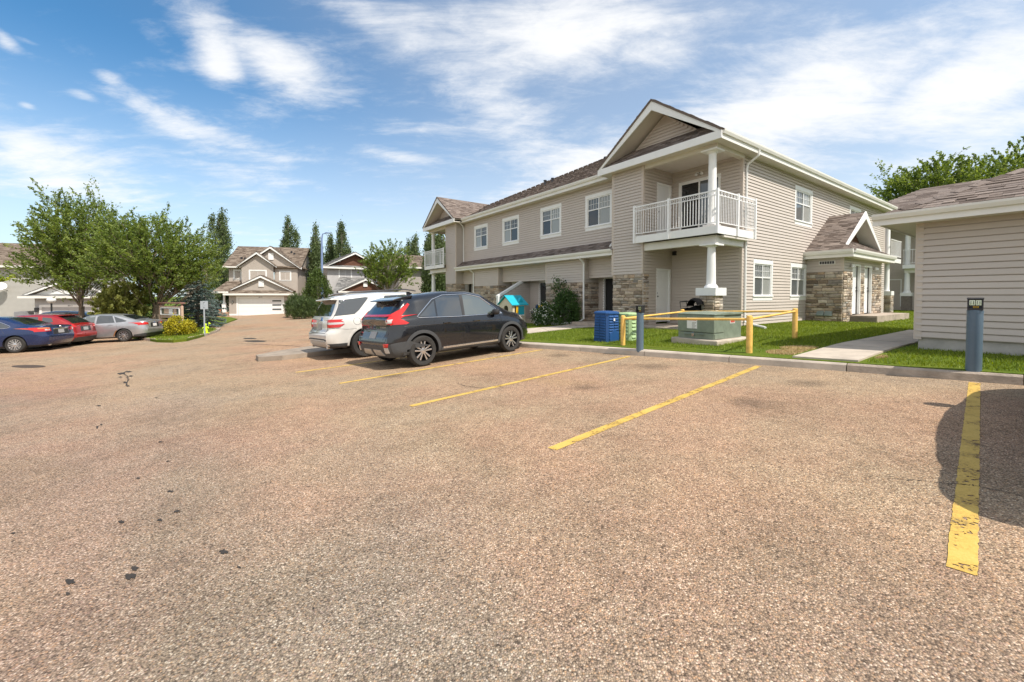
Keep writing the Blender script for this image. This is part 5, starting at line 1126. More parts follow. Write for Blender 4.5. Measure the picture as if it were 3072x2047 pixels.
class Car:
    def __init__(s, name, label, p, loc, rz, group=None):
        s.p = p; s.R = thing(name, label, p['cat'], loc, rz, group); s.R.rotation_euler = Euler((p.get('roll', 0), p.get('pitch', 0), rz)); v, f = car_body(p); me = bpy.data.meshes.new('body'); me.from_pydata(v, [], f)
        bm = bmesh.new(); bm.from_mesh(me); bmesh.ops.remove_doubles(bm, verts=bm.verts[:], dist=.0004); bmesh.ops.recalc_face_normals(bm, faces=bm.faces[:]); s.bvh = BVHTree.FromBMesh(bm); bm.to_mesh(me); bm.free(); me.materials.append(MAT[p['paint']]); me.materials.append(MAT['black_plastic'])
        o = bpy.data.objects.new('tmp', me); COL.objects.link(o); cut = []
        for x in (p['ra'], p['fa']):
            for sg in (1, -1):
                c = MB(); ra = p['R']+p.get('gap', .055); y0, y1 = (p['W']/2-.36)*sg, (p['W']/2+.2)*sg; T = Matrix.Translation((x, 0, p['R'])) @ Matrix.Rotation(-math.pi/2, 4, 'X')
                c.lathe([(ra, min(y0, y1)), (ra, max(y0, y1))], 40, T); cm = c.mesh('cut', 'black_plastic'); q = bpy.data.objects.new('cut', cm); COL.objects.link(q); cut.append(q)
                md = o.modifiers.new('b', 'BOOLEAN'); md.operation = 'DIFFERENCE'; md.object = q; md.solver = 'EXACT'
        dg = bpy.context.evaluated_depsgraph_get(); nm = bpy.data.meshes.new_from_object(o.evaluated_get(dg)); nm.name = 'body'
        for q in cut: bpy.data.objects.remove(q)
        bpy.data.objects.remove(o)
        for pl in nm.polygons:
            pl.use_smooth = True
            if pl.center.z < p.get('floor', .2)+.06: pl.material_index = 1
            for x in (p['ra'], p['fa']):
                if math.hypot(pl.center.x-x, pl.center.z-p['R']) < p['R']+p.get('gap', .055)+.004 and abs(pl.normal.y) < .5 and abs(pl.center.y) > .4: pl.material_index = 1
        try: nm.set_sharp_from_angle(angle=math.radians(42))
        except Exception: pass
        s.body = link('body', nm, s.R)
        for x in (p['ra'], p['fa']):
            for sg in (1, -1): s.wheel(x, sg)
    def hit(s, a, b, ax):
        if ax == 'L': o, d = Vector((a, 3, b)), Vector((0, -1, 0))
        elif ax == 'R': o, d = Vector((a, -3, b)), Vector((0, 1, 0))
        elif ax == 'B': o, d = Vector((-5, a, b)), Vector((1, 0, 0))
        elif ax == 'F': o, d = Vector((5, a, b)), Vector((-1, 0, 0))
        else: o, d = Vector((a, b, 4)), Vector((0, 0, -1))
        h = s.bvh.ray_cast(o, d)
        if h[0] is None:
            q = o+d*{'L': 2.2, 'R': 2.2, 'B': 2.9, 'F': 2.9, 'T': 2.6}[ax]; h = s.bvh.find_nearest(q)
        return h[0], h[1]
    def patch(s, poly, ax, name, m, off=.004, th=.008, step=.07, parent=None, smooth=True):
        bm = bmesh.new(); bm.faces.new([bm.verts.new((q[0], q[1], 0)) for q in poly]); bm.normal_update(); bmesh.ops.triangulate(bm, faces=bm.faces[:])
        for k in (0, 1):
            lo, hi = min(q[k] for q in poly), max(q[k] for q in poly); t = lo+step
            while t < hi-.005:
                bmesh.ops.bisect_plane(bm, geom=bm.verts[:]+bm.edges[:]+bm.faces[:], plane_co=(t, 0, 0) if k == 0 else (0, t, 0), plane_no=(1, 0, 0) if k == 0 else (0, 1, 0)); t += step
        bmesh.ops.triangulate(bm, faces=bm.faces[:]); be = [e for e in bm.edges if e.is_boundary]; r = bmesh.ops.extrude_edge_only(bm, edges=be); ev = {q for q in r['geom'] if isinstance(q, bmesh.types.BMVert)}
        for v in bm.verts:
            h, n = s.hit(v.co.x, v.co.y, ax); v.co = h+n*((off-th) if v in ev else off)
        bmesh.ops.recalc_face_normals(bm, faces=bm.faces[:])
        # make the outer skin face outwards
        dirv = {'L': Vector((0, 1, 0)), 'R': Vector((0, -1, 0)), 'B': Vector((-1, 0, 0)), 'F': Vector((1, 0, 0)), 'T': Vector((0, 0, 1))}[ax]
        tot = sum(f.normal.dot(dirv)*f.calc_area() for f in bm.faces if not any(v in ev for v in f.verts))
        if tot < 0: bmesh.ops.reverse_faces(bm, faces=bm.faces[:])
        me = bpy.data.meshes.new(name); bm.to_mesh(me); bm.free(); me.materials.append(MAT[m])
        if smooth: 
            me.polygons.foreach_set('use_smooth', [True]*len(me.polygons))
            try: me.set_sharp_from_angle(angle=math.radians(40))
            except Exception: pass
        return link(name, me, parent or s.R)
    def both(s, poly, name, m, **k): return [s.patch(poly, a, name, m, **k) for a in 'LR']
    def line(s, pts, ax, name, m, r=.009, off=.002, parent=None, closed=False):
        P = []; pts = list(pts)+([pts[0]] if closed else [])
        for i in range(len(pts)-1):
            a, b = pts[i], pts[i+1]; n = max(1, int(math.hypot(b[0]-a[0], b[1]-a[1])/.08))
            for k in range(n): P.append((a[0]+(b[0]-a[0])*k/n, a[1]+(b[1]-a[1])*k/n))
        P.append(pts[-1]); Q = [s.hit(*q, ax) for q in P]; b = MB(); b.tube([h+n*off for h, n in Q], r, 6); return b.build(name, m, parent or s.R, smooth=True)
    def wheel(s, x, sg):
        p = s.p; R = p['R']; tw = p.get('tw', .215); rr = p['rim']; y = (p['W']/2-.015-tw/2)*sg
        T = Matrix.Translation((x, y, R)) @ Matrix.Rotation(-math.pi/2*sg, 4, 'X')  # local +z points outwards
        b = MB(); h = tw/2; b.lathe([(rr*.97, -h*.9), (rr+.02, -h), (R-.03, -h), (R-.006, -h*.75), (R, -h*.4), (R, h*.4), (R-.006, h*.75), (R-.03, h), (rr+.02, h), (rr*.985, h*.92)], 44, T, False); w = b.build('wheel', 'tyre', s.R, smooth=True)
        b = MB(); b.lathe([(rr*.99, -.06), (rr*.99, h*.93), (rr*.93, h*.93), (rr*.91, h*.55), (rr*.90, -.02)], 44, T, False); b.lathe([(rr*.9, -.03), (rr*.9, -.02)], 30, T); b.build('rim', 'rim_dark' if p.get('two_tone') else p.get('rimmat', 'alloy'), w, smooth=True)
        b = MB(); b.lathe([(rr*.88, -.018), (rr*.5, -.012), (.04, -.01)], 30, T); b.build('brake_disc', 'rim_dark', w, smooth=True)
        ns = p.get('spokes', 5)
        for k in range(ns):
            M2 = T @ Matrix.Rotation(2*math.pi*k/ns+.3, 4, 'Z')
            if p.get('spoke') == 'split':
                b = MB()
                for d in (-1, 1): b.prism([(.035, d*.012-.014), (.035, d*.012+.014), (rr*.96, d*.052+.020), (rr*.96, d*.052-.020)], h*.45, h*.86, 'z', M2)
            elif p.get('spoke') == 'fan':
                b = MB(); b.prism([(.03, -.022), (.03, .022), (rr*.95, .060), (rr*.97, 0), (rr*.95, -.060)], h*.50, h*.84, 'z', M2)
            else: b = MB(); b.prism([(.03, -.018), (.03, .018), (rr*.97, .030), (rr*.97, -.030)], h*.45, h*.84, 'z', M2)
            b.build('spoke', p.get('rimmat', 'alloy'), w, bevel=.004)
        b = MB(); b.lathe([(.065, h*.4), (.06, h*.86), (.03, h*.92)], 20, T); b.build('hub', p.get('rimmat', 'alloy'), w, smooth=True)
    def mirror(s, x, z, m):
        for sg in (1, -1):
            h, n = s.hit(x, z, 'L' if sg > 0 else 'R'); b = MB(); T = Matrix.Translation((x, h.y+.10*sg, z+.06)) @ Matrix.Diagonal((.10, .115, .075, 1))
            b.lathe([(.55, -1), (.9, -.6), (1, 0), (.9, .6), (.5, 1)], 14, T); q = b.build('mirror', m, s.R, smooth=True); b = MB(); b.box(x-.03, x+.04, min(h.y-.03*sg, h.y+.08*sg), max(h.y-.03*sg, h.y+.08*sg), z, z+.03); b.build('mirror_arm', 'black_plastic', q)
    def handle(s, x, z, m):
        for ax in 'LR': s.line([(x, z), (x+.20, z+.005)], ax, 'door_handle', m, .014, .016)
    def seams(s, *ls):
        for l in ls:
            for ax in 'LR': s.line(l, ax, 'door_seam', 'black_plastic', .0035, 0)
    def plate(s, z, m, w=.30, h=.15, rec=None):
        if rec: s.patch([(-rec, z-.12), (rec, z-.12), (rec*.94, z+.12), (-rec*.94, z+.12)], 'B', 'plate_recess', 'black_plastic', .002)
        pl = s.patch([(-w/2, z-h/2), (w/2, z-h/2), (w/2, z+h/2), (-w/2, z+h/2)], 'B', 'licence_plate', m, .012, .01, smooth=False); return pl
def gz_car(x, y, rz, wb):
    c, s = math.cos(rz), math.sin(rz); zf, zr = g(x+c*wb/2, y+s*wb/2), g(x-c*wb/2, y-s*wb/2); zl, zr2 = g(x-s*.8, y+c*.8), g(x+s*.8, y-c*.8)
    return (zf+zr)/2, -math.atan2(zf-zr, wb), math.atan2(zl-zr2, 1.6)
def place(p, contact, rz, wx, sg):
    # contact: ground point under the wheel at local x=wx on side sg
    c, s = math.cos(rz), math.sin(rz); ly = (p['W']/2-.12)*sg; x = contact[0]-(c*wx-s*ly); y = contact[1]-(s*wx+c*ly); z, pi_, ro = gz_car(x, y, rz, p['fa']-p['ra']); p['pitch'] = pi_; p['roll'] = ro
    return (x, y, z+.004)
# --- black crossover with red light bar
def black_suv():
    p = dict(cat='car', L=4.42, W=1.82, ra=-1.42, fa=1.26, R=.345, rim=.235, two_tone=1, spokes=5, spoke='split', paint='paint_black', floor=.24, gap=.06, rr=.16, fr=.36,
        sm=9, top=[(-2.21, 1.06), (-2.18, 1.16), (-2.10, 1.22), (-1.82, 1.47), (-1.74, 1.545), (-1.25, 1.625), (-.6, 1.68), (.1, 1.67), (.55, 1.59), (1.25, 1.16), (1.40, 1.10), (1.8, 1.03), (2.05, .93), (2.15, .80), (2.21, .62)],
        belt=[(-2.21, 1.04), (-1.4, 1.06), (0, 1.0), (1.2, .96), (2.2, .74)], roofw=[(-2.21, .90), (-1.9, .80), (-1.5, .69), (-.6, .68), (.6, .70), (1.3, .84), (2.21, .86)],
        rear=[(.2, .16), (.40, .03), (.55, 0), (.70, .03), (.80, .09), (.98, .10), (1.08, .06), (1.2, .10)], front=[(.2, .12), (.45, 0), (.7, .03), (.95, .2)])
    rz = math.atan2(.686, .728); C = Car('crossover_car', 'black crossover with red tail-light bar parked nose-in at the walk', p, place(p, (-2.02, 9.20), rz, -1.42, -1), rz, 'cars parked at the walk')
    WN = [(1.02, 1.045), (.42, 1.50), (.0, 1.585), (-.70, 1.575), (-1.02, 1.48), (-1.50, 1.115), (-1.46, 1.085), (-.4, 1.05)]
    for ax in 'LR':
        gl = C.patch([(.98, 1.06), (.40, 1.49), (.02, 1.565), (-.12, 1.565), (-.20, 1.065)], ax, 'side_window', 'car_glass_clear'); C.patch([(-.28, 1.065), (-.22, 1.565), (-.70, 1.555), (-.92, 1.49), (-.98, 1.085)], ax, 'side_window', 'car_glass'); C.patch([(-1.02, 1.09), (-.97, 1.455), (-1.44, 1.115)], ax, 'side_window', 'car_glass')
        C.patch([(-.20, 1.06), (-.12, 1.57), (-.215, 1.57), (-.275, 1.06)], ax, 'door_pillar', 'black_plastic', .005)
        C.line(WN, ax, 'window_trim', 'chrome', .011, .004, closed=True)
        C.line([(-1.85, .92), (-1.0, .915), (.2, .90), (.9, .885)], ax, 'body_crease', 'paint_black', .010, .0)
        # wheel-arch cladding and sill
        for x in (p['ra'], p['fa']):
            ang = [math.radians(t) for t in range(-12, 193, 9)]; r0, r1 = p['R']+.055, p['R']+.125; cz = p['R']
            for a0, a1 in zip(ang[:-1], ang[1:]): pass
            b_ = [(x+math.cos(t)*r1, cz+math.sin(t)*r1) for t in ang]+[(x+math.cos(t)*r0, cz+math.sin(t)*r0) for t in ang[::-1]]; C.patch(b_, ax, 'arch_cladding', 'cladding', .016, .03, .06)
        C.patch([(-.94, .24), (.80, .24), (.80, .37), (-.94, .37)], ax, 'sill_cladding', 'cladding', .014, .03); C.patch([(-.90, .345), (.78, .345), (.78, .385), (-.90, .385)], ax, 'sill_strip', 'alloy', .022, .02)
        C.seams([(-.27, 1.06), (-.30, .60), (-.26, .38)]); C.seams([(.92, 1.02), (.94, .7), (.86, .38)], [(-1.02, 1.07), (-1.14, .92), (-1.10, .80)])
    C.handle(-.86, .93, 'paint_black'); C.handle(.02, .915, 'paint_black'); C.mirror(.72, 1.04, 'black_plastic')
    # rear: spoiler, glass, red bar with lamps, lower glass, plate, bumper
    b = MB(); b.prism([(-1.45, 1.603), (-1.70, 1.572), (-1.93, 1.515), (-1.945, 1.49), (-1.80, 1.47), (-1.45, 1.56)], -.58, .58, 'y'); b.build('spoiler', 'paint_black', C.R, bevel=.012)
    C.patch([(-1.80, -.52), (-1.80, .52), (-2.08, .60), (-2.08, -.60)], 'T', 'rear_window', 'car_glass', .006)
    C.patch([(-.70, 1.14), (.70, 1.14), (.66, 1.18), (-.66, 1.18)], 'B', 'tail_light_bar', 'lens_red', .022, .05, .05)
    C.patch([(-.60, .955), (.60, .955), (.64, 1.115), (-.64, 1.115)], 'B', 'lower_rear_window', 'car_glass', .008)
    for ax in 'LR':
        sg = 1 if ax == 'L' else -1
        C.patch([(-2.18, .97), (-1.80, .965), (-1.73, .99), (-1.92, 1.10), (-1.62, 1.39), (-1.665, 1.42), (-2.04, 1.18), (-2.18, 1.18)], ax, 'tail_light', 'lens_red', .020, .04, .05)
        C.patch([(sg*.62, .98), (sg*.80, .97), (sg*.80, 1.16), (sg*.66, 1.13)], 'B', 'tail_light', 'lens_red', .020, .05, .04)
        C.patch([(sg*.62, 1.0), (sg*.74, 1.01), (sg*.74, 1.08), (sg*.62, 1.07)], 'B', 'lamp_insert', 'lens_clear', .028, .02, .04)
        C.patch([(sg*.60, .50), (sg*.72, .50), (sg*.74, .57), (sg*.60, .57)], 'B', 'reflector', 'lens_red', .03, .02, .05); C.patch([(sg*.62, .38), (sg*.72, .38), (sg*.72, .49), (sg*.62, .49)], 'B', 'reverse_lamp', 'lens_clear', .03, .02, .05)
        C.patch([(sg*.76, .26), (sg*.90, .28), (sg*.88, .60), (sg*.76, .56)], 'B', 'bumper_corner', 'cladding', .02, .03, .05)
    C.patch([(-.78, .27), (.78, .27), (.78, .55), (.50, .52), (-.50, .52), (-.78, .55)], 'B', 'lower_bumper', 'cladding', .016, .03, .06)
    for s_ in (-1, 1): C.patch([(s_*.06, .30), (s_*.50, .31), (s_*.42, .43), (s_*.06, .43)], 'B', 'skid_plate', 'skid', .028, .02, .06)
    C.patch([(-.52, .64), (.52, .64), (.60, .86), (-.60, .86)], 'B', 'tailgate_recess', 'paint_black', .004); C.line([(-.62, .60), (.62, .60), (.70, .75), (.66, .93), (-.66, .93), (-.70, .75)], 'B', 'tailgate_seam', 'black_plastic', .006, 0, closed=True)
    C.plate(.74, 'plate'); C.patch([(-.42, .865), (.42, .865), (.42, .882), (-.42, .882)], 'B', 'chrome_strip', 'chrome', .02, .02)
    for k in range(3):
        a = math.radians(90+120*k); cx, cz = .0+.028*math.cos(a), .912+.024*math.sin(a); C.patch([(cx+.028*math.cos(a), cz+.028*math.sin(a)), (cx+.016*math.cos(a+1.57), cz+.016*math.sin(a+1.57)), (cx-.028*math.cos(a), cz-.028*math.sin(a)), (cx-.016*math.cos(a+1.57), cz-.016*math.sin(a+1.57))], 'B', 'emblem', 'chrome', .02, .015, .2, smooth=False)
    h, n = C.hit(-.42, .915, 'B'); text('ECLIPSE CROSS', .040, 'lettering', 'chrome', C.R, Matrix.Translation(h+Vector((-.008, 0, 0))) @ Euler((math.pi/2, 0, -math.pi/2)).to_matrix().to_4x4())
    C.patch([(.66, -.56), (.66, .56), (1.22, .70), (1.22, -.70)], 'T', 'windscreen', 'car_glass', .006); C.patch([(-.45, -.50), (-.45, .50), (.35, .50), (.35, -.50)], 'T', 'roof_panel', 'car_glass', .004)
    b = MB(); b.prism([(-1.28, 1.62), (-1.10, 1.63), (-1.22, 1.70), (-1.28, 1.70)], -.018, .018, 'y'); b.build('antenna', 'paint_black', C.R, bevel=.005)
    for ax in 'LR': C.patch([(1.75, .86), (2.08, .74), (2.05, .84), (1.70, .96)], ax, 'headlamp', 'lens_clear', .006)
black_suv()
# --- white SUV
def white_suv():
    p = dict(cat='car', L=4.80, W=1.92, ra=-1.42, fa=1.50, R=.375, rim=.245, two_tone=1, rimmat='rim_dark', spokes=5, spoke='split', tw=.25, paint='paint_white', floor=.30, gap=.06, rr=.17, fr=.34,
        top=[(-2.40, 1.10), (-2.36, 1.15), (-2.10, 1.55), (-1.95, 1.69), (-1.6, 1.745), (-.8, 1.79), (.1, 1.77), (.5, 1.70), (1.15, 1.22), (1.35, 1.16), (1.9, 1.08), (2.25, .98), (2.40, .75)],
        belt=[(-2.4, 1.12), (-1.4, 1.12), (0, 1.08), (1.2, 1.05), (2.4, .8)], roofw=[(-2.4, .92), (-2.0, .80), (-1.4, .75), (.5, .74), (1.2, .86), (2.4, .88)],
        rear=[(.28, .14), (.42, .04), (.58, 0), (.72, .02), (.80, .10), (1.0, .10), (1.15, .13), (1.3, .16)], front=[(.28, .12), (.5, 0), (.8, .04), (1.1, .2)])
    rz = math.atan2(.67, .74); C = Car('sport_utility_car', 'white SUV with roof rails parked beyond the black crossover', p, place(p, (-4.06, 11.32), rz, -1.42, -1), rz, 'cars parked at the walk')
    for ax in 'LR':
        C.patch([(-2.16, 1.17), (-1.99, 1.58), (-1.28, 1.645), (-1.20, 1.63), (-1.52, 1.30), (-1.66, 1.20)], ax, 'quarter_window', 'car_glass', .011, .016, step=.06)
        C.patch([(-.98, 1.14), (-.72, 1.67), (-.05, 1.69), (-.02, 1.12)], ax, 'side_window', 'car_glass'); C.patch([(.06, 1.12), (.04, 1.69), (.40, 1.65), (1.0, 1.14)], ax, 'side_window', 'car_glass_clear'); C.line([(-1.10, 1.12), (-.78, 1.70), (.0, 1.725), (.42, 1.68), (1.06, 1.12)], ax, 'window_trim', 'paint_white', .010, .005)
        C.patch([(-.70, 1.12), (-.58, 1.66), (-.54, 1.66), (-.66, 1.12)], ax, 'door_pillar', 'black_plastic', .008)
        C.seams([(-1.16, 1.10), (-.98, 1.40), (-.80, 1.71), (.0, 1.735)], [(.02, 1.12), (.0, .6), (.02, .36)], [(-1.14, 1.10), (-1.10, .82)]); C.line([(-2.30, .86), (-1.9, .80), (-1.4, .80)], ax, 'bumper_seam', 'black_plastic', .004, 0)
        C.patch([(-2.36, .30), (-1.86, .30), (-1.86, .44), (-2.36, .44)], ax, 'bumper_cladding', 'cladding', .012, .02); C.patch([(-.96, .30), (1.0, .30), (1.0, .42), (-.96, .42)], ax, 'sill_cladding', 'cladding', .014, .02)
        ang = [math.radians(t) for t in range(-8, 189, 9)]
        for x in (p['ra'], p['fa']): C.patch([(x+math.cos(t)*.485, .375+math.sin(t)*.485) for t in ang]+[(x+math.cos(t)*.437, .375+math.sin(t)*.437) for t in ang[::-1]], ax, 'arch_lip', 'paint_white', .014, .02, .07)
        sg = 1 if ax == 'L' else -1
        for z0, z1, m in ((.865, .945, 'lens_red'), (.945, 1.0, 'lens_clear'), (1.0, 1.075, 'lens_red')):
            C.patch([(sg*.62, z0), (sg*.90, z0), (sg*.90, z1), (sg*.64, z1)], 'B', 'tail_light', m, .016, .04, .05); e0 = -1.92-.16*abs(z0-.97)/.1; e1 = -1.92-.16*abs(z1-.97)/.1; C.patch([(-2.30, z0), (e0, z0), (e1, z1), (-2.30, z1)], ax, 'tail_light', m, .016, .04, .05)
    b = [(-1.62+.10*math.cos(t*.4488), 1.0+.10*math.sin(t*.4488)) for t in range(14)]; C.line(b, 'R', 'fuel_door', 'black_plastic', .005, 0, closed=True)
    C.patch([(-.70, 1.17), (.70, 1.17), (.60, 1.58), (-.60, 1.58)], 'B', 'rear_window', 'car_glass', .008, step=.06)
    b = MB(); b.prism([(-1.75, 1.705), (-2.0, 1.675), (-2.19, 1.625), (-2.20, 1.60), (-2.0, 1.585), (-1.75, 1.64)], -.62, .62, 'y'); b.build('spoiler', 'paint_white', C.R, bevel=.015)
    C.line([(-.62, .72), (.62, .72), (.64, .9), (.80, 1.12), (.78, 1.2)], 'B', 'tailgate_seam', 'black_plastic', .006, 0); C.line([(-.62, .72), (-.64, .9), (-.80, 1.12), (-.78, 1.2)], 'B', 'tailgate_seam', 'black_plastic', .006, 0)
    C.patch([(-.30, .985), (.30, .985), (.28, 1.015), (-.28, 1.015)], 'B', 'chrome_strip', 'chrome', .016, .02); C.plate(.875, 'plate'); C.patch([(-.22, 1.04), (-.06, 1.04), (-.06, 1.13), (-.22, 1.13)], 'B', 'sticker', 'sticker_blue', .006); C.patch([(-.20, 1.085), (-.08, 1.085), (-.08, 1.105), (-.20, 1.105)], 'B', 'sticker_print', 'paper', .009)
    b = [(.0+.045*math.cos(t*.5236), 1.08+.045*math.sin(t*.5236)) for t in range(12)]; C.line(b, 'B', 'emblem', 'chrome', .006, .01, closed=True)
    for k in range(3): a = math.radians(90+120*k); C.line([(0, 1.08), (.045*math.cos(a), 1.08+.045*math.sin(a))], 'B', 'emblem_star', 'chrome', .004, .01)
    C.line([(-.58, 1.065), (-.40, 1.065)], 'B', 'model_badge', 'chrome', .010, .006)
    C.patch([(-.62, .34), (.62, .34), (.58, .50), (-.58, .50)], 'B', 'skid_plate', 'skid', .018, .03, .06); C.line([(-.70, .53), (-.58, .55), (.58, .55), (.70, .53)], 'B', 'bumper_slot', 'black_plastic', .02, 0)
    for s_ in (-1, 1): b = MB(); b.tube([(-2.34, s_*.62, .34), (-2.1, s_*.62, .34)], .045, 10); b.build('exhaust', 'chrome', C.R)
    for s_ in (-1, 1): b = MB(); b.tube([(-1.85, s_*.60, 1.735), (-1.65, s_*.60, 1.80), (.0, s_*.62, 1.845), (.35, s_*.62, 1.79)], .018, 8); b.build('roof_rail', 'dark_metal', C.R, smooth=True)
    C.mirror(.80, 1.12, 'paint_white'); C.handle(-.9, 1.0, 'paint_white'); C.handle(.12, 1.0, 'paint_white'); C.patch([(.58, -.58), (.58, .58), (1.14, .74), (1.14, -.74)], 'T', 'windscreen', 'car_glass', .006)
white_suv()
def sedan_params(**k):
    p = dict(cat='car', L=4.80, W=1.80, ra=-1.42, fa=1.36, R=.325, rim=.215, spokes=7, paint='paint_blue', floor=.20, rr=.20, fr=.36,
        top=[(-2.40, .96), (-2.34, 1.03), (-1.90, 1.06), (-1.72, 1.09), (-.95, 1.40), (-.55, 1.46), (0, 1.47), (.4, 1.42), (1.15, 1.02), (1.35, .97), (1.9, .90), (2.2, .80), (2.40, .58)],
        belt=[(-2.4, 1.0), (-1.4, .97), (0, .93), (1.2, .88), (2.4, .65)], roofw=[(-2.4, .84), (-1.8, .82), (-.9, .68), (.3, .68), (1.1, .84), (2.4, .84)],
        rear=[(.2, .14), (.40, .03), (.58, 0), (.72, .03), (.95, .05), (1.05, .04)], front=[(.2, .1), (.45, 0), (.7, .04), (.95, .2)]); p.update(k); return p
ROWZ = math.radians(195)
def blue_sedan():
    p = sedan_params(spoke='split', spokes=7); q = G(48, 1059); C = Car('sedan_car', 'dark blue sedan at the left edge with rear corner towards the camera', p, place(p, q, ROWZ, -1.42, 1), ROWZ, 'cars parked along the left side')
    for ax in 'LR':
        WN = [(.98, .95), (.30, 1.36), (-.2, 1.40), (-.60, 1.37), (-1.22, 1.08), (-1.28, 1.02), (-1.18, .985)]
        C.patch([(.94, .965), (.28, 1.345), (-.04, 1.38), (-.06, .965)], ax, 'side_window', 'car_glass_clear'); C.patch([(-.14, .97), (-.12, 1.38), (-.58, 1.355), (-1.20, 1.065), (-1.24, 1.02), (-1.16, .995)], ax, 'side_window', 'car_glass'); C.line(WN, ax, 'window_trim', 'chrome', .009, .004, closed=True)
        sg = 1 if ax == 'L' else -1; C.patch([(-2.36, .80), (-2.02, .88), (-1.86, .965), (-2.1, .955), (-2.36, .94)], ax, 'tail_light', 'lens_red', .012, .03, .05); C.patch([(sg*.50, .80), (sg*.86, .79), (sg*.86, .95), (sg*.54, .94)], 'B', 'tail_light', 'lens_red', .012, .03, .05); C.patch([(sg*.56, .90), (sg*.86, .91), (sg*.86, .955), (sg*.58, .945)], 'B', 'indicator', 'lens_amber', .017, .02, .05); C.patch([(sg*.58, .83), (sg*.72, .83), (sg*.72, .885), (sg*.58, .885)], 'B', 'reverse_lamp', 'lens_clear', .018, .02, .05)
    C.patch([(-1.62, -.60), (-1.62, .60), (-1.02, .50), (-1.02, -.50)], 'T', 'rear_window', 'car_glass', .006); C.patch([(.48, -.54), (.48, .54), (1.08, .68), (1.08, -.68)], 'T', 'windscreen', 'car_glass', .006)
    C.patch([(-.36, .855), (.36, .855), (.34, .90), (-.34, .90)], 'B', 'chrome_strip', 'chrome', .016, .02); C.plate(.775, 'plate', rec=.42); C.line([(-.50, .70), (.50, .70), (.54, .98), (-.54, .98)], 'B', 'boot_seam', 'black_plastic', .005, 0, closed=True); b = [(.0+.05*math.cos(t*.5236), .955+.04*math.sin(t*.5236)) for t in range(12)]; C.line(b, 'B', 'emblem', 'chrome', .007, .008, closed=True); C.line([(-.055, .955), (.055, .955)], 'B', 'emblem_bar', 'chrome', .008, .01)
    C.seams([(-.10, .96), (-.12, .55), (-.08, .30)], [(-1.0, .99), (-1.12, .78)]); C.handle(-.92, .86, 'paint_blue'); C.mirror(.72, .96, 'paint_blue'); C.patch([(-2.3, .20), (-1.82, .20), (-1.82, .26), (-2.3, .26)], 'L', 'bumper_lip', 'black_plastic', .006)
    b = MB(); b.tube([(-2.36, .55, .25), (-2.15, .55, .25)], .035, 10); b.build('exhaust', 'chrome', C.R); C.R.scale = (1.05, 1.05, 1.06)
blue_sedan()
def red_hatch():
    p = sedan_params(L=4.42, W=1.80, ra=-1.30, fa=1.34, paint='paint_red', top=[(-2.21, .98), (-2.14, 1.05), (-1.95, 1.18), (-1.60, 1.40), (-1.3, 1.52), (-.5, 1.585), (.1, 1.575), (.5, 1.50), (1.15, 1.10), (1.35, 1.04), (1.8, .94), (2.1, .82), (2.21, .6)], belt=[(-2.21, 1.02), (-1.3, 1.03), (0, .98), (1.2, .92), (2.2, .65)], roofw=[(-2.21, .86), (-1.7, .76), (-.9, .70), (.3, .70), (1.1, .84), (2.21, .84)], rear=[(.2, .16), (.42, .02), (.55, 0), (.7, .04), (.95, .07), (1.1, .08)])
    q = G(48, 1059)+Vector((-.259, .966, 0))*2.0+Vector((.966, .259, 0))*-.1; C = Car('hatchback_car', 'bright red hatchback between the blue sedan and the silver sedan', p, place(p, q, ROWZ, -1.30, 1), ROWZ, 'cars parked along the left side')
    for ax in 'LR':
        C.patch([(.94, 1.02), (.32, 1.45), (-.04, 1.49), (-.06, 1.03)], ax, 'side_window', 'car_glass_clear'); C.patch([(-.14, 1.03), (-.12, 1.49), (-.78, 1.46), (-.90, 1.06)], ax, 'side_window', 'car_glass'); C.patch([(-1.02, 1.10), (-.95, 1.44), (-1.30, 1.38), (-1.40, 1.20)], ax, 'side_window', 'car_glass'); sg = 1 if ax == 'L' else -1
        C.patch([(-2.16, .90), (-1.84, .98), (-1.72, 1.08), (-2.05, 1.06)], ax, 'tail_light', 'lens_red', .012, .03, .05); C.patch([(sg*.55, .90), (sg*.84, .90), (sg*.82, 1.03), (sg*.60, 1.02)], 'B', 'tail_light', 'lens_red', .012, .03, .05)
    C.patch([(-2.02, -.58), (-2.02, .58), (-1.42, .52), (-1.42, -.52)], 'T', 'rear_window', 'car_glass', .006, step=.06); b = MB(); b.prism([(-1.25, 1.545), (-1.62, 1.50), (-1.63, 1.48), (-1.4, 1.45), (-1.25, 1.50)], -.52, .52, 'y'); b.build('spoiler', 'paint_red', C.R, bevel=.012)
    C.plate(.82, 'plate', rec=.34); C.line([(-.62, .66), (.62, .66), (.66, .98), (-.66, .98)], 'B', 'tailgate_seam', 'black_plastic', .005, 0, closed=True); C.patch([(-.7, .22), (.7, .22), (.7, .42), (-.7, .42)], 'B', 'lower_bumper', 'cladding', .012, .03); C.patch([(.5, -.54), (.5, .54), (1.1, .68), (1.1, -.68)], 'T', 'windscreen', 'car_glass', .006); C.mirror(.72, 1.02, 'paint_red'); C.line([(-.03, .96), (.03, .96)], 'B', 'emblem', 'chrome', .02, .006); C.handle(-.85, .92, 'paint_red'); C.handle(.05, .9, 'paint_red')
red_hatch()
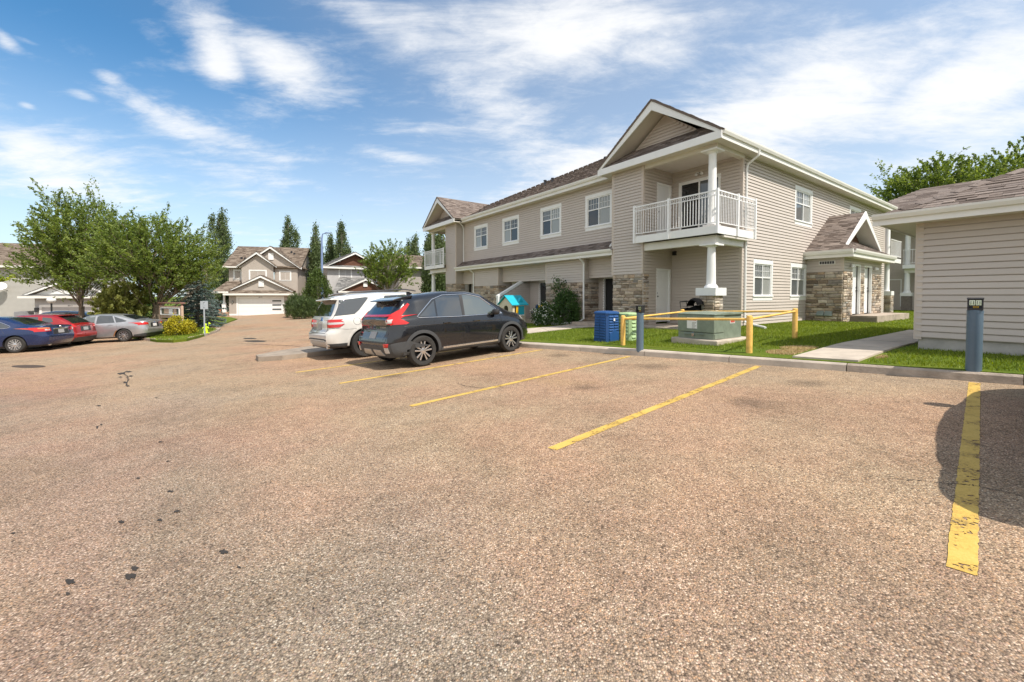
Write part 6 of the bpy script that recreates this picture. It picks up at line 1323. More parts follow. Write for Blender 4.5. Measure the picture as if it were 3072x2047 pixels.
def silver_sedan(label, q, rz, pt, name='sedan_car', group='cars parked along the left side', rust=True, wx=-1.30, sg=1, loc=None):
    p = sedan_params(L=4.53, W=1.82, ra=-1.30, fa=1.34, paint=pt, spokes=10, top=[(-2.26, .98), (-2.20, 1.06), (-1.95, 1.09), (-1.80, 1.11), (-1.05, 1.39), (-.6, 1.46), (-.05, 1.48), (.4, 1.43), (1.2, 1.05), (1.4, .99), (1.8, .91), (2.1, .80), (2.26, .58)])
    C = Car(name, label, p, place(p, q, rz, wx, sg), rz, group)
    for ax in 'LR':
        C.patch([(1.02, .97), (.34, 1.37), (-.02, 1.40), (-.04, .98)], ax, 'side_window', 'car_glass_clear'); C.patch([(-.12, .985), (-.10, 1.40), (-.72, 1.36), (-.92, 1.0)], ax, 'side_window', 'car_glass'); C.patch([(-.98, 1.005), (-.80, 1.33), (-1.42, 1.07), (-1.36, 1.03)], ax, 'side_window', 'car_glass'); sg2 = 1 if ax == 'L' else -1
        C.patch([(-2.20, .83), (-1.95, .85), (-1.66, .965), (-2.2, .965)], ax, 'tail_light', 'lens_red', .012, .03, .05); C.patch([(sg2*.52, .84), (sg2*.86, .82), (sg2*.86, .965), (sg2*.56, .95)], 'B', 'tail_light', 'lens_red', .012, .03, .05); C.line([(-1.9, .78), (-1.0, .84), (.9, .80)], ax, 'body_crease', pt, .010, 0); C.patch([(-2.2, .20), (-1.72, .20), (-1.72, .34), (-2.2, .40)], ax, 'lower_bumper', 'cladding', .008, .02)
    C.patch([(-1.72, -.62), (-1.72, .62), (-1.12, .52), (-1.12, -.52)], 'T', 'rear_window', 'car_glass', .006); C.patch([(.5, -.54), (.5, .54), (1.12, .68), (1.12, -.68)], 'T', 'windscreen', 'car_glass', .006); C.plate(.80, 'plate_white', rec=.36); C.line([(-.50, .70), (.50, .70), (.54, 1.0), (-.54, 1.0)], 'B', 'boot_seam', 'black_plastic', .005, 0, closed=True); C.patch([(-.76, .22), (.76, .22), (.76, .40), (-.76, .40)], 'B', 'lower_bumper', 'cladding', .010, .03); C.seams([(-.08, .97), (-.10, .55), (-.06, .30)], [(-.98, 1.0), (-1.04, .74)]); C.handle(-.86, .89, pt); C.handle(.04, .87, pt); C.mirror(.78, .98, pt); C.line([(-.02, .93), (.02, .93)], 'B', 'emblem', 'sticker_blue', .022, .006)
    if rust: C.patch([(-.90, .30), (-.84, .30), (-.92, .50), (-1.0, .62), (-1.03, .60), (-.95, .46)], 'L', 'rust_patch', 'rust', .004, .006, .05)
    return C
silver_sedan('silver sedan with rusty wheel arch at the end of the grass island', G(376, 1025.5), math.radians(193), 'paint_silver')
silver_sedan('dark grey car mostly hidden behind the red hatchback, only its roof showing', Vector((atx(232, 27), 27, 0)), math.radians(200), 'paint_grey', rust=False).R.scale = (1.14, 1.14, 1.18)
# car in the stall to the right of the last line, outside the frame; its shadow falls across the line
cs = Vector((3.07, 1.02, 0))+EDIR*3.05+Vector((.659, -.752, 0))*.16
silver_sedan('grey sedan in the stall right of the last yellow line', cs+EDIR*-1.3+Vector((-.659, .752, 0))*.79, math.atan2(.659, .752), 'paint_grey', group='cars parked at the walk', rust=False)
# ---------------------------------------------------------------- houses behind
def zig(w, h, M, course=.13, clip=None, z0=0, holes=()):
    b = MB(); z = z0
    while z < h-.01:
        z1 = min(h, z+course); zm = z+.01
        if clip:
            xs = []
            for i in range(len(clip)):
                p, q = clip[i], clip[(i+1) % len(clip)]
                if (p[1]-zm)*(q[1]-zm) < 0: xs.append(p[0]+(q[0]-p[0])*(zm-p[1])/(q[1]-p[1]))
            iv = [(min(xs), max(xs))] if len(xs) > 1 else []
        else: iv = intervals(w, z, z1, holes)
        for a, c in iv:
            P = [M @ Vector(v) for v in ((a, -.022, z), (c, -.022, z), (c, -.004, z1), (a, -.004, z1), (a, 0, z), (c, 0, z))]; r = random.random()
            b.face([P[0], P[1], P[2], P[3]], r); b.face([P[4], P[5], P[1], P[0]], r)
        z = z1
    return b
class House:
    def __init__(s, name, label, loc, rz, m, rm): s.R = thing(name, label, 'house', loc, rz); s.m = m; s.rm = rm
    def fwall(s, x0, x1, y, z0, z1, m=None, gable=None, holes=()):
        # wall facing -y; gable: height of the peak above z1 (centred) 
        M = Matrix.Translation((x0, y, z0)); w = x1-x0; b = MB(); clip = None
        if gable: clip = [(0, 0), (w, 0), (w, z1-z0), (w/2, z1-z0+gable), (0, z1-z0)]; b.prism(clip, 0, .1, 'y', M)
        else: b.box(0, w, 0, .1, 0, z1-z0, M)
        o = b.build('wall', m or s.m, s.R); q = zig(w, z1-z0+(gable or 0), M, clip=clip); q.build('siding', m or s.m, o); return o
    def swall(s, x, y0, y1, z0, z1, sg, m=None, peak=None):
        rz = math.pi/2 if sg > 0 else -math.pi/2; M = Matrix.Translation((x, y0 if sg > 0 else y1, z0)) @ Matrix.Rotation(rz, 4, 'Z'); w = y1-y0; b = MB(); clip = None
        if peak: clip = [(0, 0), (w, 0), (w, z1-z0), (w/2, peak-z0), (0, z1-z0)]; b.prism(clip, 0, .1, 'y', M)
        else: b.box(0, w, 0, .1, 0, z1-z0, M)
        o = b.build('wall', m or s.m, s.R); zig(w, (peak or z1)-z0, M, clip=clip).build('siding', m or s.m, o); return o
    def slope(s, pts, m=None): return roof(s.R, pts, m=m or s.rm, row=.17, tab=(.25, .6), th=.10, deck=m or s.rm)
    def gable(s, x0, x1, z, pk, y, w=.26, m='white'):
        mid = (x0+x1)/2
        for a, d in ((x0, 1), (x1, -1)):
            b = MB(); sl = (pk-z)/(mid-x0); b.prism([(a, z), (mid, pk), (mid, pk-w*1.15), (a+d*w*.5/sl*.8, z-.02), (a, z-.12)], y-.05, y, 'y'); b.build('fascia', m, s.R)
            b = MB(); b.prism([(a+d*.05, z-.06), (mid, pk-.10), (mid, pk-.16), (a+d*.05, z-.12)], y, y+.42, 'y'); b.build('soffit', 'soffit', s.R)
    def win(s, x0, x1, y, z0, z1, **k): return window(s.R, (0, y, 0), 0, x0, x1, z0, z1, k.pop('trim', .12), k.pop('sill', .12), False, k.pop('panes', ('pane_mid', 'pane_dark')), split=0, head=.14, **k)
    def box(s, name, m, *bs, parent=None, bevel=0):
        b = MB()
        for q in bs: b.box(*q)
        return b.build(name, m, parent or s.R, bevel=bevel)
    def garage_door(s, x0, x1, y, z0, z1, slots=(), m='white', number=None):
        s.box('door_trim', 'white', (x0-.18, x0, y-.03, y+.02, z0, z1+.25), (x1, x1+.18, y-.03, y+.02, z0, z1+.25), (x0, x1, y-.03, y+.02, z1, z1+.25)); h = (z1-z0)/4; d = s.box('garage_door', m, (x0, x1, y+.04, y+.08, z0, z1))
        for k in range(4): s.box('door_panel', m, (x0+.01, x1-.01, y+.025, y+.04, z0+k*h+.012, z0+(k+1)*h-.012), parent=d, bevel=.006)
        for a, b, c, e in slots: s.box('door_window', 'pane_mid', (a, b, y+.015, y+.026, c, e), parent=d)
        if number: text(number, .20, 'house_number', 'ink', s.R, Matrix.Translation(((x0+x1)/2, y-.034, z1+.13)) @ Matrix.Rotation(math.pi/2, 4, 'X'))
def gzh(x, y): return g(x, y)
# --- beige house with the white garage door
def house_beige():
    Y = 50.0; o = at(715, 948, Y); rz = math.radians(15); z = o.z; H = House('house', 'beige two-storey house with white double garage door and three front gables', (o.x, o.y, z), rz, 'house_beige', 'shingle_tan'); s = H.R
    M0 = Matrix.Identity(4)
    b = MB()
    for q in cells(6.8, 2.6, [(.96, 5.84, -.1, 2.15)]): b.box(q[0]-.96, q[1]-.96, .0, .1, q[2], q[3])
    gw = b.build('wall', 'house_beige', s); zig(6.8, 2.6, Matrix.Translation((-.96, 0, .12)), holes=[(.78, 6.02, -.2, 2.3)]).build('siding', 'house_beige', gw)
    H.garage_door(0, 4.88, .0, .02, 2.13, [(3.72, 4.72, .66, .86), (3.72, 4.72, 1.2, 1.4), (3.72, 4.72, 1.72, 1.9)], number='8019'); H.box('base_trim', 'white', (-.96, -.18, -.03, 0, .05, .25)); H.box('footing', 'foundation', (-.96, -.1, -.02, .0, -.3, .05))
    lp = H.box('porch_light', 'dark_metal', (-.62, -.50, -.14, -.02, 1.55, 1.85)); H.box('lamp_glass', 'pane_curtain', (-.60, -.52, -.15, -.14, 1.58, 1.78), parent=lp)
    H.swall(5.85, 0, 2, 0, 2.6, 1); H.swall(-.96, 0, 2, 0, 2.6, -1)
    H.box('gutter', 'fascia', (-1.4, 6.3, -.58, -.46, 2.50, 2.72)); H.box('soffit', 'soffit', (-1.4, 6.3, -.46, 0, 2.56, 2.6))
    H.slope([(-1.4, -.5, 2.70), (6.3, -.5, 2.70), (6.0, .35, 3.12), (-1.1, .35, 3.12)])
    H.fwall(-.7, 5.6, .35, 2.98, 3.02, gable=1.62); H.gable(-1.15, 6.05, 3.02, 4.98, .05)
    for x0 in (-1.15, 6.05): H.slope([(x0, .0, 3.06), (x0, 2.2, 3.06), (2.45, 2.2, 5.02), (2.45, .0, 5.02)])
    H.box('gable_vent', 'white', (2.15, 2.75, .25, .35, 3.55, 4.3), bevel=.01)
    H.fwall(-1.6, 0, 1.9, 0, 6.1); H.fwall(0, 3.55, 1.3, 2.7, 6.1, gable=1.45); H.fwall(3.55, 6.25, 1.7, 2.0, 6.1); 
    b = MB(); b.prism([(.2, 6.0), (6.25, 6.0), (3.2, 8.35)], 1.7, 1.8, 'y'); gw = b.build('wall', 'house_beige', s); zig(6.05, 2.35, Matrix.Translation((.2, 1.7, 6.0)), clip=[(0, 0), (6.05, 0), (3.0, 2.35)]).build('siding', 'house_beige', gw)
    H.gable(-.45, 4.0, 6.12, 7.95, .95); H.gable(-.25, 6.65, 6.02, 8.72, 1.35)
    for x0 in (-.45, 4.0): H.slope([(x0, .9, 6.16), (x0, 4.5, 6.16), (1.775, 4.5, 7.99), (1.775, .9, 7.99)])
    for x0 in (-.25, 6.65): H.slope([(x0, 1.3, 6.06), (x0, 6.0, 6.06), (3.2, 6.0, 8.76), (3.2, 1.3, 8.76)])
    H.box('gable_vent', 'white', (2.9, 3.5, 1.6, 1.7, 7.0, 7.85), bevel=.01)
    H.win(-.95, -.30, 1.9, 4.6, 5.6, mull=False, trim=.16); H.win(.95, 2.65, 1.3, 4.5, 5.55, trim=.16); H.win(4.25, 5.35, 1.7, 4.45, 5.5, trim=.16)
    H.swall(6.25, 1.7, 11.5, 0, 6.05, 1, peak=9.0); H.swall(-1.6, 1.9, 11.5, 0, 6.05, -1, peak=9.0)
    H.slope([(-2.1, 1.35, 6.05), (6.75, 1.35, 6.05), (6.75, 6.5, 9.15), (-2.1, 6.5, 9.15)]); H.slope([(6.75, 11.8, 6.05), (-2.1, 11.8, 6.05), (-2.1, 6.5, 9.15), (6.75, 6.5, 9.15)]); H.box('gutter', 'fascia', (-2.1, -.4, 1.2, 1.35, 5.92, 6.08)); H.box('rake_board', 'white', (6.70, 6.78, 1.35, 1.5, 5.85, 6.1))
    for x, y, zz in ((-.6, 3.2, 7.2), (-.2, 3.2, 7.15), (4.8, 5.0, 8.3), (5.2, 4.7, 8.05)): H.box('roof_vent', 'dark_metal', (x-.1, x+.1, y-.1, y+.1, zz-.2, zz+.22))
    H.slope([(-2.6, -.3, 2.95), (-.9, -.3, 2.95), (-.05, 1.9, 4.25), (-1.8, 1.9, 4.25)]); H.box('porch_gutter', 'fascia', (-2.6, -.9, -.42, -.3, 2.78, 2.96)); c = H.box('porch_column', 'white', (-1.75, -1.35, .05, .45, .35, 1.5), bevel=.02); b = MB(); b.lathe([(.19, 1.5), (.12, 1.75), (.11, 2.8)], 12, Matrix.Translation((-1.55, .25, 0))); b.build('shaft', 'white', c, smooth=True)
    H.box('porch_beam', 'fascia', (-2.5, -.95, .1, .4, 2.7, 2.95))
    for k in range(3): H.box('step', 'wood_step', (-2.0, -1.0, -.9+k*.3, 2.0, k*.16-.05, .12+k*.16))
    b = MB(); b.lathe([(.10, .45), (.16, .75), (.17, .78)], 10, Matrix.Translation((-1.95, -.1, 0))); b.build('flower_pot', 'terracotta', s)
house_beige()
def house_grey():
    Y = 52; o = at(982, 900, Y); z = g(o.x, Y); rz = math.radians(35); H = House('house', 'grey house with brown wood gables and garage gable behind the young tree', (o.x, o.y, z), rz, 'house_grey2', 'shingle_grey'); ze = at(982, 801, Y).z-z; zp = at(1068, 752, Y).z-z; za = at(1083, 836, Y).z-z; zb_ = at(1011, 874, Y).z-z
    H.fwall(0, 4.6, 0, 0, ze, 'house_grey2'); H.swall(0, 0, 9, 0, ze, -1, 'house_taupe'); H.swall(7.2, 1.5, 9, 0, ze, 1); H.fwall(4.6, 7.2, 1.5, 0, ze, 'wood_shake')
    b = MB(); b.prism([(.6, ze+.15), (6.2, ze+.15), (3.4, zp-.3)], .3, .4, 'y'); gw = b.build('gable_wall', 'wood_shake', H.R)
    for i in range(8):
        zz = ze+.2+i*.2; hw = (zp-.35-zz)/(zp-.3-ze-.15)*2.7
        if hw > .1: MB().box(3.4-hw, 3.4+hw, .26, .30, zz, zz+.17).build('shake', 'wood_shake', gw)
    H.gable(-.3, 7.1, ze+.05, zp, -.25, .24); H.slope([(-.7, -.45, ze-.02), (5.0, -.45, ze-.02), (4.8, .3, ze+.3), (-.3, .3, ze+.3)])
    for x0 in (-.35, 7.15): H.slope([(x0, -.3, ze+.05), (x0, 9.3, ze+.05), (3.4, 9.3, zp+.04), (3.4, -.3, zp+.04)])
    H.box('gutter', 'fascia', (-.75, 4.8, -.58, -.46, ze-.2, ze)); H.win(1.5, 2.9, 0, at(0, 834, Y).z-z, at(0, 808, Y).z-z)
    H.win(5.3, 6.6, 1.5, ze-1.7, ze-.6); H.slope([(0.05, -2.5, 2.3), (6.6, -2.5, 2.3), (5.5, -.02, za+.2), (1.5, -.02, za+.2)])
    b = MB(); b.prism([(1.2, zb_), (6.6, zb_), (3.9, za-.25)], -2.9, -2.8, 'y'); b.build('gable_wall', 'wood_shake', H.R); H.gable(.7, 7.1, zb_, za, -3.2, .24)
    for x0 in (.65, 7.15): H.slope([(x0, -3.25, zb_+.02), (x0, 0, zb_+.02), (3.9, 0, za+.04), (3.9, -3.25, za+.04)], 'shingle_grey')
    H.box('gable_vent', 'white', (3.65, 4.15, -3.0, -2.9, za-1.05, za-.5)); H.fwall(.9, 6.9, -2.7, 0, zb_-.1, 'house_grey2'); H.garage_door(1.5, 6.3, -2.72, 0, 2.13); H.swall(.9, -2.7, 0, 0, zb_-.1, -1, 'house_grey2'); H.box('gutter', 'fascia', (.6, 7.2, -3.3, -3.2, zb_-.2, zb_-.02))
house_grey()
def simple_house(label, px, Y, rz, w, d, ez, pk, m, rm, wins=(), px_y=900, end=True):
    o = Vector((atx(px, Y), Y, g(atx(px, Y), Y))); H = House('house', label, o, rz, m, rm); ze = at(px, ez, Y).z-o.z; zp = at(px, pk, Y).z-o.z
    H.fwall(0, w, 0, -.3, ze); H.swall(0, 0, d, -.3, ze, -1, peak=zp); H.swall(w, 0, d, -.3, ze, 1, peak=zp); H.fwall(0, w, d, -.3, ze)
    H.slope([(-.5, -.5, ze-.05), (w+.5, -.5, ze-.05), (w+.5, d/2, zp), (-.5, d/2, zp)]); H.slope([(w+.5, d+.5, ze-.05), (-.5, d+.5, ze-.05), (-.5, d/2, zp), (w+.5, d/2, zp)]); H.box('gutter', 'fascia', (-.5, w+.5, -.62, -.5, ze-.2, ze))
    for a, b_, c, e in wins: H.win(a, b_, 0, c, e)
    return H
simple_house('small grey house with brown roof glimpsed between the two nearer houses', 893, 78, math.radians(15), 7.5, 8, 845, 812, 'house_grey2', 'shingle_tan', ((2.4, 3.2, 2.4, 3.9),))
simple_house('house with reddish roof peeping between the elm and the poplar', 560, 82, math.radians(15), 8, 8, 846, 800, 'house_beige', 'shingle_tan', ((3, 4, 2.4, 3.6),))
Hh = simple_house('taupe-sided house with reddish roof edge beside the block', 1196, 47, math.radians(30), 9, 9, 800, 752, 'house_taupe', 'shingle_tan')
def house_left():
    Y = 45; o = Vector((atx(150, Y), Y, 0)); o.z = g(o.x, Y); rz = math.radians(15); H = House('house', 'light grey two-storey house with satellite dish and garage behind the elms at the left', o, rz, 'house_grey', 'shingle_tan'); zf = lambda py: at(150, py, Y).z-o.z; ze, zp = zf(800), zf(737)
    H.fwall(-14, 0, 0, -.3, ze); H.swall(0, 0, 9, -.3, ze, 1, peak=zp+.2); H.slope([(-14.5, -.5, ze-.02), (.5, -.5, ze-.02), (.5, 4.5, zp+.6), (-14.5, 4.5, zp+.6)]); H.slope([(.5, 9.5, ze-.02), (-14.5, 9.5, ze-.02), (-14.5, 4.5, zp+.6), (.5, 4.5, zp+.6)]); H.box('gutter', 'fascia', (-14.5, .5, -.62, -.5, ze-.2, ze+.02)); H.box('soffit', 'soffit', (-14.5, .5, -.5, 0, ze-.14, ze-.11))
    for x in (-4.6, -1.9): b = MB(); b.lathe([(.22, 0), (.24, .12), (.12, .2)], 12, Matrix.Translation((x, 3.6, zp+.15))); b.build('roof_vent', 'white', H.R)
    H.box('chimney', 'house_grey', (-.5, .4, 4.0, 5.2, zp-.6, zp+1.0))
    # satellite dish on the wall
    dx = -3.6; b = MB(); T = Matrix.Translation((dx, -.75, zf(860))) @ Matrix.Rotation(math.radians(62), 4, 'X') @ Matrix.Rotation(.35, 4, 'Y'); b.lathe([(.02, -.10), (.25, -.07), (.45, .0), (.43, .02), (.25, -.04), (.02, -.06)], 22, T); dd = b.build('satellite_dish', 'white', H.R, smooth=True); b = MB(); b.tube([(dx, -.02, zf(872)), (dx, -.5, zf(870)), (dx, -.72, zf(861))], .03, 8); b.tube([(dx, -.75, zf(868)), (dx+.1, -1.25, zf(864))], .015, 6); b.build('dish_arm', 'dark_metal', dd)
    # garage wing to the right with white gable
    gx0, gx1 = .6, 6.6; gy = -2.8; H.fwall(gx0, gx1, gy, -.3, zf(893), 'house_grey2'); H.garage_door(1.15, 5.95, gy-.02, -.2, 2.05, number='8017'); H.swall(gx1, gy, 0, -.3, zf(893), 1); H.swall(gx0, gy, 0, -.3, zf(893), -1); zg, pg = zf(892), zf(836)
    H.box('gutter', 'fascia', (gx0-.9, gx1+.6, gy-.75, gy-.6, zf(895), zf(889))); H.slope([(gx0-.9, gy-.7, zf(889)), (gx1+.6, gy-.7, zf(889)), (gx1+.2, gy+.1, zf(883)), (gx0-.5, gy+.1, zf(883))], 'shingle_grey'); b = MB(); b.prism([(gx0, zf(884)), (gx1, zf(884)), ((gx0+gx1)/2, pg-.2)], gy+.05, gy+.15, 'y'); b.build('gable_wall', 'white', H.R); H.gable(gx0-.7, gx1+.7, zf(885), pg, gy-.3, .3)
    for x0 in (gx0-.75, gx1+.75): H.slope([(x0, gy-.35, zf(884)), (x0, 0, zf(884)), ((gx0+gx1)/2, 0, pg+.05), ((gx0+gx1)/2, gy-.35, pg+.05)], 'shingle_grey')
    H.fwall(.0, 6.5, .6, -.3, ze, 'house_grey'); H.slope([(-.4, .1, ze), (7, .1, ze), (7, 5, zp+.5), (-.4, 5, zp+.5)]); lp = H.box('coach_lamp', 'dark_metal', (.72, .95, gy-.3, gy-.05, 1.55, 2.0))
house_left()
def fence(p, q, h, label, n):
    p, q = Vector(p), Vector(q); d = q-p; rz = math.atan2(d.y, d.x); L_ = d.length; R = thing('fence', label, 'fence', p, rz); w = L_/n
    for i in range(n): b = MB(); b.box(i*w+.006, (i+1)*w-.006, -.012, .012, 0, h+random.uniform(-.02, .02)); b.build('board', 'fence_grey', R)
    for z in (.3, h-.25): b = MB(); b.box(0, L_, .012, .05, z, z+.09); b.build('rail', 'fence_grey', R)
fp = at(610, 940, 47); fq = at(664, 940, 53); fp.z = g(fp.x, fp.y); fq.z = g(fq.x, fq.y); fence(fp, fq, 1.6, 'weathered grey board fence beside the beige house porch', 26)
a_ = at(42, 940, 41); b_ = at(102, 940, 43); a_.z = g(a_.x, a_.y); b_.z = g(b_.x, b_.y); fence(a_, b_, 1.7, 'low grey-white fence panel against the light grey house', 12)
# ---------------------------------------------------------------- vegetation
def leaves_mesh(name, C, D, size, asp, m, rnd, rs):
    # C: leaf centres, D: preferred long direction (n,3), diamond-shaped leaves with a fold
    n = len(C); D = D+rs.normal(0, .55, (n, 3)); D /= np.linalg.norm(D, axis=1)[:, None]+1e-9; U = rs.normal(0, 1, (n, 3)); U[:, 2] += .4
    S = np.cross(D, U); S /= np.linalg.norm(S, axis=1)[:, None]+1e-9; L_ = size*rs.uniform(.6, 1.35, (n, 1)); Wd = L_*asp
    V = np.empty((n, 4, 3)); V[:, 0] = C-D*L_/2; V[:, 1] = C+S*Wd/2; V[:, 2] = C+D*L_/2; V[:, 3] = C-S*Wd/2
    me = bpy.data.meshes.new(name); me.vertices.add(4*n); me.vertices.foreach_set('co', V.reshape(-1)); me.loops.add(4*n); me.loops.foreach_set('vertex_index', np.arange(4*n, dtype=np.int32)); me.polygons.add(n); me.polygons.foreach_set('loop_start', np.arange(0, 4*n, 4, dtype=np.int32))
    try: me.polygons.foreach_set('loop_total', np.full(n, 4, dtype=np.int32))
    except Exception: pass
    a = me.attributes.new('rnd', 'FLOAT', 'FACE'); a.data.foreach_set('value', np.clip(rnd, 0, 1).astype('f')); me.materials.append(MAT[m]); me.update(); me.validate(); return me
def branching(rs, base, trunk_h, trunk_r, limbs, limb_len, spread, sub, twig, lean=(0, 0), droop=0, upc=.35):
    b = MB(); tw = []; top = Vector((lean[0], lean[1], trunk_h)); b.tube([(0, 0, -.15), (lean[0]*.3, lean[1]*.3, trunk_h*.35), (lean[0]*.7, lean[1]*.7, trunk_h*.75), top], [trunk_r*1.25, trunk_r, trunk_r*.85, trunk_r*.75], 9)
    def seg(p, d, l, r, k, lev):
        pts = [p]; rad = [r]; q = p.copy(); dd = d.copy(); ns = 5
        for i in range(ns):
            dd = (dd+Vector(rs.normal(0, .13, 3))+Vector((0, 0, upc*.25-droop*.25))).normalized(); q = q+dd*(l/ns); pts.append(q.copy()); rad.append(max(.006, r*(1-.75*(i+1)/ns)))
        b.tube(pts, rad, 7 if lev == 0 else 5, False); return pts
    for i in range(limbs):
        az = 2*math.pi*i/limbs+rs.uniform(-.35, .35); el = spread*rs.uniform(.35, 1.15); d = Vector((math.sin(el)*math.cos(az), math.sin(el)*math.sin(az), math.cos(el))); l = limb_len*rs.uniform(.75, 1.15); st = top*rs.uniform(.72, 1.0); st.z = trunk_h*rs.uniform(.72, 1.0); P = seg(st, d, l, trunk_r*.36, 0, 0)
        for j in range(sub):
            f = rs.uniform(.08, 1.0); k = min(4, int(f*5)); p = P[k].lerp(P[k+1], f*5-k if k < 5 else 0); az2 = rs.uniform(0, 6.28); d2 = ((P[k+1]-P[k]).normalized()+Vector((math.cos(az2), math.sin(az2), rs.uniform(-.2, .7)))*.75).normalized(); l2 = l*rs.uniform(.28, .5)*(1.15-.45*f); Q = seg(p, d2, l2, trunk_r*.12, 0, 1)
            for t in range(twig):
                f2 = rs.uniform(.15, 1); k2 = min(4, int(f2*5)); p2 = Q[k2].lerp(Q[k2+1], max(0, min(1, f2*5-k2))); az3 = rs.uniform(0, 6.28); d3 = ((Q[k2+1]-Q[k2]).normalized()+Vector((math.cos(az3), math.sin(az3), rs.uniform(-.3, .6)))*.9).normalized(); tw.append((p2, d3, l2*rs.uniform(.35, .7)))
    return b, tw
def tree(name, label, loc, leafm, seed, per=34, ell=None, size=.11, asp=.55, group=None, bark='bark', twig_r=.006, droop_leaf=-.25, **k):
    rs = np.random.default_rng(seed); R = thing(name, label, 'tree', loc, 0, group); b, tw = branching(rs, loc, **{q: v for q, v in k.items()}, ) if False else branching(rs, None, **k)
    if ell:
        # fill the crown: twigs through the volume, carried by thin branches from the trunk
        cx, cy, cz, rx, ry, rz_, n = ell
        for i in range(n):
            a = rs.uniform(0, 6.28); t = math.acos(rs.uniform(-.62, 1)); r = rs.uniform(.25, 1)**.5*(1+.16*math.sin(3*a+2)*math.sin(4*t)+rs.normal(0, .05)); v = Vector((rx*r*math.sin(t)*math.cos(a), ry*r*math.sin(t)*math.sin(a), rz_*r*math.cos(t))); p = Vector((cx, cy, cz))+v
            up = Vector((v.x/rx, v.y/ry, .9+.5*v.z/rz_)).normalized(); o = Vector((p.x*.35, p.y*.35, max(k['trunk_h']*.8, p.z-1.2-.25*math.hypot(p.x, p.y))))
            if i % 5 == 0 and p.z > cz-.3*rz_: m_ = o.lerp(p, .55)+Vector((0, 0, -.1)); b.tube([o, m_, p], [.022, .014, .006], 4, False)
            tw.append((p, (up+Vector(rs.normal(0, .35, 3))).normalized(), rs.uniform(.5, .95)*min(1, rx/3)))
    C, D, Rn = [], [], []
    for p, d, l in tw:
        e = p+d*l; b.tube([p, e], [twig_r, .003], 4, False); t = rs.uniform(.05, 1.1, per)[:, None]; c = np.array(p)[None]+np.array(d)[None]*l*t+rs.normal(0, .07*max(.6, l), (per, 3)); C.append(c); D.append(np.tile(np.array(d)+np.array([0, 0, droop_leaf]), (per, 1))); Rn.append(np.clip(rs.normal(rs.uniform(.2, .75), .18, per), 0, 1))
    b.build('trunk', bark, R, smooth=True); link('crown', leaves_mesh('crown', np.concatenate(C), np.concatenate(D), size, asp, leafm, np.concatenate(Rn), rs), R); return R
def gl(px, Y, dz=0): x = atx(px, Y); return Vector((x, Y, g(x, Y)+dz))
tree('elm_tree', 'tall spreading green elm with two forked trunks behind the red car', gl(240, 27), 'leaf_elm', 3, per=38, size=.14, asp=.5, ell=(.0, 0, 5.4, 2.6, 2.6, 3.7, 600), trunk_h=2.0, trunk_r=.18, limbs=8, limb_len=5.7, spread=.36, sub=9, twig=7, lean=(.1, 0))
tree('elm_tree', 'broad rounded green elm over the notice board and silver car', gl(459, 26), 'leaf_elm', 5, per=38, size=.14, asp=.5, ell=(.1, 0, 4.5, 3.4, 3.0, 2.7, 760), trunk_h=1.9, trunk_r=.21, limbs=10, limb_len=4.1, spread=.66, sub=9, twig=7, lean=(.25, 0))
tree('young_tree', 'young leafy tree in front of the grey house with wood gables', gl(1165, 40), 'leaf_elm', 8, per=22, size=.17, asp=.5, ell=(0, 0, 4.2, 2.4, 2.4, 2.5, 380), trunk_h=1.6, trunk_r=.12, limbs=8, limb_len=3.9, spread=.55, sub=6, twig=6)
tree('big_tree', 'large leafy tree rising behind the garage roof, left one', gl(2800, 40), 'leaf_elm', 12, per=34, size=.24, asp=.5, ell=(0, 0, 9.8, 4.3, 4.3, 3.6, 620), group='trees behind the garage', trunk_h=5.0, trunk_r=.30, limbs=10, limb_len=7.0, spread=.6, sub=8, twig=6)
tree('big_tree', 'large leafy tree rising behind the garage roof at the right frame edge', gl(3030, 41), 'leaf_elm', 14, per=34, size=.24, asp=.5, ell=(0, 0, 10.6, 5.4, 5, 4.3, 780), group='trees behind the garage', trunk_h=5.0, trunk_r=.32, limbs=10, limb_len=8.0, spread=.6, sub=8, twig=6)
tree('weeping_tree', 'pale yellow-green weeping tree between the two elms', gl(366, 25), 'leaf_weep', 21, per=64, size=.17, asp=.36, droop_leaf=-1.8, ell=(0, 0, 2.0, 1.3, 1.2, 1.2, 190), trunk_h=2.2, trunk_r=.10, limbs=6, limb_len=1.1, spread=1.2, sub=7, twig=8, droop=1.5, upc=-.6)
tree('street_tree', 'tree at the left frame edge with only a few yellow-green leaves showing', gl(-118, 22), 'leaf_hang', 23, per=20, size=.15, asp=.5, trunk_h=2.4, trunk_r=.15, limbs=7, limb_len=2.2, spread=.6, sub=6, twig=6)
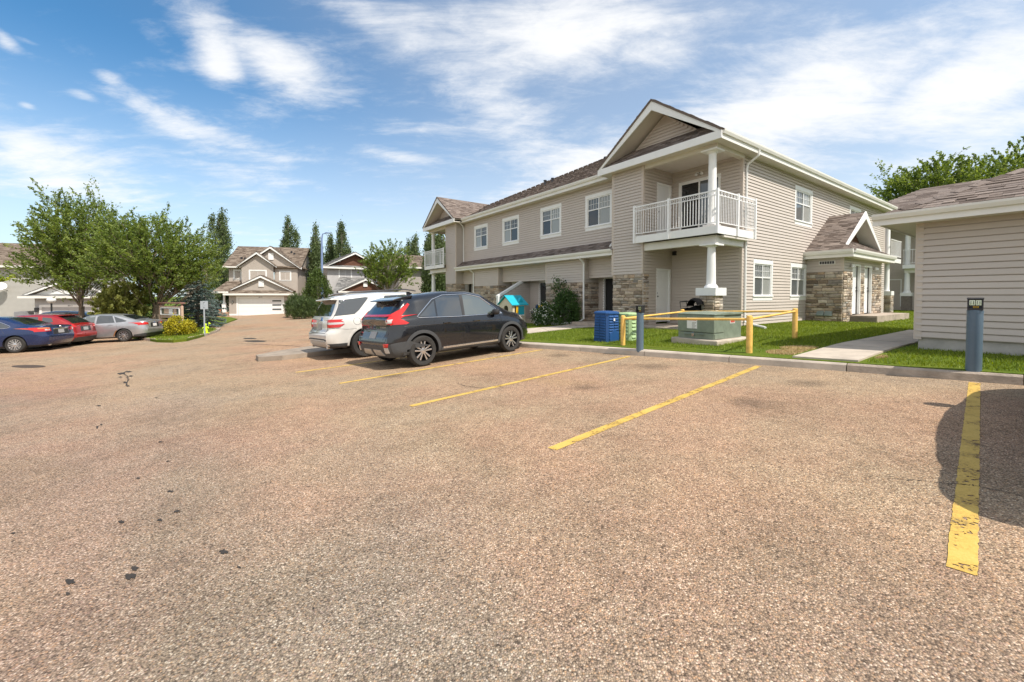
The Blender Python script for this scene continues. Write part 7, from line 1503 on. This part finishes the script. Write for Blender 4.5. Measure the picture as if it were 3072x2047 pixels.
def clump_plant(name, label, cat, loc, centres, per, spread, size, asp, m, seed, stems=None, group=None, bark='bark_grey', dirs=None, up=.6, fl=None, crown='foliage', trunk='stem'):
    rs = np.random.default_rng(seed); R = thing(name, label, cat, loc, 0, group); n = len(centres); cen = np.array(centres); C = np.repeat(cen, per, 0)+rs.normal(0, 1, (n*per, 3))*np.array(spread); D = (np.repeat(np.array(dirs), per, 0) if dirs is not None else np.tile(np.array([0, 0, up]), (n*per, 1))); Rn = np.clip(np.repeat(rs.uniform(.15, .8, n), per)+rs.normal(0, .15, n*per), 0, 1)
    C[:, 2] = np.maximum(C[:, 2], .02)
    b = MB()
    for s in stems or [((0, 0, 0), (0, 0, 1), .04)]: b.tube([s[0], s[1]], [s[2], s[2]*.4], 6)
    b.build(trunk, bark, R, smooth=True); link(crown, leaves_mesh(crown, C, D, size, asp, m, Rn, rs), R)
    if fl is not None:
        k = rs.choice(len(C), fl[0], replace=False); link('flowers', leaves_mesh('flowers', C[k]+np.array([-.05, -.06, .05]), rs.normal(0, 1, (fl[0], 3)), fl[1], .9, 'petal', rs.uniform(0, 1, fl[0]), rs), R, kind='stuff')
    return R
def poplar(px, top, Y, rw, label, seed, sunder=False):
    rw *= 1.25; rs = np.random.default_rng(seed); loc = gl(px, Y); H = at(px, top, Y).z-loc.z; cen = []; dirs = []; stems = [((0, 0, -.2), (0, 0, H*.93), .22)]
    spires = [(0, 0, H)]+[(rs.uniform(-.5, .5)*rw, rs.uniform(-.5, .5)*rw, H*rs.uniform(.70, .95)) for _ in range(4)]
    for sx, sy, sh in spires:
        nb = 95
        for i in range(nb):
            f = rs.uniform(.10, 1)**.8; r = rw*.62*min(1, (1.02-f)*2.6)**.8*min(1, .35+f*3)*(1 if sx == 0 else .6); a = rs.uniform(0, 6.28); rr = r*math.sqrt(rs.uniform(.15, 1)); cen.append((sx*min(1, f*2.2)+rr*math.cos(a), sy*min(1, f*2.2)+rr*math.sin(a), f*sh)); dirs.append((math.cos(a)*.35, math.sin(a)*.35, 1))
        if sx: stems.append(((0, 0, H*.15), (sx*.9, sy*.9, sh*.9), .09))
    for i in range(30):
        f = rs.uniform(.2, .85); a = rs.uniform(0, 6.28); stems.append(((0, 0, f*H), (math.cos(a)*rw*.4, math.sin(a)*rw*.4, min(H*.95, f*H+1.4)), .035))
    clump_plant('poplar_tree', label, 'tree', loc, cen, 28, (.19, .19, .34), .22, .6, 'leaf_poplar', seed, stems, 'columnar poplars behind the houses', dirs=dirs, crown='crown', trunk='trunk')
poplar(672, 633, 60, 1.75, 'tall dark poplar with two tips left of the beige house roof', 31); poplar(868, 655, 66, 1.7, 'poplar rising directly behind the beige house roof ridge', 32); poplar(950, 676, 58, 1.35, 'slim poplar directly behind the blue street lamp pole', 33); poplar(993, 708, 64, 1.15, 'short slim poplar between the lamp pole and the grey house', 34); poplar(1027, 673, 62, 1.45, 'tall slim poplar above the grey house left roof slope', 35)
poplar(1248, 710, 66, 1.0, 'thin poplar tip above the young tree', 36); poplar(1228, 722, 70, .8, 'faint thin poplar tip left of the other tip above the young tree', 37); poplar(1290, 705, 44, 1.15, 'poplar seen through the far balcony, left one', 38); poplar(1322, 702, 44, 1.15, 'poplar seen through the far balcony, right one', 39)
def spruce(px, Y, top, rw, label, seed):
    rs = np.random.default_rng(seed); loc = gl(px, Y); H = at(px, top, Y).z-loc.z; C, D, Rn = [], [], []; b = MB(); b.tube([(0, 0, -.1), (0, 0, H)], [.14, .02], 8); z = .15
    while z < H*.97:
        r = rw*(1-z/H)**.8+.1; nb = 11
        for i in range(nb):
            a = 2*math.pi*(i+rs.uniform(-.3, .3))/nb; rr = r*rs.uniform(.75, 1.1); z_ = z+rs.uniform(-.12, .12); p0 = np.array((0, 0, z_)); p1 = np.array((math.cos(a)*rr, math.sin(a)*rr, z_-rr*rs.uniform(.02, .30)+.05)); b.tube([tuple(p0), tuple(p1)], [.02, .006], 4, False); n = int(60*rr)+10; t = rs.uniform(.2, 1.03, n)[:, None]; w = .17*(1.2-t); side = np.array((-math.sin(a), math.cos(a), 0)); c = p0+(p1-p0)*t+side*rs.normal(0, 1, (n, 1))*w*rr*.55+rs.normal(0, .03, (n, 3)); c[:, 2] += .05*np.sin(t[:, 0]*3); C.append(c); D.append(np.tile((p1-p0)/rr+np.array((0, 0, .1)), (n, 1))+side*rs.choice((-.8, .8), (n, 1))); Rn.append(np.clip(.25+.55*t[:, 0]+rs.normal(0, .15, n), 0, 1))
        z += .24
    R = thing('spruce_tree', label, 'tree', loc); b.build('trunk', 'bark_grey', R, smooth=True); link('crown', leaves_mesh('crown', np.concatenate(C), np.concatenate(D), .17, .28, 'leaf_spruce', np.concatenate(Rn), rs), R)
spruce(592, 31, 790, 2.1, 'blue-green spruce with drooping boughs behind the notice board', 41)
def ball(n, rx, ry, rz, z0, rs, hollow=.5):
    a = rs.uniform(0, 6.28, n); t = np.arccos(rs.uniform(-.6, 1, n)); r = rs.uniform(hollow, 1, n)**.6; return np.stack([rx*r*np.sin(t)*np.cos(a), ry*r*np.sin(t)*np.sin(a), z0+rz*r*np.cos(t)], 1)
rs0 = np.random.default_rng(51)
def stems_to(cen, n=12, r=.02): return [((0, 0, 0), tuple(cen[i*len(cen)//n]), r) for i in range(n)]
def pine(px, Y, w, h, label, seed, m='leaf_pine', up=1.4):
    rs = np.random.default_rng(seed); c = ball(190, w, w*.9, h*.62, h*.40, rs, .35); clump_plant('pine_shrub', label, 'shrub', gl(px, Y), c, 30, (.12, .12, .16), .26, .16, m, seed, stems_to(c, 14, .035), dirs=[(x*.5/w, y*.5/w, up) for x, y, z in c])
pine(886, 41, 1.0, 2.2, 'bushy green pine shrub at the right edge of the white garage door', 52); pine(914, 38, 1.2, 2.0, 'broad green pine shrub just left of the white SUV', 53)
def cedar(px, Y, top, w, label, seed):
    rs = np.random.default_rng(seed); loc = gl(px, Y); H = at(px, top, Y).z-loc.z; c = []
    for i in range(330): f = rs.uniform(.02, 1); r = w*min(1, (1.02-f)*1.9)**.75*math.sqrt(rs.uniform(.3, 1)); a = rs.uniform(0, 6.28); c.append((r*math.cos(a), r*math.sin(a), f*H))
    clump_plant('cedar_tree', label, 'tree', loc, c, 26, (.13, .13, .2), .2, .35, 'leaf_cedar', seed, [((0, 0, 0), (0, 0, H*.9), .12)], dirs=[(x*.4, y*.4, 1) for x, y, z in c], crown='crown', trunk='trunk')
cedar(953, 42, 812, 1.45, 'conical yellow-green cedar at the foot of the blue lamp pole', 54)
def yshrub(px, py, w, h, label, seed, m='leaf_yellow', fl=None):
    rs = np.random.default_rng(seed); p = G(px, py, .12); c = ball(110, w, w*.9, h*.62, h*.42, rs, .6); clump_plant('golden_shrub', label, 'shrub', p, c, 26, (.08, .08, .08), .09, .6, m, seed, stems_to(c, 10, .015), group='golden shrubs round the notice board')
yshrub(530, 1007, .52, 1.0, 'large golden-yellow shrub in front of the notice board', 61); yshrub(564, 1003, .36, .7, 'smaller golden-yellow shrub right of the board post', 62); yshrub(474, 996, .34, .95, 'golden-yellow shrub left of the board post by the silver car', 63); yshrub(497, 1004, .40, .62, 'low dark green shrub under the notice board', 64, 'leaf_shrub')
def bshrub(bb, aa, w, h, label, seed, m, fl=None, name='shrub', z=None, sq=1):
    rs = np.random.default_rng(seed); p = bw(bb, aa); p.z = lawn(p.x, p.y) if z is None else z; c = ball(130, w*sq, w, h*.62, h*.42, rs, .5); clump_plant(name, label, 'shrub', p, c, 40, (.10, .10, .09), .075, .6, m, seed, stems_to(c, 10, .015), fl=fl)
bshrub(12.2, 14.35, .98, .92, 'white-flowering shrub in front of the stone wall', 71, 'leaf_shrub', (420, .075), 'flowering_shrub', sq=.65); bshrub(12.65, 13.55, .55, 1.55, 'dark green leafy bush behind the white-flowering shrub', 72, 'leaf_shrub', name='bush')
rs1 = np.random.default_rng(73); cc = [(rs1.normal(0, .16), rs1.normal(0, .2), z) for z in np.linspace(.3, 2.05, 40)]
pp = bw(12.75, 14.15); pp.z = lawn(pp.x, pp.y); clump_plant('climbing_rose', 'tall thin shrub reaching up the stone wall beside the flowering shrub', 'shrub', pp, cc, 22, (.10, .10, .10), .09, .6, 'leaf_shrub', 74, [((0, 0, 0), (0, 0, 2.0), .02), ((0, 0, 0), (.15, .2, 1.8), .015)])
clump_plant('hedge_bush', 'dark evergreen mass behind the spruce beside the beige house porch', 'shrub', gl(640, 52), ball(160, 2.2, 1.6, 3.2, 2.0, rs0, .4), 30, (.22, .22, .25), .24, .5, 'leaf_poplar', 81, [((0, 0, 0), (0, 0, 3), .1)])
clump_plant('hedge_bush', 'dark green undergrowth below the weeping tree and behind the elm trunk', 'shrub', gl(430, 30), ball(160, 2.6, 1.2, 1.5, .9, rs0, .4), 30, (.16, .16, .16), .16, .5, 'leaf_shrub', 82, [((0, 0, 0), (0, 0, 1), .05)])
# ---------------------------------------------------------------- grass
def inside(P, poly):
    x, y = P[:, 0], P[:, 1]; r = np.zeros(len(P), bool); j = len(poly)-1
    for i in range(len(poly)):
        xi, yi = poly[i][:2]; xj, yj = poly[j][:2]; c = ((yi > y) != (yj > y)) & (x < (xj-xi)*(y-yi)/(yj-yi+1e-12)+xi); r ^= c; j = i
    return r
def grass(label, poly, box, n, h, zf, seed, holes=(), m='grass', w=.011, patches=(), falloff=0):
    rs = np.random.default_rng(seed); P = np.stack([rs.uniform(box[0], box[1], n), rs.uniform(box[2], box[3], n)], 1); k = inside(P, poly)
    for q in holes: k &= ~inside(P, q)
    for cx, cy, r in patches: k &= ~((np.hypot(P[:, 0]-cx, P[:, 1]-cy) < r*(1+.35*np.sin(9*np.arctan2(P[:, 1]-cy, P[:, 0]-cx)))) & (rs.uniform(0, 1, n) < .88))
    P = P[k]; n = len(P); Z = np.array([zf(x, y) for x, y in P]); hh = h*rs.uniform(.45, 1.3, n); a = rs.uniform(0, 6.28, n); t = np.stack([np.cos(a), np.sin(a)], 1)*w/2*rs.uniform(.7, 1.4, (n, 1)); ln = rs.normal(0, .45, (n, 2))*hh[:, None]; V = np.empty((n, 3, 3)); V[:, 0, :2] = P-t; V[:, 1, :2] = P+t; V[:, 2, :2] = P+ln; V[:, 0, 2] = V[:, 1, 2] = Z-.005; V[:, 2, 2] = Z+hh
    me = bpy.data.meshes.new('grass'); me.vertices.add(3*n); me.vertices.foreach_set('co', V.reshape(-1)); me.loops.add(3*n); me.loops.foreach_set('vertex_index', np.arange(3*n, dtype=np.int32)); me.polygons.add(n); me.polygons.foreach_set('loop_start', np.arange(0, 3*n, 3, dtype=np.int32))
    try: me.polygons.foreach_set('loop_total', np.full(n, 3, dtype=np.int32))
    except Exception: pass
    pat = .5+.5*np.sin(P[:, 0]*2.1+1.3*np.sin(P[:, 1]*1.7))*np.sin(P[:, 1]*1.9+np.sin(P[:, 0]*.9)); av = me.attributes.new('rnd', 'FLOAT', 'FACE'); av.data.foreach_set('value', np.clip(rs.normal(.42, .2, n)+.22*(pat-.5), 0, 1).astype('f')); me.materials.append(MAT[m]); me.update(); me.validate(); return link('grass', me, label=label, cat='grass', kind='stuff')
WK = [[(4.9, 7.35), (5.6, 6.52), (7.2, 7.62), (8.7, 8.68), (12.7, 11.55), (12.0, 12.6), (10.05, 11.1), (8.0, 9.6), (6.5, 8.5)], [tuple(bw(*q)[:2]) for q in ((12.9, 7), (12.9, 30), (31, 30), (31, 7.03), (25.4, 7.03), (25.4, 5.7), (26, 4.85), (21.1, 4.85), (20.3, 5.75), (20.3, 7.03), (14.74, 7.03))], [tuple(bw(*q)[:2]) for q in ((9.12, 4.85), (10.75, 4.85), (10.75, 6.02), (9.12, 6.02))], [tuple(bw(*q)[:2]) for q in ((10.78, 1.91), (18, 1.91), (18, -9), (10.78, -9))], [tuple(bw(*q)[:2]) for q in ((12.4, 14.6), (13, 14.6), (13, 19.9), (12.4, 19.9))], pxpoly([(1545, 1006), (1545, 990), (1620, 984), (1683, 978), (1720, 968), (1800, 968), (1815, 980), (1737, 986), (1645, 996)])]
KW = [off2(K[2], -.1), off2(K[3], -.1), off2(K[5], -.1), off2(K[5], .66), off2(K[3], .66), off2(K[2], .66)]
KN = [off2(K[0], -.1), off2(K[2], -.1), off2(K[2], .19), off2(K[0], .19)]
PT = [(5.35, 7.9, .42), (5.85, 8.35, .35), (6.15, 7.0, .22), (4.9, 8.35, .3)]
grass('short green lawn grass in front of the apartment block', LAWN1, (-3, 14, 4, 22), 330000, .050, lawn, 91, WK+[KW, KN], patches=PT, w=.012)
grass('sparse green lawn grass further back beside the block', LAWN1, (10, 30, 8, 30), 60000, .06, lawn, 92, WK+[KW, KN], w=.03)
grass('clipped grass on the island round the notice board', ISL, (min(p[0] for p in ISL), max(p[0] for p in ISL), min(p[1] for p in ISL), max(p[1] for p in ISL)), 40000, .06, lambda x, y: g(x, y)+.12, 93, w=.03)
for i, (cx, cy, r) in enumerate(PT[:3]):
    poly = [(cx+r*math.cos(t), cy+r*.8*math.sin(t)) for t in np.linspace(0, 6.28, 16)[:-1]]; grass(['dry straw patch beside the concrete walk', 'dry straw patch along the upper walk edge', 'dry straw patch by the kerb in front of the garage'][i], poly, (cx-r, cx+r, cy-r, cy+r), 5000, .03, lawn, 95+i, [WK[0]], 'straw', .014)
